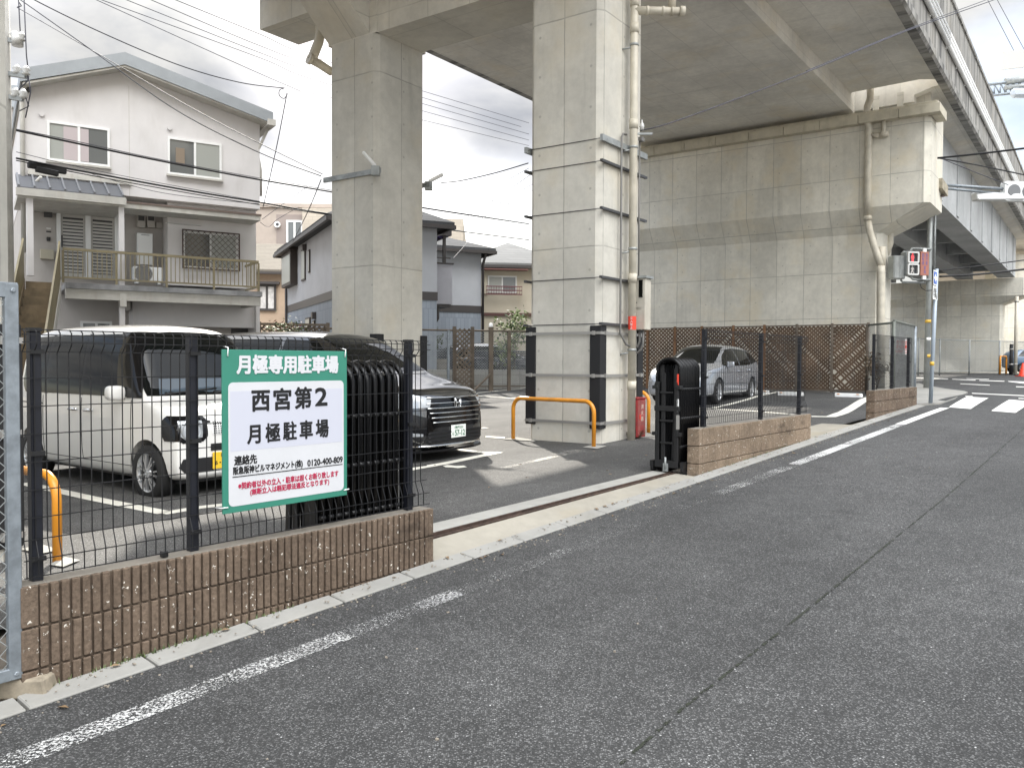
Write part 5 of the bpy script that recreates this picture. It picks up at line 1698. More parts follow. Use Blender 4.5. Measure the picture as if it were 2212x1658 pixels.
for i, z in enumerate((0.80, 0.735, 0.675, 0.615, 0.555, 0.495)):
    w_ = (0.58, 0.60, 0.60, 0.57, 0.545, 0.52)[i]
    van.line('grille_bar', MT['chrome'], [(-w_, z), (w_, z)], 'F', 0.016 if i else 0.030, 0.014, van.th)
van.patch('lower_grille', MT['plastic'], [(-0.58, 0.38), (0.58, 0.38), (0.66, 0.23), (-0.66, 0.23)], 'F', 0.005)
for z in (0.36, 0.31, 0.26): van.line('grille_bar', MT['gloss'], [(-0.6, z), (0.6, z)], 'F', 0.014, 0.012, van.th)
mb = MB(VF)
mb.prism([(2.26, 0.84), (2.38, 0.68), (2.475, 0.36), (2.475, -0.36), (2.38, -0.68), (2.26, -0.84), (2.2, -0.86), (2.36, 0.0), (2.2, 0.86)], 'z', 0.12, 0.15)
mb.build('front_lip', MT['gloss'], van.th)
van.line('lip_trim', MT['chrome'], [(-0.72, 0.21), (-0.3, 0.20), (0.3, 0.20), (0.72, 0.21)], 'F', 0.028, 0.014, van.th)
van.line('bonnet_gap', MT['seam'], [(-0.7, 0.86), (0, 0.87), (0.7, 0.86)], 'F', 0.008, 0.002)
h = van.surf(0, 0.735, 'F')
mb = MB(VF @ 1 if False else VF)
def rrect(w, hh, r, n=5):
    out = []
    for (sx_, sz_, a0) in ((1, 1, 0), (-1, 1, 90), (-1, -1, 180), (1, -1, 270)):
        for k in range(n + 1):
            a = radians(a0 + 90 * k / n); out.append((sx_ * (w - r) + r * cos(a), sz_ * (hh - r) + r * sin(a)))
    return out
mb.prism([(y, h.z + z) for y, z in rrect(0.082, 0.078, 0.03)], 'x', h.x + 0.004, h.x + 0.022)
em = mb.build('emblem', MT['gloss'], van.th, bevel=0.003)
mb = MB(VF)
x_ = h.x + 0.024
fr_pts = [(x_, y, h.z + z) for y, z in rrect(0.068, 0.064, 0.026)]
mb.tube(fr_pts + [fr_pts[0]], 0.006, 6)
for s_ in (-1, 1):
    mb.tube([(x_, s_ * 0.050, h.z + 0.048), (x_, s_ * 0.034, h.z + 0.004), (x_, s_ * 0.030, h.z - 0.050)], 0.0085, 6)
mb.tube([(x_, -0.033, h.z - 0.002), (x_, 0.033, h.z - 0.002)], 0.0075, 6)
mb.build('emblem_mark', MT['chrome'], em)
van.plate(0.02, 0.36, MT['platew'], [('•神戸332•', 0.0, 0.050, 0.042, 0.20, MT['plateg']), ('ら', -0.13, -0.03, 0.05, 0.035, MT['plateg']), ('57-12', 0.025, -0.022, 0.105, 0.225, MT['plateg'])])

# ---- silver estate car in front of the lattice fence, three-quarter view
sf = at_depth(*ph8(1075, 747), 20.2); sr = at_depth(*ph8(1455, 650), 22.7)
hd = Vector((sf.x - sr.x, sf.y - sr.y)).normalized()
SZ = 0.25
lf = Vector((-hd.y, hd.x))
mid = Vector(((sf.x + sr.x) / 2, (sf.y + sr.y) / 2)) - lf * 0.70
EF = Frame(mid.x, mid.y, math.atan2(hd.x, hd.y), SZ)
MT['silver'] = car_paint('silver_paint', (0.48, 0.50, 0.54), 0.25, 0.55)
est = Car('estate_car', 'silver estate car parked in front of the brown lattice fence', EF, [
    (-2.16, 0.42, 0.90, 1.05, 0.66, 0.72, 0.55), (-2.10, 0.28, 0.92, 1.28, 0.76, 0.79, 0.54), (-1.85, 0.20, 0.93, 1.42, 0.82, 0.835, 0.56), (-1.2, 0.18, 0.91, 1.47, 0.83, 0.845, 0.59), (-0.2, 0.18, 0.88, 1.485, 0.83, 0.845, 0.60), (0.30, 0.18, 0.87, 1.44, 0.83, 0.845, 0.59),
    (0.70, 0.18, 0.87, 1.25, 0.83, 0.84, 0.62), (1.10, 0.18, 0.88, 1.04, 0.83, 0.835, 0.66), (1.25, 0.18, 0.88, 0.965, 0.83, 0.83, 0.68), (1.60, 0.18, 0.84, 0.92, 0.82, 0.80, 0.64), (1.92, 0.19, 0.75, 0.83, 0.78, 0.74, 0.58), (2.12, 0.20, 0.62, 0.69, 0.68, 0.64, 0.5), (2.20, 0.24, 0.50, 0.56, 0.56, 0.54, 0.42)],
    MT['silver'], [(1.30, 0.31, 0.35), (-1.30, 0.31, 0.35)])
est.underside(-2.0, 2.0, 0.66, 0.22)
est.patch('windscreen', MT[g_], [(-0.62, 0.99), (0.62, 0.99), (0.56, 1.25), (0.50, 1.405), (0.0, 1.44), (-0.50, 1.405), (-0.56, 1.25)], 'F')
for sd_ in 'LR':
    sy = 1 if sd_ == 'L' else -1
    est.patch('front_door_window', MT[g_], [(0.98, 0.93), (0.60, 1.18), (0.22, 1.34), (-0.25, 1.375), (-0.25, 0.93)], sd_)
    est.patch('rear_door_window', MT[g_], [(-0.30, 0.93), (-0.30, 1.375), (-1.15, 1.35), (-1.20, 0.96)], sd_)
    est.patch('quarter_window', MT[g_], [(-1.24, 0.97), (-1.22, 1.34), (-1.70, 1.26), (-1.95, 1.05)], sd_)
    est.wheel(1.30, sy * 0.735, 0.305, 0.18, sy, 10); est.wheel(-1.30, sy * 0.735, 0.305, 0.18, sy, 10)
    est.mirror(0.72, sy * 0.80, 0.97, MT['silver'], sy)
    hl = est.patch('headlight', MT['lamp'], [(sy * 0.40, 0.66), (sy * 0.74, 0.78), (sy * 0.76, 0.72), (sy * 0.70, 0.62), (sy * 0.42, 0.60)], 'F', 0.006)
    est.patch('lamp_side', MT['lamp'], [(2.02, 0.73), (1.68, 0.82), (1.72, 0.74), (2.0, 0.62)], sd_, 0.006, hl)
    for xx in (1.0, -0.27, -1.2): est.line('door_gap', MT['seam'], [(xx, 0.30), (xx, 0.9)], sd_, 0.008, 0.0015)
    est.handle(-0.12, 0.80, sd_, MT['silver']); est.handle(-1.02, 0.82, sd_, MT['silver'])
est.patch('grille', MT['plastic'], [(-0.46, 0.57), (0.46, 0.57), (0.50, 0.45), (0.42, 0.27), (-0.42, 0.27), (-0.50, 0.45)], 'F', 0.006)
for z in (0.50, 0.43, 0.36, 0.30): est.line('grille_bar', MT['gloss'], [(-0.44, z), (0.44, z)], 'F', 0.014, 0.012, est.th)
est.line('bonnet_gap', MT['seam'], [(-0.55, 0.72), (0.55, 0.72)], 'F', 0.008, 0.002)
est.plate(0.0, 0.40, MT['platew'], [])
# ------------------------------------------------------------------ houses beyond the car park
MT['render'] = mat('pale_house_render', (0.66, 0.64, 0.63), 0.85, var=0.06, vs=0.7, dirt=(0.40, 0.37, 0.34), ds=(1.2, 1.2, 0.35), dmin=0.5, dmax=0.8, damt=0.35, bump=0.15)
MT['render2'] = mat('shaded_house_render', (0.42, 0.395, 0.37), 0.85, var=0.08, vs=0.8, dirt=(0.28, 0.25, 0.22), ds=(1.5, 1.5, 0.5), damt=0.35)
MT['roofblue'] = mat('blue_grey_roof_sheet', (0.28, 0.30, 0.315), 0.45, 0.1, var=0.06)
MT['roofdark'] = mat('dark_porch_roof', (0.10, 0.105, 0.115), 0.5, 0.1)
MT['trimw'] = mat('cream_trim', (0.50, 0.485, 0.44), 0.6, var=0.1, dirt=(0.35, 0.3, 0.25), damt=0.5)
MT['olive'] = mat('olive_rail_paint', (0.22, 0.185, 0.105), 0.5, var=0.15, vs=3.0, dirt=(0.30, 0.24, 0.17), damt=0.4)
MT['stairb'] = mat('brown_stair_paint', (0.24, 0.185, 0.115), 0.6, var=0.25, vs=2.5, dirt=(0.08, 0.06, 0.04))
MT['alum'] = mat('pale_aluminium_frame', (0.62, 0.62, 0.60), 0.45, 0.2)
MT['bronze'] = mat('dark_bronze_frame', (0.045, 0.035, 0.03), 0.5, 0.2)
MT['slab'] = mat('stained_slab_edge', (0.24, 0.24, 0.24), 0.8, var=0.35, vs=2.5)
MT['louvre'] = mat('pale_louvre', (0.48, 0.47, 0.44), 0.5)
MT['boxg'] = mat('grey_box_plastic', (0.42, 0.40, 0.37), 0.5)
MT['winA'] = glass('window_glass', (0.15, 0.155, 0.15), 0.06)
MT['winB'] = glass('frosted_window_glass', (0.34, 0.35, 0.32), 0.35)
HA = Frame(at_depth(562, 600, 23.0).x, 23.0, atan((3900 - CX) / FPX))
hs = thing('house', 'white two and a half storey gabled house with balcony and outside stairs', 'house', HA)


def hp(px, py, y=0.0): return HA.hit_y(px, py, y)


def hbox(mb, a, b, y0, y1, ref=None):
    """box between two photo points taken on the plane y = ref (front)"""
    r = y0 if ref is None else ref
    (x0, z0), (x1, z1) = hp(*a, r), hp(*b, r)
    return mb.box(x0, y0, z0, x1, y1, z1)


def window(parent, F, x0, z0, x1, z1, y, frame_m, pane_ms, t=0.05, name='window', curtain=None):
    mb = MB(F)
    mb.box(x0, y - 0.05, z0, x0 + t, y + 0.01, z1); mb.box(x1 - t, y - 0.05, z0, x1, y + 0.01, z1)
    mb.box(x0 + t, y - 0.048, z1 - t, x1 - t, y + 0.01, z1); mb.box(x0 + t, y - 0.048, z0, x1 - t, y + 0.01, z0 + t)
    mb.box((x0 + x1) / 2 - t * 0.5, y - 0.044, z0 + t, (x0 + x1) / 2 + t * 0.5, y + 0.01, z1 - t)
    w = mb.build(name, frame_m, parent)
    k = len(pane_ms)
    for i, m in enumerate(pane_ms):
        a = x0 + t + (x1 - x0 - 2 * t) * i / k; b = x0 + t + (x1 - x0 - 2 * t) * (i + 1) / k
        mb = MB(F); mb.box(a, y - 0.02 - 0.008 * i, z0 + t, b, y - 0.012, z1 - t); mb.build('pane', m, w)
    return w


xl = hp(53, 400)[0]; xr = 0.0
zE = hp(558, 262)[1]; zEl = hp(53, 162)[1]; xR, zR = hp(270, 133); zB3 = hp(53, 385)[1]
zb3r = hp(558, 465)[1]; z3 = (zB3 + zb3r) / 2
D = 9.0
z2f = hp(300, 605, 0)[1]     # balcony floor level on the wall
REC = 1.05                   # how far the middle storey stands back
mb = MB(HA)
mb.prism([(xl, z3), (xr, z3), (xr, zE), (xR, zR), (xl, zEl)], 'y', 0, D)
mb.build('wall', MT['render'], hs)
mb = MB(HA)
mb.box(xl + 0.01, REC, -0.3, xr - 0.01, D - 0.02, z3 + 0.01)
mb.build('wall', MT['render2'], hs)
# front strip of the middle storey at the right: panel wall with the barred window
xw = hp(362, 520, 0.35)[0]
mb = MB(HA); mb.box(xw, 0.35, z2f - 0.05, xr - 0.012, REC + 0.01, z3 + 0.005); mb.build('wall', MT['render'], hs)
xpil = hp(286, 520, 0.0)
# gable roof with deep blue-grey verge
ov = 0.42
(xa, za) = hp(43, 148, -ov); (xm, zm) = hp(270, 113, -ov); (xc, zc_) = hp(590, 243, -ov)
(xa2, za2) = hp(48, 166, -ov); (xm2, zm2) = hp(270, 134, -ov); (xc2, zc2) = hp(578, 253, -ov)
mb = MB(HA)
for (p, q) in (((xa, za), (xm, zm)), ((xm, zm), (xc, zc_))):
    mb.hexa([(p[0], -ov, p[1] - 0.30), (q[0], -ov, q[1] - 0.30), (q[0], D + 0.3, q[1] - 0.30), (p[0], D + 0.3, p[1] - 0.30)], [(p[0], -ov, p[1]), (q[0], -ov, q[1]), (q[0], D + 0.3, q[1]), (p[0], D + 0.3, p[1])])
mb.build('roof', MT['roofblue'], hs)
mb = MB(HA)
for (p, q) in (((xa + 0.05, za - 0.302), (xm, zm - 0.302)), ((xm, zm - 0.302), (xc - 0.12, zc_ - 0.302 + 0.05))):
    mb.hexa([(p[0], -ov + 0.03, p[1] - 0.05), (q[0], -ov + 0.03, q[1] - 0.05), (q[0], D, q[1] - 0.05), (p[0], D, p[1] - 0.05)], [(p[0], -ov + 0.03, p[1]), (q[0], -ov + 0.03, q[1]), (q[0], D, q[1]), (p[0], D, p[1])])
mb.build('soffit', MT['trimw'], hs)
mb = MB(HA); mb.box(xc - 0.16, -ov - 0.04, zc_ - 0.36, xc + 0.06, D, zc_ - 0.20)
mb.tube([(xc - 0.02, -ov + 0.3, zc_ - 0.3), (xc - 0.3, 0.05, zc_ - 1.0), (xr + 0.04, 0.06, zc_ - 1.5), (xr + 0.04, 0.06, zc_ - 2.2)], 0.04, 8)
mb.build('gutter', MT['trimw'], hs)
mb = MB(HA)
gx = hp(48, 300)[0]
mb.tube([(gx + 0.12, -0.3, zEl - 0.05), (gx, -0.12, zEl - 0.5), (gx, -0.06, zEl - 0.9), (gx, -0.06, z3 - 1.6)], 0.055, 8)
mb.tube([(gx, -0.06, z3 - 0.25), (gx + 0.35, -0.5, z3 + 0.15)], 0.035, 8)
mb.build('downpipe', MT['trimw'], hs)
# upper windows with curtains behind the glass
for (a, b, ms) in (((101, 264), (237, 358), (MT['winB'], MT['winA'])), ((361, 297), (478, 384), (MT['winA'], MT['winB']))):
    (x0, z1) = hp(*a); (x1, z0) = hp(*b)
    zt_ = hp((a[0] + b[0]) / 2, (264 + 276) / 2 if a[0] < 200 else (296 + 312) / 2)[1]
    zo = hp((a[0] + b[0]) / 2, (349 + 360) / 2 if a[0] < 200 else (376.5 + 390) / 2)[1]
    w = window(hs, HA, x0, zo, x1, zt_, -0.002, MT['white'], ms, 0.055)
    mb = MB(HA)
    if a[0] < 200:
        n = 26; xs_ = [x0 + 0.35 + (x1 - x0) * 0.40 * i / n for i in range(n + 1)]
        for i in range(n):
            mb.box(xs_[i], -0.0345 - 0.004 * (i % 2), zo + 0.07, xs_[i + 1], -0.031, zt_ - 0.09)
        mb.build('curtain', mat('pinkish_curtain', (0.50, 0.44, 0.44), 0.8), w)
    else:
        mb.box(x0 + 0.2, -0.0345, zo + 0.3, x0 + 0.42, -0.031, zt_ - 0.25)
        mb.build('curtain', mat('tan_paper', (0.24, 0.19, 0.14), 0.8), w)
    mb = MB(HA); mb.box(x0 - 0.03, -0.10, zo - 0.05, x1 + 0.03, 0.0, zo - 0.003); mb.build('sill', MT['trimw'], w)
for (px, py) in ((90, 247), (366, 277)):
    x, z = hp(px, py); mb = MB(HA); mb.disc((x, 0.01, z), (0, -1, 0), 0.06, 0.06, 14); mb.build('vent', MT['render'], hs)
x, z = hp(60, 188); mb = MB(HA); mb.box(x - 0.04, -0.06, z - 0.13, x + 0.06, 0, z + 0.13); mb.build('junction_box', MT['stain'], hs)
# panel seams
mb = MB(HA)
x, z = hp(279, 300); mb.box(x - 0.006, -0.004, z3, x + 0.006, 0.002, zR - 0.6); mb.build('panel_joint', MT['trimw'], hs)

# porch roof over the door
PO = -0.95
(pa, pz) = hp(*ph1(112, 1215), PO); (pb, pzb) = hp(*ph1(808, 1268), PO)
pz = (pz + pzb) / 2
(q0, qz) = hp(*ph1(180, 1160), 0); (q1, qzb) = hp(*ph1(850, 1212), 0)
qz = (qz + qzb) / 2 + 0.05
mb = MB(HA)
mb.hexa([(pa, PO, pz - 0.08), (pb, PO, pz - 0.08), (pb, -0.002, qz - 0.08), (pa, -0.002, qz - 0.08)], [(pa, PO, pz), (pb, PO, pz), (pb, -0.002, qz), (pa, -0.002, qz)])
pr_ = mb.build('porch_roof', MT['roofdark'], hs)
mb = MB(HA)
for i in range(8):
    x = pa + 0.03 + (pb - pa - 0.06) * i / 7
    mb.bar((x, PO - 0.01, pz + 0.02), (x, -0.01, qz + 0.02), 0.04, 0.045)
mb.build('seam', mat('porch_seam', (0.17, 0.175, 0.185), 0.5), pr_)
mb = MB(HA); mb.box(pa - 0.03, PO - 0.05, pz - 0.20, pb + 0.03, PO + 0.04, pz - 0.03); mb.box(pa, PO + 0.04, pz - 0.24, pb, REC, pz - 0.085)
mb.box(q0, -0.06, qz + 0.02, q1, 0.004, qz + 0.14)
mb.build('porch_fascia', MT['trimw'], pr_)
# posts of the porch
for (a, b) in (((57, 470), (72, 612)), ((257, 425), (268, 600))):
    x0 = hp(a[0], 500, PO + 0.1)[0]; x1 = hp(b[0], 500, PO + 0.1)[0]
    mb = MB(HA); mb.box(x0, PO + 0.06, -0.2 if a[0] > 100 else z2f - 0.1, x1, PO + 0.24, pz - 0.2); mb.build('porch_post', MT['render'], hs)
# small eave over the balcony
(ea, ez) = hp(*ph1(805, 1325), -0.45); (eb, ezb) = hp(*ph1(1688, 1402), -0.45); ez = (ez + ezb) / 2
mb = MB(HA); mb.box(ea, -0.45, ez - 0.10, eb, 0.5, ez + 0.02); mb.build('eave', MT['trimw'], hs)
mb = MB(HA); mb.box(ea - 0.02, -0.47, ez + 0.022, eb + 0.02, 0.003, ez + 0.07); mb.build('eave_flashing', mat('brown_flashing', (0.16, 0.12, 0.10), 0.6), hs)
# front door: sliding louvred leaves
(dx0, dz1) = hp(*ph1(365, 1340), REC - 0.06); (dx1, _) = hp(*ph1(765, 1360), REC - 0.06); (_, dz0) = hp(190, 601, REC - 0.06)
mb = MB(HA); t = 0.09
mb.box(dx0, REC - 0.10, dz0, dx0 + t, REC + 0.01, dz1); mb.box(dx1 - t, REC - 0.10, dz0, dx1, REC + 0.01, dz1); mb.box(dx0 + t, REC - 0.098, dz1 - 0.12, dx1 - t, REC + 0.01, dz1)
xm_ = (dx0 + dx1) / 2; mb.box(xm_ - 0.06, REC - 0.096, dz0, xm_ + 0.06, REC + 0.01, dz1 - 0.12)
door = mb.build('door', MT['whiteg'], hs)
for (a, b) in ((dx0 + t + 0.05, xm_ - 0.11), (xm_ + 0.11, dx1 - t - 0.05)):
    mb = MB(HA); mb.box(a - 0.05, REC - 0.05, dz0, b + 0.05, REC - 0.04, dz1 - 0.12); mb.build('leaf', MT['louvre'], door)
    mb = MB(HA); mb.box(a, REC - 0.055, dz0 + 0.12, b, REC - 0.052, dz1 - 0.24); mb.build('screen', MT['stain'], door)
    mb = MB(HA); z = dz0 + 0.14
    while z < dz1 - 0.28:
        mb.box(a, REC - 0.075, z, b, REC - 0.056, z + 0.052); z += 0.085
    mb.build('louvre_slats', MT['louvre'], door)
mb = MB(HA); mb.box(dx0 + 0.1, REC - 0.11, dz0 + 0.75, dx0 + 0.13, REC - 0.09, dz0 + 1.05); mb.build('handle', MT['stain'], door)


def fix(name, a, b, y0, y1, m, label=None, bev=0.006):
    mb = MB(HA); hbox(mb, a, b, y0, y1); return mb.build(name, m, hs, bevel=bev)


fix('wall_lamp', ph1(285, 1355), ph1(340, 1408), REC - 0.12, REC, MT['stain'])
fix('doorbell', ph1(303, 1535), ph1(328, 1562), REC - 0.05, REC, MT['ink'])
fix('name_plate', ph1(300, 1475), ph1(330, 1486), REC - 0.02, REC, MT['white'])
fix('name_plate', ph1(300, 1495), ph1(330, 1507), REC - 0.02, REC, MT['stain'])
fix('letter_box', ph4(262, -45), ph4(350, 22), REC - 0.2, REC, mat('letter_box', (0.42, 0.39, 0.30), 0.5))
for q in (890, 953):
    m_ = fix('electric_meter', ph1(q, 1392), ph1(q + 52, 1476), REC - 0.14, REC, MT['boxg'])
    mb = MB(HA); hbox(mb, ph1(q + 6, 1397), ph1(q + 46, 1432), REC - 0.15, REC - 0.141); mb.build('meter_window', MT['stain'], m_)
fix('wall_box', ph1(1010, 1440), ph1(1055, 1480), REC - 0.08, REC, MT['boxg'])
wh = fix('water_heater', ph1(888, 1508), ph4(990, 60), REC - 0.25, REC - 0.01, MT['whiteg'])
mb = MB(HA); hbox(mb, ph1(915, 1520), ph1(968, 1527), REC - 0.256, REC - 0.251); mb.build('heater_vent', MT['stain'], wh)
# air conditioner on the balcony
(ax0, az1) = hp(*ph4(866, 66), -0.35); (ax1, az0) = hp(*ph4(1056, 176), -0.35)
mb = MB(HA); mb.box(ax0, -0.35, az0 + 0.04, ax1, -0.02, az1); mb.box(ax0 + 0.05, -0.33, az0 - 0.04, ax0 + 0.13, -0.05, az0 + 0.039); mb.box(ax1 - 0.13, -0.33, az0 - 0.04, ax1 - 0.05, -0.05, az0 + 0.039)
ac = mb.build('air_conditioner', MT['whiteg'], hs, bevel=0.012)
cxa = ax0 + (ax1 - ax0) * 0.33; cza = (az0 + az1) / 2 + 0.02
mb = MB(HA); mb.disc((cxa, -0.351, cza), (0, -1, 0), 0.21, 0.008, 28); fg = mb.build('fan_grille', MT['stain'], ac)
mb = MB(HA)
for k in range(6):
    r_ = 0.03 + 0.032 * k; mb.lathe([(r_, -0.366), (r_ + 0.006, -0.366)], (cxa, 0, cza), 'y', 24)
mb.build('fan_rings', MT['alum'], fg, fix=False)
# barred window at the right of the balcony
(x0, z1_) = hp(*ph1(1172, 1488), 0.35); (x1, z0_) = hp(*ph4(1545, 105), 0.35)
w = window(hs, HA, x0 + 0.04, z0_ + 0.03, x1 - 0.04, z1_ - 0.03, 0.34, MT['alum'], (MT['winA'], MT['winB']), 0.05)
mb = MB(HA)
for (p, q) in diag_lines(x0, x1, z0_, z1_, 0.155): mb.tube([(p[0], 0.20, p[1]), (q[0], 0.20, q[1])], 0.0075, 4, cap=False)
for (a, b, c, d_) in ((x0, z0_, x1, z0_ + 0.03), (x0, z1_ - 0.03, x1, z1_), (x0, z0_, x0 + 0.03, z1_), (x1 - 0.03, z0_, x1, z1_)): mb.box(a, 0.185, b, c, 0.215, d_)
mb.build('grille', MT['rust'], w)
fix('tube_light', ph1(1075, 1440), ph1(1305, 1462), 0.22, 0.345, MT['white'])

# balcony
BO = -1.05
(b0, bz) = hp(*ph4(425, 195), BO); (b1, bz2) = hp(*ph4(1700, 240), BO); bz = (bz + bz2) / 2 + 0.06
mb = MB(HA); mb.box(b0, BO, bz - 0.13, b1, REC, bz); mb.build('balcony_slab', MT['slab'], hs)
mb = MB(HA); mb.box(b0, BO + 0.06, bz - 0.37, b1 - 0.03, BO + 0.20, bz - 0.132); mb.box(b1 - 0.18, BO + 0.205, bz - 0.36, b1 - 0.04, REC - 0.005, bz - 0.133)
xj = hp(*ph4(800, 220), BO)[0]; mb.box(xj - 0.07, BO + 0.03, bz - 0.52, xj + 0.07, BO + 0.23, bz - 0.2)
mb.build('balcony_beam', MT['trimw'], hs)
zr = (hp(*ph1(410, 1607), BO)[1] + hp(*ph4(1676, 28), BO)[1]) / 2
xa_ = hp(*ph4(408, 0), BO)[0]; xb_ = hp(*ph4(1676, 28), BO)[0]
mb = MB(HA)
mb.box(xa_, BO, zr - 0.06, xb_, BO + 0.05, zr); rail = mb.build('balcony_rail', MT['olive'], hs)
mb = MB(HA); mb.box(xa_, BO + 0.01, bz + 0.10, xb_, BO + 0.04, bz + 0.14); mb.build('bottom_rail', MT['olive'], rail)
mb = MB(HA); mb.box(xb_ - 0.03, BO + 0.051, zr - 0.06, xb_, 0.2, zr); mb.box(xb_ - 0.025, BO + 0.051, bz + 0.1, xb_ - 0.005, 0.2, bz + 0.14)
for i in range(7): mb.box(xb_ - 0.022, BO + 0.15 + 0.15 * i, bz + 0.14, xb_ - 0.008, BO + 0.165 + 0.15 * i, zr - 0.06)
mb.build('side_rail', MT['olive'], rail)
nb = 44
mb = MB(HA)
for i in range(nb + 1):
    x = xa_ + (xb_ - xa_) * i / nb; w_ = 0.026 if i % 11 == 0 else 0.009
    z0__ = bz if i % 11 == 0 else bz + 0.14
    mb.box(x - w_, BO + 0.012, z0__, x + w_, BO + 0.038, zr - 0.061)
o = mb.build('balusters', MT['olive'], rail)
# ground floor details
fix('light_box', ph4(797, 270), ph4(846, 352), 0.2, REC + 0.02, MT['boxg'])
for (a, b, ms) in ((ph4(520, 420), ph4(725, 520), (MT['winA'], MT['winA'])), (ph4(880, 390), ph4(1232, 560), (MT['louvre'], MT['louvre']))):
    (x0, z1_) = hp(*a, REC); (x1, z0_) = hp(*b, REC)
    w = window(hs, HA, x0, z0_ - 0.3, x1, z1_, REC - 0.002, MT['white'] if b[1] > 735 else MT['alum'], ms, 0.06)
    if a[0] < 120:
        mb = MB(HA)
        for (p, q) in diag_lines(x0 - 0.1, x1 + 0.1, z0_ - 0.3, z1_ + 0.05, 0.155): mb.tube([(p[0], REC - 0.12, p[1]), (q[0], REC - 0.12, q[1])], 0.007, 4, cap=False)
        mb.build('grille', MT['rust'], w)
fix('doorway', ph4(1497, 380), ph4(1607, 560), REC - 0.02, REC + 0.05, MT['stain'])
fix('vent_grille', ph4(1268, 412), ph4(1312, 456), REC - 0.03, REC, MT['stain'])
mb = MB(HA); mb.box(hp(300, 650, 0.5)[0], 0.5, -0.2, hp(310, 650, 0.5)[0], REC, bz - 0.14); mb.box(hp(553, 650, 0.2)[0], 0.2, -0.2, hp(561, 650, 0.2)[0], REC, bz - 0.14); mb.build('pier', MT['render'], hs)
mb = MB(HA); mb.box(hp(286, 650, 0.4)[0], 0.4, bz - 0.9, -0.02, REC, bz - 0.14); mb.build('lintel', MT['render'], hs)
# stairs up to the balcony, seen nearly end-on
st = hs
(sx0, sz1) = hp(*ph4(165, 158), BO); (sx1, _) = hp(*ph4(375, 165), BO)
n = 15; rise = (bz + 0.0) / n if bz > 2 else 0.2; run = 0.24
ang_dx = hp(60, 700, BO - 2.6)[0] - 0
for i in range(n):
    z = bz - rise * (i + 1); y = BO - run * (i + 1)
    k = i * run * 0.18
    mb = MB(HA); mb.box(sx0 - k, y, z - 0.02, sx1 - k, y + run + 0.03, z + 0.02); tr = mb.build('stair_tread', MT['stairb'], st)
    mb = MB(HA); mb.box(sx0 - k, y + run - 0.01, z + 0.021, sx1 - k, y + run, z + rise - 0.021); mb.build('riser', MT['stairb'], tr)
L_ = n * run; kk = n * run * 0.18
for (x, m_) in ((sx0 - 0.04, 'stairb'), (sx1 + 0.04, 'trimw')):
    mb = MB(HA)
    mb.hexa([(x - 0.03 - kk, BO - L_, -0.2), (x + 0.03 - kk, BO - L_, -0.2), (x + 0.03, BO, bz - 0.35), (x - 0.03, BO, bz - 0.35)], [(x - 0.03 - kk, BO - L_, 0.15), (x + 0.03 - kk, BO - L_, 0.15), (x + 0.03, BO, bz + 0.05), (x - 0.03, BO, bz + 0.05)])
    s_ = mb.build('stringer', MT[m_], st)
    mb = MB(HA)
    mb.hexa([(x - 0.02 - kk, BO - L_, 0.2), (x + 0.02 - kk, BO - L_, 0.2), (x + 0.02, BO, bz + 0.06), (x - 0.02, BO, bz + 0.06)], [(x - 0.02 - kk, BO - L_, 1.0), (x + 0.02 - kk, BO - L_, 1.0), (x + 0.02, BO, bz + 0.95), (x - 0.02, BO, bz + 0.95)])
    mb.build('stair_balustrade', MT['olive'], st)

# ---- blue-grey house behind the outer pillar
MT['sidl'] = mat('pale_blue_grey_siding', (0.42, 0.435, 0.46), 0.75, var=0.05, vs=1.2, bump=0.3, bs=25.0)
MT['sidw'] = mat('lilac_white_siding', (0.46, 0.46, 0.50), 0.75, var=0.04, bump=0.2)
MT['sidd'] = tiles_mat('blue_grey_board_siding', (0.31, 0.345, 0.39), 0.16, 3.0, 0.78)
MT['dbrown'] = mat('dark_brown_trim', (0.05, 0.044, 0.042), 0.5)
MT['slate'] = tiles_mat('dark_slate_roof', (0.085, 0.087, 0.09), 0.6, 0.12, 0.6)
MT['slatel'] = tiles_mat('pale_slate_roof', (0.19, 0.19, 0.185), 0.9, 0.14, 0.75)
N_ = Vector((-5.45, 26.3)); bang2 = math.atan2(0.909, 0.416)
HB_ = Frame(N_.x, N_.y, bang2)        # x to the right along the front, y away from us to the left
hb = thing('house', 'blue grey two storey house with dark slate roof behind the outer pillar', 'house', HB_)
ZE, ZBnd, LB, WBk = 5.76, 3.55, 9.6, 3.25
mb = MB(HB_); mb.box(0, 0, ZBnd, WBk, LB, ZE); mb.build('upper_wall', MT['sidl'], hb)
mb = MB(HB_); mb.box(0.004, 0.004, -0.2, WBk - 0.004, LB - 0.004, ZBnd - 0.28); mb.build('lower_wall', MT['sidd'], hb)
mb = MB(HB_); mb.box(-0.02, -0.02, ZBnd - 0.28, WBk + 0.02, LB + 0.02, ZBnd); mb.build('band', MT['dbrown'], hb)


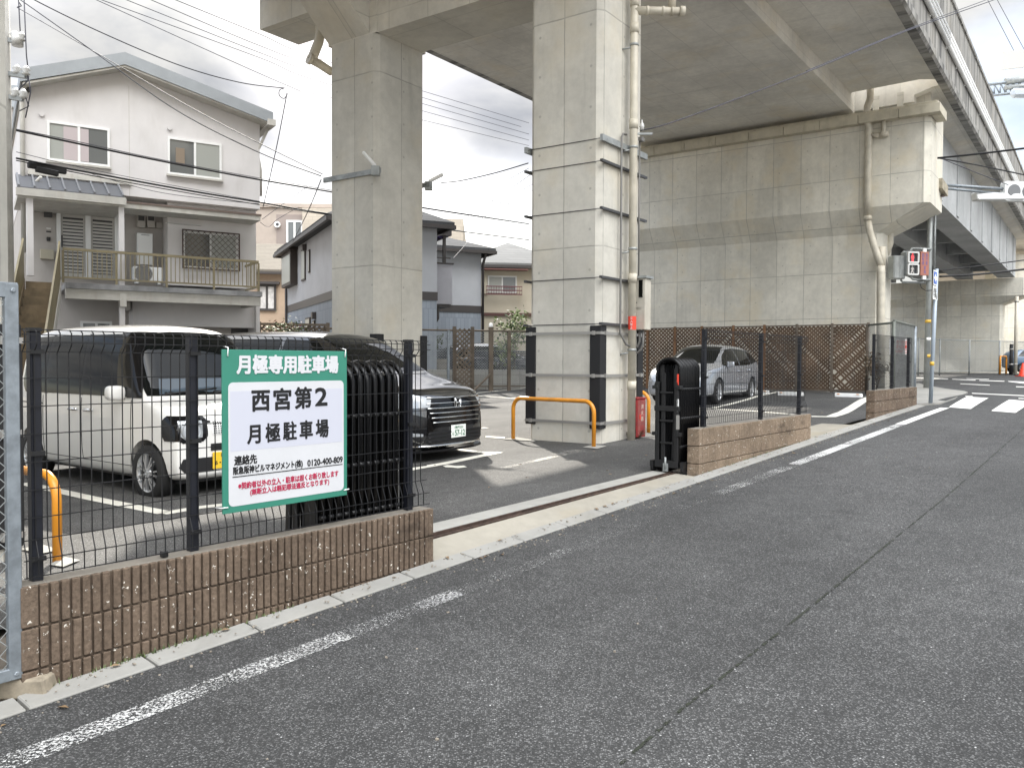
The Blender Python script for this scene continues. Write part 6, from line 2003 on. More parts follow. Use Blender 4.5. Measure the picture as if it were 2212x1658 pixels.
def hip_roof(F, parent, x0, y0, x1, y1, z, rise, ov, m, name='roof'):
    a, b, c, d_ = x0 - ov, y0 - ov, x1 + ov, y1 + ov
    w, l = c - a, d_ - b
    if w < l: r0, r1 = ((a + c) / 2, b + w / 2, z + rise), ((a + c) / 2, d_ - w / 2, z + rise)
    else: r0, r1 = (a + l / 2, (b + d_) / 2, z + rise), (c - l / 2, (b + d_) / 2, z + rise)
    mb = MB(F)
    vs = [(a, b, z), (c, b, z), (c, d_, z), (a, d_, z), r0, r1, (a, b, z - 0.1), (c, b, z - 0.1), (c, d_, z - 0.1), (a, d_, z - 0.1)]
    if w < l: fs = [(0, 1, 4), (1, 2, 5, 4), (2, 3, 5), (3, 0, 4, 5)]
    else: fs = [(0, 1, 5, 4), (1, 2, 5), (2, 3, 4, 5), (3, 0, 4)]
    fs += [(0, 6, 7, 1), (1, 7, 8, 2), (2, 8, 9, 3), (3, 9, 6, 0), (6, 9, 8, 7)]
    mb.add(vs, fs); r = mb.build(name, m, parent)
    mb = MB(F)
    for (p, q) in (((a, b), (c, b)), ((c, b), (c, d_)), ((a, d_), (c, d_)), ((a, b), (a, d_))):
        mb.bar((p[0], p[1], z - 0.16), (q[0], q[1], z - 0.16), 0.11, 0.12)
    mb.build('eaves_gutter', MT['dbrown'], r)
    return r


hip_roof(HB_, hb, 0, 0, WBk, LB, ZE + 0.05, 1.05, 0.45, MT['slate'])
# left flank windows (plane x = 0), placed by their photo positions


def bp_(px, py): return HB_.hit_x(px, py, -0.0)


for (a, b) in ((ph7(382, 575), ph7(412, 808)), (ph7(437, 575), ph7(448, 750)), (ph7(415, 1112), ph7(450, 1205)), (ph7(472, 1132), ph7(487, 1235))):
    (y0, zt_) = bp_(*a); (y1, zb_) = bp_(*b)
    mb = MB(HB_); mb.box(-0.05, min(y0, y1), zb_, 0.002, max(y0, y1), zt_); w = mb.build('window', MT['bronze'], hb)
    mb = MB(HB_); mb.box(-0.056, min(y0, y1) + 0.06, zb_ + 0.06, -0.051, max(y0, y1) - 0.06, zt_ - 0.06); mb.build('pane', MT['winB'], w)
(y0, zt_) = bp_(*ph7(272, 640)); (y1, zb_) = bp_(*ph7(346, 845))
mb = MB(HB_); mb.box(-0.28, min(y0, y1), zb_, 0.002, max(y0, y1), zt_ + 0.1); bay = mb.build('bay_window', MT['bronze'], hb)
mb = MB(HB_); mb.box(-0.29, min(y0, y1) + 0.12, zb_ + 0.12, -0.281, max(y0, y1) - 0.12, zt_ - 0.05); mb.build('pane', MT['winB'], bay)
mb = MB(HB_); mb.box(-0.45, min(y0, y1) - 0.12, zt_ + 0.1, 0.002, max(y0, y1) + 0.12, zt_ + 0.35); mb.build('bay_hood', MT['bronze'], bay)
for q in ((412, 555), (487, 1092)):
    y, z = bp_(*ph7(*q)); mb = MB(HB_); mb.box(-0.14, y - 0.12, z - 0.12, 0.002, y + 0.12, z + 0.12); mb.build('vent_hood', MT['dbrown'], hb)
mb = MB(HB_); mb.tube([(-0.06, LB - 0.1, ZE - 0.3), (-0.06, LB - 0.1, 0)], 0.05, 8); mb.build('downpipe', MT['dbrown'], hb)
# right wing set back, with balcony
WY = 5.0
wx1 = HB_.hit_y(1039, 600, WY)[0]
mb = MB(HB_); mb.box(WBk + 0.003, WY, ZBnd - 0.05, wx1, WY + 6, ZE - 0.06); mb.build('upper_wall', MT['sidl'], hb)
mb = MB(HB_); mb.box(WBk + 0.003, WY + 0.004, -0.2, wx1 - 0.004, WY + 6, ZBnd - 0.33); mb.build('lower_wall', MT['sidd'], hb)
mb = MB(HB_); mb.box(WBk + 0.003, WY - 0.02, ZBnd - 0.33, wx1 + 0.02, WY + 6, ZBnd - 0.05); mb.build('band', MT['dbrown'], hb)
hip_roof(HB_, hb, WBk - 1.5, WY, wx1, WY + 6, ZE + 0.02, 1.1, 0.45, MT['slate'])
mb = MB(HB_); mb.tube([(wx1 + 0.05, WY - 0.35, ZE - 0.2), (wx1 + 0.05, WY - 0.06, ZE - 0.6), (wx1 + 0.05, WY - 0.06, 0)], 0.055, 8); mb.build('downpipe', MT['dbrown'], hb)
# balcony block between the two wings
BY = 1.2
bx1 = HB_.hit_y(*ph7(1570, 800), BY)[0]; bxm = HB_.hit_y(*ph7(1424, 800), BY - 0.3)[0]
zt_ = HB_.hit_y(*ph7(1500, 685), BY)[1]; zb_ = HB_.hit_y(*ph7(1500, 1000), BY)[1]
mb = MB(HB_); mb.box(WBk + 0.004, BY, zb_, bx1, WY, zt_); mb.build('balcony', MT['sidw'], hb)
mb = MB(HB_); mb.box(WBk + 0.0, BY - 0.3, zb_ + 0.06, bxm, BY - 0.003, zt_ + 0.1); mb.build('balcony', MT['sidw'], hb)
mb = MB(HB_); mb.box(WBk, BY - 0.05, zt_ + 0.003, bx1 + 0.04, WY - 0.1, zt_ + 0.05); mb.box(WBk, BY - 0.35, zt_ + 0.103, bxm + 0.04, BY - 0.06, zt_ + 0.15); mb.box(WBk + 0.1, BY + 0.02, zt_ + 0.2, bx1 - 0.05, BY + 0.06, zt_ + 0.24); mb.build('balcony_coping', MT['dbrown'], hb)
mb = MB(HB_); mb.box(WBk + 0.004, BY + 0.05, zb_ - 0.1, bx1 - 0.03, WY, zb_ - 0.003)
mb.tube([(bx1 - 0.5, BY + 0.1, zb_ - 0.1), (bx1 - 0.5, BY + 0.1, zb_ - 0.5), (WBk + 0.1, BY + 0.1, zb_ - 1.0)], 0.06, 8)
mb.build('balcony_soffit', MT['dbrown'], hb)
cz = HB_.hit_y(*ph7(1560, 450), BY)[1]; cx1 = HB_.hit_y(*ph7(1558, 450), BY)[0]
mb = MB(HB_); mb.box(WBk + 0.01, BY - 0.1, cz - 0.06, cx1, BY, cz + 0.1); mb.box(cx1 - 0.08, BY, cz - 0.06, cx1, WY - 0.5, cz + 0.1)
mb.bar((WBk + 0.1, BY + 0.5, cz + 0.28), (cx1, BY + 0.5, cz + 0.05), 0.06, 0.06); mb.bar((WBk + 0.1, BY + 1.6, cz + 0.28), (cx1, BY + 1.6, cz + 0.05), 0.06, 0.06)
xq = HB_.hit_y(*ph7(1507, 550), BY + 0.05)[0]
mb.box(xq - 0.05, BY + 0.02, zt_, xq + 0.05, BY + 0.1, cz); mb.box(WBk + 0.05, BY + 0.02, zt_, WBk + 0.15, BY + 0.1, cz)
can = mb.build('canopy_frame', MT['dbrown'], hb)
mb = MB(HB_); mb.hexa([(WBk + 0.05, BY, cz + 0.30), (cx1, BY, cz + 0.06), (cx1, WY - 0.6, cz + 0.06), (WBk + 0.05, WY - 0.6, cz + 0.30)], [(WBk + 0.05, BY, cz + 0.31), (cx1, BY, cz + 0.07), (cx1, WY - 0.6, cz + 0.07), (WBk + 0.05, WY - 0.6, cz + 0.31)])
m_, g__, b__ = new_mat('violet_polycarbonate'); b__.inputs['Base Color'].default_value = (0.42, 0.38, 0.75, 1); b__.inputs['Transmission Weight'].default_value = 0.6; b__.inputs['Roughness'].default_value = 0.3
mb.build('canopy_sheet', m_, can)

# ---- cream house on the right of it
HC = Frame(-1.9, 36.5, radians(82))
hc = thing('house', 'cream two storey house with small barred window beside the middle pillar', 'house', HC)


def cp(px, py, y=0): return HC.hit_y(px, py, y)


MT['cream'] = mat('cream_render', (0.50, 0.455, 0.365), 0.85, var=0.07, vs=0.8, dirt=(0.42, 0.33, 0.24), ds=(1.5, 1.5, 0.4), damt=0.4)
ze_ = cp(1100, 571)[1]
x0c, x1c = cp(1000, 600)[0], cp(1220, 600)[0]
zmid = cp(1100, 676)[1]
mb = MB(HC); mb.box(x0c, 0, zmid, x1c, 7, ze_); mb.build('wall', MT['cream'], hc)
mb = MB(HC); mb.box(x0c, -0.06, -0.1, x1c, 7, zmid - 0.14); mb.build('wall', MT['cream'], hc)
mb = MB(HC); mb.box(x0c, -0.14, zmid - 0.14, x1c, 0.1, zmid - 0.003); mb.build('band', mat('dark_red_trim', (0.10, 0.045, 0.04), 0.6), hc)
hip_roof(HC, hc, x0c, 0, x1c, 7, ze_ + 0.02, 1.25, 0.4, MT['slatel'])
(x0, zt_) = cp(*ph7(1850, 775)); (x1, zb_) = cp(*ph7(2080, 915))
w = window(hc, HC, x0, zb_, x1, zt_, -0.002, MT['alum'], (MT['winB'], MT['winA']), 0.06)
mb = MB(HC)
za_, zb2 = cp(*ph7(1970, 866))[1], zb_ - 0.08
for z in (za_, (za_ + zb2) / 2, zb2): mb.box(x0 - 0.1, -0.32, z - 0.02, x1 + 0.2, -0.29, z + 0.02)
for i in range(15): mb.box(x0 - 0.1 + (x1 - x0 + 0.28) * i / 14, -0.315, zb2, x0 - 0.085 + (x1 - x0 + 0.28) * i / 14, -0.295, za_)
for xx in (x0 - 0.1, x1 + 0.18): mb.box(xx, -0.3, zb2, xx + 0.02, 0, zb2 + 0.03)
mb.build('window_guard', mat('maroon_guard', (0.13, 0.04, 0.05), 0.5), w)
mb = MB(HC); mb.box(x0 - 0.3, -0.45, zt_ + 0.22, x1 + 0.45, 0, zt_ + 0.27); mb.build('window_hood', mat('maroon_hood', (0.16, 0.07, 0.06), 0.6), w)
mb = MB(HC); mb.box(x0 - 0.55, -0.08, zb_ - 0.05, x0 - 0.02, 0.0, zt_ + 0.1); mb.build('shutter_box', MT['cream'], w)

# ---- beige apartment block further back, partly tiled
HD = Frame(at_depth(560, 600, 52).x, 52, radians(88))
hd_ = thing('apartment_block', 'beige apartment block rising behind the blue grey house', 'building', HD)
def dp(px, py, y=0): return HD.hit_y(px, py, y)
MT['beige'] = mat('beige_panel', (0.40, 0.34, 0.29), 0.8, var=0.04)
MT['beiget'] = tiles_mat('pale_beige_tile', (0.52, 0.46, 0.38), 0.5, 0.22, 0.8)
ztop = dp(620, 449)[1]
xA, xB_, xC = dp(540, 600)[0], dp(*ph7(398, 300))[0], dp(*ph7(1655, 400))[0]
mb = MB(HD); mb.box(xA, 0, 0, xB_, 14, ztop); mb.build('wall', MT['beige'], hd_)
mb = MB(HD); mb.box(xB_ + 0.003, -0.6, 0, dp(700, 500)[0] + 2, 14, ztop - 0.1); mb.build('wall', MT['beiget'], hd_)
mb = MB(HD); mb.box(dp(900, 500)[0], 0, 0, xC, 14, dp(950, 473)[1]); mb.build('wall', MT['beiget'], hd_)
mb = MB(HD); mb.box(dp(*ph7(178, 300))[0], -0.04, 0, dp(*ph7(396, 300))[0], 0.01, dp(*ph7(180, 292))[1]); mb.build('recess', mat('taupe_recess', (0.28, 0.235, 0.21), 0.8), hd_)
(x0, zt_) = dp(*ph7(258, 338)); (x1, zb_) = dp(*ph7(390, 520))
window(hd_, HD, x0, zb_ - 0.5, x1, zt_, -0.06, MT['white'], (MT['winA'],), 0.12)
x, z = dp(*ph7(187, 373), -0.1); mb = MB(HD); mb.disc((x, -0.04, z), (0, -1, 0), 0.19, 0.2, 16); v_ = mb.build('vent_cowl', MT['white'], hd_)
mb = MB(HD); mb.disc((x + 0.02, -0.242, z), (0, -1, 0), 0.10, 0.01, 14); mb.build('vent_mouth', MT['stain'], v_)
mb = MB(HD); mb.box(xA, -0.15, ztop + 0.003, dp(700, 500)[0] + 2.1, 14, ztop + 0.25); mb.build('parapet', MT['beige'], hd_)

# ---- orange-beige house between the two
HE = Frame(at_depth(557, 600, 38).x, 38, radians(80))
he = thing('house', 'small tan house with a pale tiled roof between the white and blue houses', 'house', HE)
def ep(px, py, y=0): return HE.hit_y(px, py, y)
ze_ = ep(590, 586)[1]
xe0, xe1 = ep(520, 600)[0], ep(640, 600)[0]
mb = MB(HE); mb.box(xe0, 0, -0.1, xe1, 5, ze_); mb.build('wall', mat('tan_render', (0.46, 0.345, 0.25), 0.85, var=0.06), he)
zr_ = ep(590, 538, 1.5)[1]
mb = MB(HE); mb.hexa([(xe0 - 0.3, -0.35, ze_ - 0.05), (xe1 + 0.3, -0.35, ze_ - 0.05), (xe1 + 0.3, 3.0, zr_ + 0.35), (xe0 - 0.3, 3.0, zr_ + 0.35)], [(xe0 - 0.3, -0.35, ze_ + 0.05), (xe1 + 0.3, -0.35, ze_ + 0.05), (xe1 + 0.3, 3.0, zr_ + 0.45), (xe0 - 0.3, 3.0, zr_ + 0.45)])
mb.build('roof', tiles_mat('cream_roof_tile', (0.20, 0.18, 0.15), 0.7, 0.09, 0.75), he)
mb = MB(HE); mb.box(xe0 - 0.3, -0.42, ze_ - 0.16, xe1 + 0.3, -0.3, ze_ - 0.052); mb.build('eaves_gutter', MT['dbrown'], he)
(x0, zt_) = ep(*ph7(30, 845)); (x1, zb_) = ep(*ph7(178, 1055))
w = window(he, HE, x0, zb_, x1, zt_, -0.05, MT['dbrown'], (MT['curtain'], MT['curtain']), 0.1)
mb = MB(HE); mb.box(x0 - 0.1, -0.3, zt_ + 0.003, x1 + 0.15, 0, zt_ + 0.12); mb.build('window_hood', MT['dbrown'], w)
# house edge glimpsed between the near pillar and the white house
HG = Frame(at_depth(30, 600, 36).x, 36, radians(75))
hg = thing('house', 'pale house edge with grey eave glimpsed left of the white gabled house', 'house', HG)
x1 = HG.hit_y(51, 250, 0)[0]; zt_ = HG.hit_y(45, 238, 0)[1]
mb = MB(HG); mb.box(x1 - 7, 0, 0, x1 + 0.3, 6, zt_); mb.build('wall', MT['render'], hg)
mb = MB(HG); mb.prism([(x1 - 7.3, zt_ + 0.003), (x1 + 0.6, zt_ + 0.003), (x1 + 0.5, zt_ + 0.9), (x1 - 7, zt_ + 1.1)], 'y', -0.4, 6); mb.build('roof', MT['roofblue'], hg)

# ------------------------------------------------------------------ back fence of the car park
fa = at_depth(640, 720, 25.2); fb = at_depth(1210, 720, 27.6)
# line of the fence, slightly oblique
fang = math.atan2((fb - fa).x, (fb - fa).y)
BF = Frame(fa.x, fa.y, fang)
LBF = hypot((fb - fa).x, (fb - fa).y)
bf = thing('chain_link_fence', 'brown chain link fence along the back of the car park', 'fence', BF)
def bfp(px, py, y=0): return BF.hit_y(px, py, y)
ztb = bfp(1000, 713.5)[1]; zbb = bfp(1000, 838)[1]
mb = MB(BF); mb.tube([(-6.5, 0, ztb), (LBF, 0, ztb)], 0.03, 6); mb.tube([(-6.5, 0, zbb + 0.06), (LBF, 0, zbb + 0.06)], 0.02, 6)
mb.build('rail', MT['woodg'], bf)
for pxx, w_, m_ in ((981, 0.05, 'woodg'), (1020, 0.05, 'woodg'), (1060, 0.07, 'woodg'), (1099, 0.05, 'woodg'), (968, 0.035, 'galv'), (700, 0.05, 'woodg'), (800, 0.05, 'woodg')):
    x = bfp(pxx, 760)[0]
    mb = MB(BF); mb.box(x - w_, -0.05, zbb - 0.15, x + w_, 0.05, ztb + (0.12 if pxx in (981, 1020, 1060) else 0.0)); mb.build('post', MT[m_], bf)
mb = MB(BF); chain_panel(mb, BF, bfp(690, 760)[0], LBF, 0.0, zbb + 0.06, ztb, 0.085, 0.0055); mb.build('chain_link', MT['galvm'], bf)
mb = MB(BF)
for z in (zbb + 0.55, zbb + 1.2): mb.tube([(0, 0.02, z), (LBF, 0.02, z)], 0.008, 4)
mb.build('tension_wire', MT['galv'], bf)
x = bfp(1060, 712)[0]; mb = MB(BF); mb.lathe([(0.001, ztb + 0.26), (0.06, ztb + 0.24), (0.075, ztb + 0.13)], (x, 0, 0), 'z', 12); mb.build('post_cap', MT['white'], bf)
mb = MB(BF); mb.bar((x - 0.02, -0.05, zbb + 0.45), (x - 0.7, -0.5, zbb - 0.08), 0.05, 0.05); mb.build('brace', MT['woodg'], bf)
# one lattice panel leaning in front of it
xa = bfp(984, 760, -0.12)[0]; xb2 = bfp(1018, 760, -0.12)[0]
mb = MB(BF); m2 = MB(BF)
lattice(mb, m2, xa, xb2, zbb + 0.05, ztb + 0.05, 0.15, 0.05, -0.14)
n0 = len(mb.v); mb.v += m2.v; mb.f += [tuple(k + n0 for k in f) for f in m2.f]; mb.sm += m2.sm
mb.build('lattice_panel', MT['woodg'], bf)
# lattice trellis further left, above the cars
lt = thing('lattice_fence', 'grey lattice trellis seen over the roof of the white kei car', 'fence', BF)
for (pa_, pb__) in ((40, 120), (560, 628), (632, 708)):
    x0 = bfp(pa_, 720, -0.2)[0]; x1 = bfp(pb__, 720, -0.2)[0]
    m1 = MB(BF); m2 = MB(BF)
    z0_, z1_ = ztb - 1.1, ztb + 0.06
    lattice(m1, m2, x0, x1, z0_, z1_, 0.16, 0.05, -0.2)
    n0 = len(m1.v); m1.v += m2.v; m1.f += [tuple(k + n0 for k in f) for f in m2.f]; m1.sm += m2.sm
    pn = m1.build('lattice_panel', MT['woodg'], lt)
    for xx in (x0, x1):
        mb = MB(BF); mb.box(xx - 0.05, -0.24, 0, xx + 0.05, -0.16, z1_ + 0.1); mb.build('post', MT['woodg'], lt)
    mb = MB(BF); mb.box(x0, -0.23, z1_, x1, -0.17, z1_ + 0.07); mb.build('rail', MT['woodg'], lt)
# low dark sheet fence and kerb behind the chain link
for (a, b, top, lab) in ((870, 980, 752, 'dark slatted garden screen behind the chain link fence, left part'), (1010, 1056, 758, 'short navy garden screen seen between the two fence posts'), (1108, 1160, 757, 'navy garden screen behind the fence beside the middle pillar')):
    x0 = bfp(a, 760, 1.6)[0]; x1 = bfp(b, 760, 1.6)[0]; zt_ = bfp((a + b) / 2, top, 1.6)[1]
    th = thing('garden_screen', lab, 'screen', loc=BF.world(x0, 1.6, 0.3), rz=BF.rz)
    mb = MB(BF)
    for i in range(12):
        z = 0.75 + (zt_ - 0.75) * i / 12; mb.box(x0, 1.6, z, x1, 1.63, z + (zt_ - 0.75) / 12 - 0.02)
    mb.build('slats', mat('navy_screen', (0.03, 0.036, 0.055), 0.6), th)
    mb = MB(BF)
    mb.box(x0 + 0.02, 1.635, 0.2, x0 + 0.1, 1.7, zt_); mb.build('screen_post', MT['stain'], th)
    mb = MB(BF); mb.box(x1 - 0.1, 1.635, 0.2, x1 - 0.02, 1.7, zt_); mb.build('screen_post', MT['stain'], th)
x0 = bfp(690, 800, 0.9)[0]; x1 = bfp(1230, 800, 0.9)[0]
th = thing('retaining_wall', 'low grey block kerb wall behind the chain link fence', 'wall', loc=BF.world(x0, 0.9, 0.2), rz=BF.rz)
mb = MB(BF); mb.box(x0, 0.9, 0.1, x1, 1.15, bfp(1080, 798, 0.9)[1]); mb.build('block_row', concrete('kerb_blocks', (0.36, 0.35, 0.32), 0.6, 0.3, 0, 0, 0.12, 0.3, 0.2, 0.7, holes=False), th, bevel=0.01)
x0 = bfp(875, 790, 1.4)[0]; x1 = bfp(965, 790, 1.4)[0]
th = thing('block_wall', 'low weathered block wall behind the fence left of the lattice panel', 'wall', loc=BF.world(x0, 1.4, 0.2), rz=BF.rz)
mb = MB(BF); mb.box(x0, 1.4, 0.1, x1, 1.55, bfp(920, 775, 1.4)[1]); mb.build('block_row', concrete('grey_blocks', (0.27, 0.25, 0.22), 0.4, 0.2, 0, 0, 0.15, 0.3, 0.2, 0.8, holes=False), th)


# ------------------------------------------------------------------ plants
def bush(name, label, c, rad, h, n, ms, seed, leaf=0.07, trunk=None, cat='shrub', sparse=0.0, stems=7):
    th = thing(name, label, cat, loc=c)
    rnd = random.Random(seed)
    mb = MB(); tips = []
    for i in range(stems):
        a = rnd.uniform(0, 6.28); r1 = rad * rnd.uniform(0.2, 0.9); hh = h * rnd.uniform(0.55, 1.0)
        p0 = Vector((c.x + rnd.uniform(-.06, .06), c.y + rnd.uniform(-.06, .06), c.z - 0.05))
        p2 = Vector((c.x + cos(a) * r1, c.y + sin(a) * r1, c.z + hh)); p1 = p0.lerp(p2, 0.5) + Vector((cos(a) * -0.05, sin(a) * 0.05, 0.1))
        mb.tube([p0, p1, p2], [0.018, 0.012, 0.005], 5); tips.append((p0, p1, p2))
        for k in range(3):
            b = rnd.uniform(0, 6.28); q = p1.lerp(p2, rnd.uniform(0.1, 0.9)); e = q + Vector((cos(b), sin(b), rnd.uniform(0.2, 1))) * rad * 0.4
            mb.tube([q, e], [0.007, 0.003], 4); tips.append((q, q.lerp(e, 0.5), e))
    mb.build('stems', MT['woodg'], th)
    for mi, m in enumerate(ms):
        mb = MB()
        for i in range(n // len(ms)):
            p0, p1, p2 = rnd.choice(tips); t = rnd.random() ** 0.6
            q = p1.lerp(p2, t) if rnd.random() < 0.8 else p0.lerp(p1, 0.6 + 0.4 * t)
            q = q + Vector((rnd.gauss(0, 1), rnd.gauss(0, 1), rnd.gauss(0, 1))) * rad * 0.14
            d = Vector((rnd.gauss(0, 1), rnd.gauss(0, 1), rnd.gauss(0, 0.6))).normalized(); u_ = d.cross(Vector((rnd.gauss(0, 1), rnd.gauss(0, 1), 1))).normalized()
            l = leaf * rnd.uniform(0.6, 1.3); w_ = l * 0.28; k = d.cross(u_) * l * 0.08
            mb.add([q, q + d * l * 0.5 + u_ * w_ + k, q + d * l, q + d * l * 0.5 - u_ * w_ + k], [(0, 1, 2, 3)])
        mb.build('foliage', m, th, fix=False)
    return th


LG1 = leaf_mat('pale_green_leaf', (0.16, 0.22, 0.07), (0.26, 0.30, 0.13)); LG2 = leaf_mat('dark_green_leaf', (0.035, 0.065, 0.022), (0.06, 0.10, 0.035)); LG3 = leaf_mat('cream_edged_leaf', (0.30, 0.31, 0.20), (0.16, 0.19, 0.09)); LR = leaf_mat('reddish_leaf', (0.16, 0.05, 0.045), (0.20, 0.11, 0.06))
c = BF.world(bfp(1105, 740, 1.2)[0], 1.2, 0.5); zt_ = bfp(1105, 676, 1.2)[1]
bush('shrub', 'light green leafy shrub growing behind the chain link fence', c, 0.85, zt_ - 0.5, 900, (LG1, LG1, LG2), 5, 0.13)
c = BF.world(bfp(924, 700, 2.0)[0], 2.0, 0.6); zt_ = bfp(924, 658, 2.0)[1]
bush('shrub', 'dark green climbing shrub against the blue grey house', c, 0.5, zt_ - 0.6, 900, (LG2,), 6, 0.12)
c = BF.world(bfp(590, 720, -1.0)[0], -1.0, 0.7); zt_ = bfp(590, 683, -1.0)[1]
bush('shrub', 'variegated garden shrub with reddish tips beside the white gabled house', c, 0.95, zt_ - 0.7, 1000, (LG3, LG2, LG3, LR), 7, 0.10)

# dark car beyond the fence by the cream house
F = Frame(at_depth(1062, 715, 30.5).x, 30.5, radians(75), 0.42)
bc = Car('parked_car', 'dark car roof showing above the fence by the cream house', F, [
    (-2.0, 0.4, 0.9, 1.0, 0.6, 0.7, 0.5), (-1.9, 0.3, 0.95, 1.35, 0.75, 0.8, 0.55), (-1.2, 0.2, 0.95, 1.52, 0.8, 0.83, 0.6), (0.0, 0.2, 0.95, 1.54, 0.8, 0.83, 0.6), (0.6, 0.2, 0.95, 1.3, 0.8, 0.83, 0.6), (1.1, 0.2, 0.95, 1.02, 0.8, 0.8, 0.6), (1.9, 0.25, 0.75, 0.82, 0.7, 0.7, 0.5), (2.1, 0.3, 0.5, 0.6, 0.5, 0.5, 0.4)], MT['carblack'], [(1.3, 0.3, 0.34), (-1.3, 0.3, 0.34)])
for sd_ in 'LR':
    bc.patch('side_window', MT[g_], [(0.9, 1.0), (0.4, 1.35), (-1.2, 1.42), (-1.6, 1.02)], sd_)
    sy = 1 if sd_ == 'L' else -1
    bc.wheel(1.3, sy * 0.72, 0.3, 0.18, sy); bc.wheel(-1.3, sy * 0.72, 0.3, 0.18, sy)
bc.patch('windscreen', MT[g_], [(-0.6, 1.05), (0.6, 1.05), (0.5, 1.48), (-0.5, 1.48)], 'F')
# ------------------------------------------------------------------ utility pole, signal and signs at the corner
up = hit_ground(*ph6b(512, 1312))
UPo = Vector((up.x, up.y, up.z)); UY = up.y


def upx(px, py, dY=0.0): return at_depth(px, py, UY + dY)


ztop = upx(2006, 312).z
th = thing('utility_pole', 'round grey concrete utility pole at the pavement corner carrying the walking signal', 'pole', loc=UPo)
mb = MB(); mb.tube([(UPo.x, UPo.y, UPo.z - 0.1), (UPo.x + 0.06, UPo.y, ztop)], [0.088, 0.08], 18); mb.build('shaft', MT['steelpipe'], th)
mb = MB(); p = upx(2011, 300); mb.tube([(UPo.x + 0.06, UPo.y, ztop), (UPo.x + 0.06, UPo.y, ztop + 0.12)], 0.095, 14); mb.build('pole_cap', MT['galvm'], th)
for (py, m_) in ((493.5 + 758 * .2645, 'orange'), (493.5 + 1040 * .2645, 'orange'), (493.5 + 903 * .2645, 'white')):
    z = upx(2003, py).z; mb = MB(); mb.tube([(UPo.x + 0.02, UPo.y, z - 0.05), (UPo.x + 0.02, UPo.y, z + 0.05)], 0.091, 18); mb.build('band', mat('amber_band', (0.62, 0.38, 0.05), 0.5) if m_ == 'orange' else MT['white'], th)
# transformer-like box and dry ivy tangle high on the pole
p = upx(*ph5b(690, 990), -0.25)
mb = MB(FE.M @ ID if False else Frame(p.x, p.y, UA + radians(8), p.z)); mb.hexa([(-0.35, -0.25, -0.28), (0.25, -0.25, -0.45), (0.25, 0.2, -0.45), (-0.35, 0.2, -0.28)], [(-0.35, -0.25, 0.05), (0.25, -0.25, -0.12), (0.25, 0.2, -0.12), (-0.35, 0.2, 0.05)]); mb.build('equipment_box', mat('weathered_cream_box', (0.36, 0.32, 0.24), 0.7, var=0.3, vs=5.0), th, bevel=0.01)
p = upx(*ph5b(705, 870), -0.2); mb = MB(Frame(p.x, p.y, UA, p.z)); mb.box(-0.15, -0.06, -0.55, 0.15, 0.06, 0.45); mb.build('white_panel', MT['white'], th, bevel=0.01)
for q in ((660, 735), (700, 720), (690, 760)):
    p = upx(*ph5b(*q), -0.22); mb = MB(); mb.lathe([(0.02, -0.09), (0.07, -0.06), (0.05, 0), (0.07, 0.05), (0.02, 0.09)], tuple(p), 'z', 12); mb.build('insulator', MT['porcelain'], th)
mb = MB(); rnd = random.Random(4)
for i in range(16):
    a = upx(*ph5b(rnd.uniform(612, 650), rnd.uniform(720, 860)), -0.2); b = upx(*ph5b(rnd.uniform(640, 700), rnd.uniform(850, 940)), -0.25)
    m = a.lerp(b, 0.5) + Vector((rnd.uniform(-.15, .15), rnd.uniform(-.1, .1), rnd.uniform(-.2, .05))); mb.tube([a, m, b], 0.012, 5)
mb.build('cable_tangle', MT['cable'], th)
mb = MB(); a = upx(*ph5b(680, 1085), -0.22); b = upx(*ph6b(580, 340), -0.22); mb.tube([(UPo.x + 0.14, UPo.y - 0.1, a.z), (UPo.x + 0.14, UPo.y - 0.1, b.z)], 0.035, 8); mb.build('riser_conduit', MT['galvm'], th)
p = upx(*ph5b(665, 1120), -0.3); mb = MB(); mb.box(p.x - 0.3, p.y - 0.05, p.z - 0.02, p.x + 0.3, p.y + 0.05, p.z + 0.02); mb.build('step_bracket', MT['rust'], th)

# pedestrian signal: two housings on pipe arms, text board between them and the pole
SG = Frame(UPo.x, UPo.y, radians(90 - 14))      # x to the right, y away


def sgp(px, py, y): return SG.hit_y(px, py, y)


def zS(x, y): return 3440 / 1.82361 + x * 320 / 1769 / 1.82361, 960 / 1.82361 + y * 300 / 1658 / 1.82361


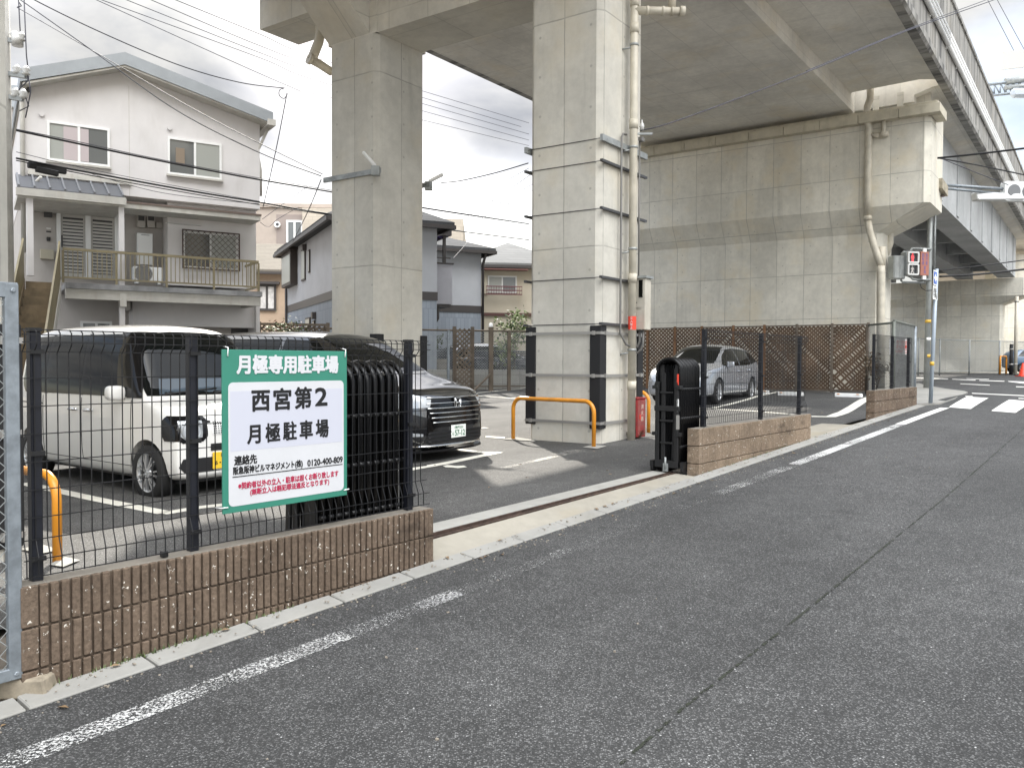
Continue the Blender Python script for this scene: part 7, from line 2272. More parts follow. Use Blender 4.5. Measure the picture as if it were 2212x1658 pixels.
ps = thing('pedestrian_signal', 'pedestrian signal showing a red standing figure on the pole', 'traffic light', loc=tuple(UPo + Vector((-1.5, 0, 3))), rz=SG.rz)
(x0, z1_) = sgp(*zS(718, 165), -0.35); (x1, z0_) = sgp(*zS(962, 695), -0.35)
mb = MB(SG); mb.box(x0, -0.35, z0_, x1, -0.06, z1_); case = mb.build('case', MT['galvm'], ps, bevel=0.03)
zm = (z0_ + z1_) / 2
MT['sigblack'] = mat('signal_lens_dark', (0.03, 0.032, 0.035), 0.2)
m_, g_2, b_2 = new_mat('red_lit_figure'); b_2.inputs['Base Color'].default_value = (0.8, 0.05, 0.06, 1); b_2.inputs['Emission Color'].default_value = (1, 0.08, 0.09, 1); b_2.inputs['Emission Strength'].default_value = 0.45
MT['redlit'] = m_
w = x1 - x0
for k, (za, zb_) in enumerate(((zm, z1_), (z0_, zm))):
    mb = MB(SG)
    o, i_ = rrect(w / 2 - 0.008, (zb_ - za) / 2 - 0.008, 0.05), rrect(w / 2 - 0.055, (zb_ - za) / 2 - 0.055, 0.03)
    cx_, cz_ = (x0 + x1) / 2, (za + zb_) / 2
    n = len(o); vs = [(cx_ + a, -0.355, cz_ + b) for a, b in o] + [(cx_ + a, -0.42, cz_ + b) for a, b in o] + [(cx_ + a, -0.42, cz_ + b) for a, b in i_] + [(cx_ + a, -0.355, cz_ + b) for a, b in i_]
    fs = []
    for r_ in range(3): fs += [(r_ * n + j, r_ * n + (j + 1) % n, (r_ + 1) * n + (j + 1) % n, (r_ + 1) * n + j) for j in range(n)]
    mb.add(vs, fs); mb.build('hood', MT['alum'], case)
    mb = MB(SG); mb.box(cx_ - w / 2 + 0.05, -0.358, za + 0.05, cx_ + w / 2 - 0.05, -0.352, zb_ - 0.05); ln = mb.build('lens', MT['sigblack'], case)
    mb = MB(SG); s_ = (zb_ - za) * 0.36
    if k == 0:   # standing figure
        mb.tube([(cx_, -0.364, cz_ + s_ * 0.78), (cx_, -0.360, cz_ + s_ * 0.78)], s_ * 0.2, 12)
        mb.prism([(cx_ - s_ * 0.34, cz_ + s_ * 0.5), (cx_ + s_ * 0.34, cz_ + s_ * 0.5), (cx_ + s_ * 0.44, cz_ - s_ * 0.2), (cx_ + s_ * 0.26, cz_ - s_ * 0.2), (cx_ + s_ * 0.24, cz_ - s_ * 1.0), (cx_ + s_ * 0.05, cz_ - s_ * 1.0), (cx_, cz_ - s_ * 0.3), (cx_ - s_ * 0.05, cz_ - s_ * 1.0), (cx_ - s_ * 0.24, cz_ - s_ * 1.0), (cx_ - s_ * 0.26, cz_ - s_ * 0.2), (cx_ - s_ * 0.44, cz_ - s_ * 0.2)], 'y', -0.364, -0.360)
        mb.build('standing_figure', MT['redlit'], ln)
    else:        # walking figure, unlit
        mb.tube([(cx_, -0.364, cz_ + s_ * 0.78), (cx_, -0.360, cz_ + s_ * 0.78)], s_ * 0.2, 12)
        mb.prism([(cx_ - s_ * 0.2, cz_ + s_ * 0.5), (cx_ + s_ * 0.2, cz_ + s_ * 0.5), (cx_ + s_ * 0.5, cz_ - s_ * 0.05), (cx_ + s_ * 0.2, cz_), (cx_ + s_ * 0.18, cz_ - s_ * 0.3), (cx_ + s_ * 0.5, cz_ - s_ * 1.0), (cx_ + s_ * 0.28, cz_ - s_ * 1.0), (cx_, cz_ - s_ * 0.45), (cx_ - s_ * 0.3, cz_ - s_ * 1.0), (cx_ - s_ * 0.52, cz_ - s_ * 0.95), (cx_ - s_ * 0.15, cz_ - s_ * 0.1), (cx_ - s_ * 0.45, cz_ + s_ * 0.1)], 'y', -0.364, -0.360)
        mb.build('walking_figure', MT['boxg'], ln)
(x0b, z1b) = sgp(*zS(452, 248), -0.25); (x1b, z0b) = sgp(*zS(700, 768), -0.25)
mb = MB(SG); mb.box(x0b, -0.25, z0b, x1b, 0.08, z1b); bk = mb.build('back_case', MT['steelpipe'], ps, bevel=0.035)
mb = MB(SG); mb.box((x0b + x1b) / 2 - 0.01, -0.262, z0b + 0.02, (x0b + x1b) / 2 + 0.01, -0.252, z1b - 0.02); mb.build('case_rib', MT['galvm'], bk)
xp = 0.0
for (za, y_, xe) in ((sgp(*zS(800, 100), -0.1)[1], -0.1, sgp(*zS(805, 100), -0.1)[0]), (sgp(*zS(620, 175), 0.05)[1], 0.05, sgp(*zS(620, 175), 0.05)[0])):
    mb = MB(SG); mb.tube([(xp, y_, za), (xe + 0.06, y_, za), (xe, y_, za - 0.05), (xe, y_, za - 0.16)], 0.034, 10); mb.build('arm', MT['galvm'], ps)
for (q, y_, xe) in ((zS(820, 775), -0.1, zS(820, 700)), (zS(600, 835), 0.05, zS(600, 760))):
    za = sgp(*q, y_)[1]; xe = sgp(*xe, y_)[0]
    mb = MB(SG); mb.tube([(xp, y_, za), (xe + 0.06, y_, za), (xe, y_, za + 0.05), (xe, y_, za + 0.16)], 0.034, 10); mb.build('arm', MT['galvm'], ps)
mb = MB(SG); z = sgp(*zS(1100, 870), -0.2)[1]
mb.tube([(sgp(*zS(1010, 870), -0.2)[0], -0.2, z), (sgp(*zS(1040, 940), -0.2)[0], -0.2, sgp(*zS(1040, 960), -0.2)[1]), (sgp(*zS(1130, 1020), -0.2)[0], -0.2, sgp(*zS(1130, 1020), -0.2)[1]), (0.0, -0.2, sgp(*zS(1230, 1010), -0.2)[1])], 0.014, 6); mb.build('signal_cable', MT['cable'], ps)
# vertical text board
tb = thing('signal_text_board', 'narrow orange board with blue characters beside the pedestrian signal', 'sign', loc=tuple(UPo + Vector((-0.5, -0.2, 3))), rz=SG.rz)
(x0, z1_) = sgp(*zS(1026, 168), -0.26); (x1, z0_) = sgp(*zS(1202, 695), -0.26)
mb = MB(SG); mb.box(x0, -0.26, z0_, x1, -0.21, z1_); mb.build('panel', mat('faded_orange_board', (0.34, 0.13, 0.09), 0.5, var=0.15, vs=3.0), tb, bevel=0.01)
mb = MB(SG); wq = x1 - x0; hq = z1_ - z0_
R90 = Matrix.Rotation(pi / 2, 4, 'X')
for (ch, u_, v_) in (('歩', 0.70, 0.85), ('行', 0.70, 0.69), ('者', 0.70, 0.52), ('自', 0.30, 0.85), ('転', 0.30, 0.69), ('車', 0.30, 0.52), ('専', 0.50, 0.32), ('用', 0.50, 0.14)):
    text_mb(mb, ch, 0.13, Matrix.Translation((x0 + wq * u_, -0.2615, z0_ + hq * v_)) @ R90, 0.0, 0.001, width=wq * 0.24)
mb.build('lettering', mat('blue_ink', (0.06, 0.09, 0.30), 0.5), tb, fix=False)
for z in (z1_ + 0.05, z0_ - 0.06):
    mb = MB(SG); mb.box((x0 + x1) / 2 - 0.06, -0.26, z - 0.06, (x0 + x1) / 2 + 0.06, -0.2, z + 0.05); mb.build('clamp', MT['white'], tb)

# sign post in front of it
sp = hit_ground(*ph6b(546, 1438))
SPo = Vector((sp.x, sp.y, sp.z)); SY = sp.y
th = thing('sign_post', 'slim grey steel sign post at the kerb in front of the utility pole', 'pole', loc=SPo)
zt_ = at_depth(2012, ph6b(580, 330)[1], SY).z
mb = MB(); mb.tube([(SPo.x, SPo.y, SPo.z - 0.05), (SPo.x + 0.08, SPo.y, zt_)], [0.04, 0.038], 14); mb.build('tube', mat('blue_grey_post', (0.33, 0.38, 0.43), 0.45, 0.2), th)
z = at_depth(2008, ph6b(550, 1102)[1], SY).z; mb = MB(); mb.tube([(SPo.x + 0.02, SPo.y, z - 0.04), (SPo.x + 0.02, SPo.y, z + 0.04)], 0.043, 14); mb.build('band', mat('amber_band', (0.62, 0.38, 0.05), 0.5), th)
z = at_depth(2008, ph6b(565, 555)[1], SY).z; mb = MB(); mb.tube([(SPo.x + 0.05, SPo.y, z - 0.06), (SPo.x + 0.05, SPo.y, z + 0.06)], 0.047, 12); mb.build('clamp', MT['galvm'], th)
# the blue arrow sign and white plate face up the road, seen nearly edge-on
SF = Frame(SPo.x, SPo.y, radians(38.5))     # sign plane runs almost along the view


def sfp(px, py, y=-0.07): return SF.hit_y(px, py, y)


(xa, zt_) = sfp(*zS(1303, 565)); (xb, zb_) = sfp(*zS(1397, 925))
zt2 = sfp(*zS(1397, 610))[1]; zt_ = (zt_ + zt2) / 2; zb_ = (sfp(*zS(1300, 890))[1] + zb_) / 2
th = thing('arrow_sign', 'blue road sign with a white arrow near the top of the sign post', 'sign', loc=SF.world(xa, -0.07, zb_), rz=SF.rz)
mb = MB(SF); mb.box(xa, -0.074, zb_, xb, -0.070, zt_); mb.build('border', MT['white'], th, bevel=0.001)
mb = MB(SF); m = (xb - xa) * 0.06; mb.box(xa + m, -0.0765, zb_ + m, xb - m, -0.0745, zt_ - m); mb.build('panel', mat('traffic_blue', (0.03, 0.10, 0.42), 0.4), th)
cz_ = (zt_ + zb_) / 2; hh = (zt_ - zb_); ww = xb - xa
mb = MB(SF); mb.prism([(xa + ww * 0.08, cz_), (xa + ww * 0.45, cz_ + hh * 0.3), (xa + ww * 0.45, cz_ + hh * 0.12), (xa + ww * 0.92, cz_ + hh * 0.12), (xa + ww * 0.92, cz_ - hh * 0.12), (xa + ww * 0.45, cz_ - hh * 0.12), (xa + ww * 0.45, cz_ - hh * 0.3)], 'y', -0.0785, -0.077); mb.build('arrow', MT['white'], th)
(xa, zt_) = sfp(*zS(1290, 905)); (xb, zb_) = sfp(*zS(1388, 1240))
zt_ = (zt_ + sfp(*zS(1388, 945))[1]) / 2; zb_ = (zb_ + sfp(*zS(1284, 1195))[1]) / 2
th = thing('plate_sign', 'white plate with small black lettering under the blue arrow sign', 'sign', loc=SF.world(xa, -0.07, zb_), rz=SF.rz)
mb = MB(SF); mb.box(xa, -0.074, zb_, xb, -0.070, zt_); mb.build('panel', MT['white'], th)
mb = MB(SF)
for i, t_ in enumerate(('自転車', 'を除く')):
    text_mb(mb, t_, 0.11, Matrix.Translation(((xa + xb) / 2, -0.0748, zt_ - (zt_ - zb_) * (0.3 + 0.36 * i))) @ R90, 0.002, 0.0008, width=(xb - xa) * 0.8)
mb.build('lettering', MT['ink'], th, fix=False)

# lamp arm from the pole over the street
th = thing('overhead_signal', 'pair of grey pipe arms with a lamp and twin signal reaching over the street', 'traffic light', loc=tuple(UPo + Vector((0, 0, 6))))
a = upx(*ph5b(770, 1018)); b = upx(*ph5b(1380, 1058), 0.5); a2 = upx(*ph5b(770, 1050)); b2 = upx(*ph5b(1300, 1095), 0.5)
mb = MB(); mb.tube([a, b], 0.05, 10); mb.tube([a2, b2], 0.04, 10); mb.build('arm', MT['galv'], th)
c = upx(*ph5b(1260, 1130), 0.5); mb = MB(); mb.hexa([(c.x - 0.78, c.y - 0.2, c.z - 0.12), (c.x + 0.8, c.y - 0.2, c.z - 0.1), (c.x + 0.8, c.y + 0.2, c.z - 0.1), (c.x - 0.78, c.y + 0.2, c.z - 0.12)], [(c.x - 0.85, c.y - 0.16, c.z + 0.14), (c.x + 0.6, c.y - 0.16, c.z + 0.1), (c.x + 0.6, c.y + 0.16, c.z + 0.1), (c.x - 0.85, c.y + 0.16, c.z + 0.14)]); mb.build('lamp_head', MT['whiteg'], th, bevel=0.03)
c = upx(*ph5b(1440, 1080), 0.5)
SGN = Frame(c.x, c.y, radians(82), c.z)
mb = MB(SGN); mb.prism([(x, z) for x, z in rrect(0.55, 0.32, 0.10)], 'y', -0.1, 0.12); hd2 = mb.build('signal_head', MT['whiteg'], th)
for q in (-0.22, 0.3):
    mb = MB(SGN); mb.disc((q, -0.101, 0.0), (0, -1, 0), 0.215, 0.03, 24); mb.build('signal_lens', mat('grey_lens', (0.16, 0.165, 0.17), 0.3), hd2)

# gantry arm and signal backs beyond the viaduct on the right
GY = 40.0
def gp_(px, py): return at_depth(px, py, GY)
th = thing('sign_gantry', 'pale lattice gantry arm with a grey signal case and blank board at the right edge', 'gantry', loc=tuple(gp_(2200, 785)))
mb = MB(); A = [gp_(*ph3(1940, 555)), gp_(*ph3(2300, 510)), gp_(*ph3(1960, 625)), gp_(*ph3(2300, 585))]
mb.tube(A[:2], 0.07, 8); mb.tube(A[2:], 0.07, 8)
for i in range(9):
    t = i / 9; a = A[0].lerp(A[1], t); b = A[2].lerp(A[3], t + 0.06); mb.tube([a, b], 0.035, 6); c = A[0].lerp(A[1], min(1, t + 0.11)); mb.tube([b, c], 0.035, 6)
mb.build('truss', MT['galv'], th)
a = gp_(*ph3(2100, 520)); b = gp_(*ph3(2330, 650))
mb = MB(); mb.box(a.x, GY - 0.5, b.z, b.x, GY - 0.15, a.z - 0.5); sc_ = mb.build('signal_case', mat('pale_signal_grey', (0.42, 0.46, 0.50), 0.5), th, bevel=0.12)
mb = MB(); p = gp_(*ph3(2090, 530)); q = gp_(*ph3(2340, 500)); mb.tube([p, q], 0.16, 10); p = gp_(*ph3(2090, 570)); q = gp_(*ph3(2340, 545)); mb.tube([p, q], 0.12, 10); mb.build('bracket_tube', MT['galvm'], sc_)
a = gp_(*ph3(2065, 340)); b = gp_(*ph3(2420, 300)); c = gp_(*ph3(2065, 455)); 
mb = MB(); mb.hexa([(a.x, GY - 0.05, c.z), (b.x, GY - 0.05, c.z + (b.z - a.z)), (b.x, GY + 0.05, c.z + (b.z - a.z)), (a.x, GY + 0.05, c.z)], [(a.x, GY - 0.05, a.z), (b.x, GY - 0.05, b.z), (b.x, GY + 0.05, b.z), (a.x, GY + 0.05, a.z)]); mb.build('board_back', mat('board_back_grey', (0.48, 0.47, 0.44), 0.6), th)
x = gp_(2330, 700).x; mb = MB(); mb.tube([(x, GY + 0.3, 0.3), (x, GY + 0.3, gp_(2300, 90).z)], 0.2, 12); mb.tube([(x, GY + 0.3, gp_(2300, 120).z), (gp_(2240, 120).x, GY, gp_(2240, 120).z)], 0.08, 8); mb.build('mast', MT['galv'], th)

# old pole with insulators behind the near pillar, at the left edge
PY = 17.0
def lpx(px, py): return at_depth(px, py, PY)
p = lpx(12, 700)
th = thing('utility_pole', 'utility pole with insulators peeping out behind the near pillar at left', 'pole', loc=(p.x, PY, 0))
mb = MB(); mb.tube([(p.x, PY, -0.2), (p.x, PY, 11.0)], [0.18, 0.13], 14); mb.build('shaft', MT['concpole'], th)
for (py, L) in ((165, 56), (215, 50), (92, 46)):
    a = lpx(12, py - 6); b = lpx(L, py); mb = MB(); mb.bar(a, b, 0.09, 0.09); arm = mb.build('crossarm', MT['galvm'], th)
    for k in (0.55, 1.0):
        c = a.lerp(b, k) + Vector((0, 0, 0.10)); mb = MB(); mb.lathe([(0.02, -0.1), (0.085, -0.06), (0.05, -0.02), (0.085, 0.03), (0.06, 0.07), (0.02, 0.11)], tuple(c), 'z', 12); mb.build('insulator', MT['porcelain'], arm)
a = lpx(38, 100); mb = MB(); mb.tube([a, a + Vector((0, 0, 0.22))], 0.11, 12); mb.build('switch', MT['porcelain'], th)
mb = MB(); rnd = random.Random(3)
for (q0, q1, q2) in (((52, 0), (57, 120), (61, 155)), ((40, 0), (43, 60), (45, 90)), ((62, 165), (66, 200), (55, 255)), ((40, 195), (60, 175), (60, 150)), ((42, 240), (62, 230), (50, 195)), ((40, 2), (46, 14), (38, 16))):
    mb.tube([lpx(*q0), lpx(*q1), lpx(*q2)], 0.012, 5)
mb.build('jumper_wire', MT['cableg'], th)

# floodlights on the outer pillar
for (q, lab, L) in ((((140, 985), (222, 1078)), 'tube floodlight standing up at the left corner of the pillar with the steel band', 1), (((565, 1178), (660, 1130)), 'tube floodlight leaning out from the right side of the outer pillar', 1)):
    Y = 14.75 if q[0][0] < 300 else 16.3
    a = at_depth(*ph2(*q[0]), Y); b = at_depth(*ph2(*q[1]), Y)
    th = thing('floodlight', lab, 'lamp', loc=tuple(b if q[0][0] < 300 else a))
    mb = MB(); mb.bar(a, b, 0.09, 0.06); mb.build('lamp_body', MT['white'], th, bevel=0.02)
    base = b if q[0][0] < 300 else a
    mb = MB(); mb.box(base.x - 0.07, base.y - 0.05, base.z - 0.16, base.x + 0.07, base.y + 0.08, base.z); mb.build('lamp_bracket', MT['galvm'], th)

# ------------------------------------------------------------------ far side of the street
FFY = 50.5
fl = at_depth(1978, 735, 47.0); fr2 = at_depth(2290, 742, 55.5)
FFm = Frame(fl.x, fl.y, math.atan2((fr2 - fl).x, (fr2 - fl).y)); LFF = hypot((fr2 - fl).x, (fr2 - fl).y)
ff = thing('chain_link_fence', 'grey chain link fence along the far side of the street', 'fence', FFm)
def ffp(px, py): return FFm.hit_y(px, py, 0)
zt_ = ffp(2100, 735)[1]; zb_ = ffp(2100, 805)[1]
for pxx in (1983, 2029, 2093, 2158, 2222, 2286):
    x = ffp(pxx, 770)[0]; mb = MB(FFm); mb.tube([(x, 0, zb_ - 0.2), (x, 0, zt_ + 0.05)], 0.045, 6); mb.build('post', MT['galvm'], ff)
mb = MB(FFm); mb.tube([(-4, 0, zt_), (LFF, 0, zt_)], 0.025, 5); mb.tube([(-4, 0, zb_ + 0.1), (LFF, 0, zb_ + 0.1)], 0.02, 5); mb.build('rail', MT['galvm'], ff)
mb = MB(FFm); chain_panel(mb, FFm, -4, LFF, 0.0, zb_ + 0.1, zt_, 0.16, 0.007); mb.build('chain_link', MT['galvm'], ff)
c = hit_ground(2209, 812); c = at_depth(2209, 812, 46.0)
th = thing('traffic_cone', 'red traffic cone at the right edge across the street', 'cone', loc=tuple(c))
# wall of the next building closing the view to the right
w0 = at_depth(2150, 700, 60.0); w1 = at_depth(2420, 700, 64.0)
WF = Frame(w0.x, w0.y, math.atan2(w1.x - w0.x, w1.y - w0.y))
wth = thing('concrete_wall', 'pale concrete wall closing the view under the viaduct at the right edge', 'wall', WF)
mb = MB(WF); mb.box(0, 0, 0, hypot(w1.x - w0.x, w1.y - w0.y), 1.0, 9.2); mb.build('wall_panel', MT['pier'], wth)
mb = MB(); mb.lathe([(0.26, c.z + 0.03), (0.22, c.z + 0.05), (0.05, c.z + 0.72), (0.001, c.z + 0.73)], (c.x, c.y, 0), 'z', 20); mb.box(c.x - 0.28, c.y - 0.28, c.z - 0.05, c.x + 0.28, c.y + 0.28, c.z + 0.03); mb.build('cone_body', MT['redtag'], th)
a = at_depth(2159, 806, 49.0); b = at_depth(2167, 806, 49.6)
hoop('orange hoop barrier by the far pier corner across the street', (a.x, a.y, a.z), (b.x + 0.5, b.y + 0.6, a.z), 1.0, 0.05)
for (q0, q1, m_, lab) in (((2180, 743), (2187, 805), 'rubber', 'black padded column guard at the far pier corner'), ((2192, 640), (2196, 805), 'pvc', 'pale drain pipe standing at the far pier corner')):
    a = at_depth(*q1, 49.0); b = at_depth(q0[0], q0[1], 49.0); w_ = (a.x - b.x) / 2
    th = thing('column_guard' if m_ == 'rubber' else 'drain_pipe', lab, 'guard' if m_ == 'rubber' else 'pipe', loc=tuple(a))
    mb = MB(); mb.tube([(a.x - w_, 49.0, a.z - 0.1), (a.x - w_, 49.0, b.z)], max(0.1, abs(w_) * 0.9), 10); mb.build('body' if m_ == 'rubber' else 'tube', MT[m_], th)
    mb = MB()
    for z in (a.z + 0.5, b.z - 0.3): mb.tube([(a.x - w_, 49.0, z - 0.04), (a.x - w_, 49.0, z + 0.04)], max(0.11, abs(w_)), 10)
    mb.build('strap', MT['strap'], th)
c = at_depth(2212, 790, 50.0)
F = Frame(c.x + 1.3, 50.5, radians(100), at_depth(2200, 806, 50).z)
bc2 = Car('parked_car', 'blue car half hidden behind the traffic cone at the right edge', F, [
    (-2.0, 0.4, 0.9, 1.0, 0.6, 0.7, 0.5), (-1.9, 0.3, 0.95, 1.3, 0.75, 0.8, 0.55), (-1.2, 0.2, 0.95, 1.48, 0.8, 0.83, 0.6), (0.0, 0.2, 0.95, 1.5, 0.8, 0.83, 0.6), (0.6, 0.2, 0.95, 1.3, 0.8, 0.83, 0.6), (1.1, 0.2, 0.95, 1.02, 0.8, 0.8, 0.6), (1.9, 0.25, 0.75, 0.82, 0.7, 0.7, 0.5), (2.1, 0.3, 0.5, 0.6, 0.5, 0.5, 0.4)], car_paint('blue_car_paint', (0.10, 0.16, 0.24), 0.3), [(1.3, 0.3, 0.34), (-1.3, 0.3, 0.34)])
for sd_ in 'LR':
    bc2.patch('side_window', MT['carglass'], [(0.9, 1.0), (0.4, 1.3), (-1.2, 1.38), (-1.6, 1.02)], sd_)
    sy = 1 if sd_ == 'L' else -1
    bc2.wheel(1.3, sy * 0.72, 0.3, 0.18, sy); bc2.wheel(-1.3, sy * 0.72, 0.3, 0.18, sy)

# chain link corner, vine and small notice beside the short block wall
CLY = 24.6
a = at_depth(*ph6(1200, 430), 23.9); b = at_depth(*ph6(1368, 432), 22.4); c = at_depth(*ph6(1505, 418), 25.5)
th = thing('chain_link_fence', 'tall green framed chain link fence corner behind the short block wall', 'fence', loc=(b.x, b.y, 0.4))
zt_ = b.z
MT['frameg'] = mat('olive_frame', (0.12, 0.13, 0.11), 0.5)
def panel2(p, q, z0, z1, nm='chain_link'):
    F = Frame(p.x, p.y, math.atan2(q.x - p.x, q.y - p.y)); L = hypot(q.x - p.x, q.y - p.y)
    mb = MB(F); chain_panel(mb, F, 0, L, 0, z0, z1, 0.075, 0.004); mb.build(nm, MT['galvm'], th)
    mb = MB(F); mb.tube([(0, 0, z1), (L, 0, z1)], 0.03, 6); mb.tube([(0, 0, z0), (L, 0, z0)], 0.02, 6); mb.build('rail', MT['frameg'], th)
panel2(a, b, 0.42, zt_); panel2(b, c, 0.45, zt_ + 0.05)
for q, m_ in ((a, 'woodg'), (b, 'frameg'), (c, 'galv')):
    mb = MB(); mb.tube([(q.x, q.y, 0.2), (q.x, q.y, zt_ + 0.03)], 0.05 if m_ != 'galv' else 0.06, 8); mb.build('post', MT[m_], th)
p = at_depth(*ph6(1245, 880), 23.2)
bush('vine', 'withered brown vine hanging on the chain link fence corner', Vector((p.x, p.y, 0.42)), 0.4, at_depth(*ph6(1240, 580), 23.2).z - 0.42, 420, (MT['dryweed'], leaf_mat('dry_vine_leaf', (0.20, 0.15, 0.10), (0.12, 0.09, 0.06))), 12, 0.10, cat='plant')
p = at_depth(*ph6(1405, 588), 24.0)
NF = Frame(p.x, p.y, radians(80), p.z)
th = thing('fence_notice', 'small white notice with red writing hung on the chain link corner', 'sign', NF)
mb = MB(NF); mb.box(-0.33, -0.012, -0.22, 0.33, 0.0, 0.22); mb.build('panel', MT['white'], th)
mb = MB(NF)
for i, t_ in enumerate(('駐車禁止', '無断駐車', 'お断り')):
    text_mb(mb, t_, 0.11, Matrix.Translation((0, -0.0135, 0.13 - 0.13 * i)) @ R90, 0.004, 0.0008, width=0.5)
mb.build('lettering', MT['redtag'], th, fix=False)

# ------------------------------------------------------------------ overhead cables
def cable(label, pts, r=0.012, m='cableg', sag=0.0, name='overhead_cable', ties=False):
    """pts: (photo x, photo y, distance)"""
    P = [at_depth(*p) for p in pts]
    # Catmull-Rom through the points
    Q = []
    for i in range(len(P) - 1):
        p0 = P[max(0, i - 1)]; p1 = P[i]; p2 = P[i + 1]; p3 = P[min(len(P) - 1, i + 2)]
        for k in range(8):
            t = k / 8
            Q.append(0.5 * ((2 * p1) + (p2 - p0) * t + (2 * p0 - 5 * p1 + 4 * p2 - p3) * t * t + (3 * p1 - p0 - 3 * p2 + p3) * t ** 3))
    Q.append(P[-1])
    mb = MB()
    mb.tube(Q, r, 5)
    o = mb.build(name, MT[m]); tag(o, label, 'cable')
    return o


def ext(p, q, k):
    """extend a photo line"""
    return (p[0] + (q[0] - p[0]) * k, p[1] + (q[1] - p[1]) * k)


high = [((207, 0), (620, 185), (708, 210), (1142, 315)), ((218, 0), (560, 125), (708, 182), (1142, 303)), ((272, 0), (560, 114), (708, 165), (1142, 290)), ((325, 0), (560, 99), (708, 150), (1125, 274)), ((378, 0), (560, 74), (708, 134), (1142, 266))]
names = ('lowest', 'second lowest', 'middle', 'second highest', 'highest')
for i, h in enumerate(high):
    p0 = ext(h[1], h[0], 1.5)
    cable('grey power line, %s of the five parallel ones in the sky behind both pillars' % names[i], [(p0[0], p0[1], 26), (*h[0], 28), (*h[1], 33), (*h[2], 36), (*h[3], 46)], 0.013)
cable('thick dark service cable sagging from the top left to a ring over the white house', [(*ph1(140, -60), 17.0), (*ph1(220, 0), 17.3), (*ph1(640, 205), 18.0), (*ph1(1150, 420), 19.0), (*ph1(1550, 535), 20.0), (*ph1(1840, 572), 20.7)], 0.012)
cable('steep drop cable from the ring to the corner of the white house', [(*ph1(1860, 600), 20.7), (*ph1(1790, 960), 21.2), (*ph1(1705, 1340), 22.0)], 0.012)
cable('looped cable end at the ring above the white house roof', [(*ph1(1845, 572), 20.7), (*ph1(1812, 585), 20.7), (*ph1(1810, 620), 20.7), (*ph1(1840, 640), 20.7), (*ph1(1862, 610), 20.7)], 0.011)
cable('cable running from top left past the roof ridge to the outer pillar bracket', [(*ph1(60, -40), 16.2), (*ph1(130, 0), 16.2), (*ph1(640, 360), 15.9), (*ph1(1150, 720), 15.6), (*ph1(1680, 990), 15.5), (*ph1(2080, 1142), 15.4)], 0.010)
cable('thin straight wire from the insulators across the white gable to the outer pillar', [(*ph1(110, 50), 17.0), (*ph1(600, 330), 16.5), (*ph1(1350, 760), 16.0), (*ph1(2090, 1130), 15.4)], 0.008)
th_b = cable('thick black bundled cable passing over the upper windows of the white house', [(*ph1(105, 845), 17.5), (*ph1(500, 930), 18.5), (*ph1(1000, 1035), 20), (*ph1(1600, 1150), 22), (*ph1(2125, 1240), 24), (*ph2(540, 1350), 29), (*ph2(1215, 1452), 36)], 0.023, 'cable')
cable('thin messenger wire just above the thick black cable over the upper windows', [(*ph1(105, 838), 17.5), (*ph1(500, 918), 18.5), (*ph1(1000, 1026), 20), (*ph1(1600, 1140), 22), (*ph1(2125, 1230), 24), (*ph2(540, 1345), 29), (*ph2(1215, 1446), 36)], 0.009)
cable('black bundled cable passing just above the porch roof of the white house', [(*ph1(105, 1025), 17.5), (*ph1(400, 1085), 18.3), (*ph1(700, 1140), 19), (*ph1(1250, 1240), 20.5), (*ph1(1680, 1310), 22), (*ph1(2125, 1385), 24), (*ph2(780, 1500), 31), (*ph2(1215, 1555), 36)], 0.022, 'cable')
cable('second black cable of the pair just above the porch roof', [(*ph1(105, 1040), 17.6), (*ph1(470, 1115), 18.6), (*ph1(900, 1195), 19.6), (*ph1(1300, 1265), 20.8), (*ph1(1700, 1330), 22.1), (*ph1(2125, 1392), 24)], 0.012, 'cable')
cable('thin wire sagging between the two black cable bundles', [(*ph1(105, 985), 17.4), (*ph1(500, 1080), 18.4), (*ph1(1000, 1180), 19.8), (*ph1(1680, 1305), 22)], 0.007)
cable('low sagging wire running under the porch cables to the house corner', [(*ph1(600, 1130), 18.8), (*ph1(1000, 1240), 20), (*ph1(1350, 1290), 21), (*ph1(1680, 1322), 22)], 0.007)
sb = thing('cable_splice_box', 'black splice box hanging from the cable at the left above the porch', 'splice box', loc=tuple(at_depth(*ph1(300, 1100), 18.0)))
a = at_depth(*ph1(180, 1068), 17.8); b = at_depth(*ph1(428, 1112), 18.4)
mb = MB(); mb.bar(a, b, 0.10, 0.13); mb.build('box', MT['cable'], sb, bevel=0.015)
a = at_depth(*ph1(230, 1095), 17.9); b = at_depth(*ph1(378, 1128), 18.2); mb = MB(); mb.bar(a, b, 0.11, 0.12); mb.build('lower_box', MT['cable'], sb, bevel=0.015)
cable('grey stay wire from the outer pillar bracket down toward the blue house', [(*ph1(2080, 1165), 15.6), (*ph1(1990, 1380), 20), (*ph1(1895, 1570), 26)], 0.010)
cable('thin wire from the thick cable down to the white house corner', [(*ph1(1990, 1210), 23.5), (*ph1(1850, 1310), 23), (*ph1(1700, 1420), 22.5)], 0.008)
cable('drooping wire along the beige block beside the white house corner', [(*ph1(1930, 1345), 23.6), (*ph1(1800, 1420), 23.2), (*ph1(1740, 1470), 23), (*ph1(1685, 1440), 22.6)], 0.007)
cable('wire from the right floodlight rising to the middle pillar', [(*ph2(645, 1185), 16.2), (*ph2(780, 1170), 15.6), (*ph2(1000, 1120), 14.6), (*ph2(1210, 1058), 13.6)], 0.010)
cable('thin level wire in the gap between the pillars', [(*ph2(480, 1245), 30), (*ph2(540, 1250), 31), (*ph2(900, 1292), 34), (*ph2(1210, 1338), 38)], 0.010)
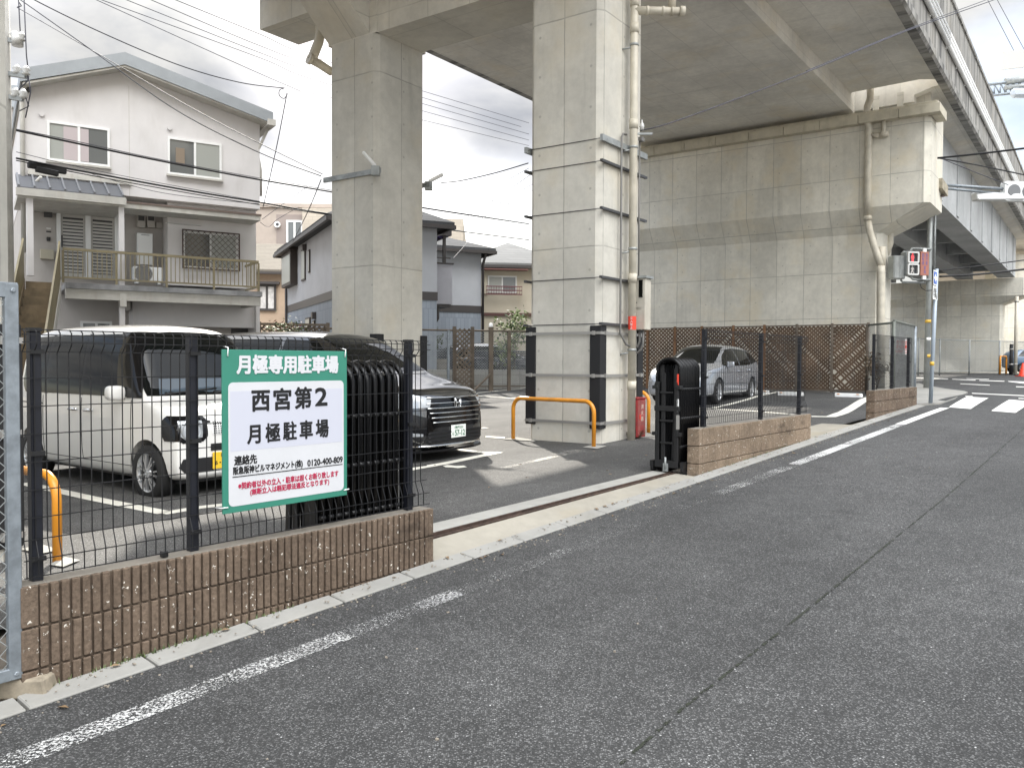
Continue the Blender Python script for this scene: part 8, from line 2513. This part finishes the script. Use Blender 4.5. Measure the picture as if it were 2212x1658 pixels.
for i, (a, b) in enumerate((((800, 1415), (1215, 1138)), ((790, 1445), (1215, 1205)), ((800, 1470), (1215, 1245)))):
    cable('slanting power line, the %s of three behind the right side of the gap' % ('upper', 'middle', 'lower')[i], [(*ph2(*ext(b, a, 1.1)), 60), (*ph2((a[0] + b[0]) / 2, (a[1] + b[1]) / 2 + 6), 52), (*ph2(*ext(a, b, 1.1)), 44)], 0.016)
cable('single slanting line high in the gap between the pillars', [(*ph2(690, 1405), 60), (*ph2(950, 1240), 52), (*ph2(1215, 1090), 45)], 0.012)
cable('thin drop wire down to the blue house balcony', [(*ph2(940, 1432), 36), (*ph2(840, 1545), 33), (*ph2(720, 1680), 30)], 0.008)
cable('bundled cable low in the gap between the pillars', [(*ph2(600, 1470), 30), (*ph2(900, 1515), 33), (*ph2(1215, 1553), 37)], 0.012)
cable('steel wire from the middle pillar insulator out across the viaduct soffit', [(*ph2(1935, 848), 12.9), (*ph3(0, 770), 13.0), (*ph3(800, 470), 14.5), (*ph3(1430, 210), 17.0), (*ph3(2020, 0), 20.0), (*ph3(2400, -140), 22)], 0.010)
cable('upper companion wire above the viaduct soffit wire', [(*ph3(800, 462), 14.6), (*ph3(1400, 215), 16.9), (*ph3(1720, 92), 18.4), (*ph3(1970, 0), 19.8), (*ph3(2300, -130), 22)], 0.008)
cable('black cable from the utility pole out to the right edge', [(*ph5b(690, 765), 24.2), (*ph5b(1100, 722), 23.5), (*ph5b(1500, 674), 22.8), (*ph5b(1700, 650), 22.4)], 0.03, 'cable')
cable('dark cable sloping down right from the utility pole', [(*ph5b(700, 765), 24.3), (*ph5b(1100, 838), 25.5), (*ph5b(1500, 922), 27), (*ph5b(1700, 965), 28)], 0.022, 'cable')
cable('thin wire sagging from the utility pole toward the twin signal', [(*ph5b(720, 768), 24.3), (*ph5b(1000, 880), 24.8), (*ph5b(1350, 1015), 25.5)], 0.012)
cable('upper black cable under the street span at the right', [(*ph6b(600, 345), 30), (*ph6b(950, 305), 30), (*ph6b(1310, 258), 30), (*ph6b(1450, 240), 30)], 0.022, 'cable')
cable('lower thick black cable under the street span at the right', [(*ph6b(620, 392), 31), (*ph6b(950, 372), 31), (*ph6b(1310, 333), 31), (*ph6b(1450, 318), 31)], 0.04, 'cable')
cable('left of the two steep wires at the top right corner', [(*ph3(1950, -60), 60), (*ph3(1975, 0), 60), (*ph3(2140, 320), 60), (*ph3(2180, 400), 60)], 0.02)
cable('right of the two steep wires at the top right corner', [(*ph3(2010, -60), 60), (*ph3(2037, 0), 60), (*ph3(2211, 320), 60), (*ph3(2330, 540), 60)], 0.02)
# insulator where the soffit wire leaves the pillar
p = at_depth(*ph2(1947, 815), 12.9)
th = thing('insulator', 'white porcelain insulator on the bracket of the middle pillar', 'insulator', loc=tuple(p))
mb = MB(); mb.lathe([(0.012, -0.07), (0.035, -0.065), (0.03, -0.03), (0.042, -0.015), (0.03, 0.0), (0.035, 0.02), (0.012, 0.05), (0.008, 0.09)], tuple(p), 'z', 14); mb.build('body', MT['porcelain'], th)
mb = MB(); mb.bar(p + Vector((-0.15, 0.02, -0.12)), p + Vector((0.16, -0.02, -0.13)), 0.03, 0.03); mb.build('hook', MT['galvm'], th)
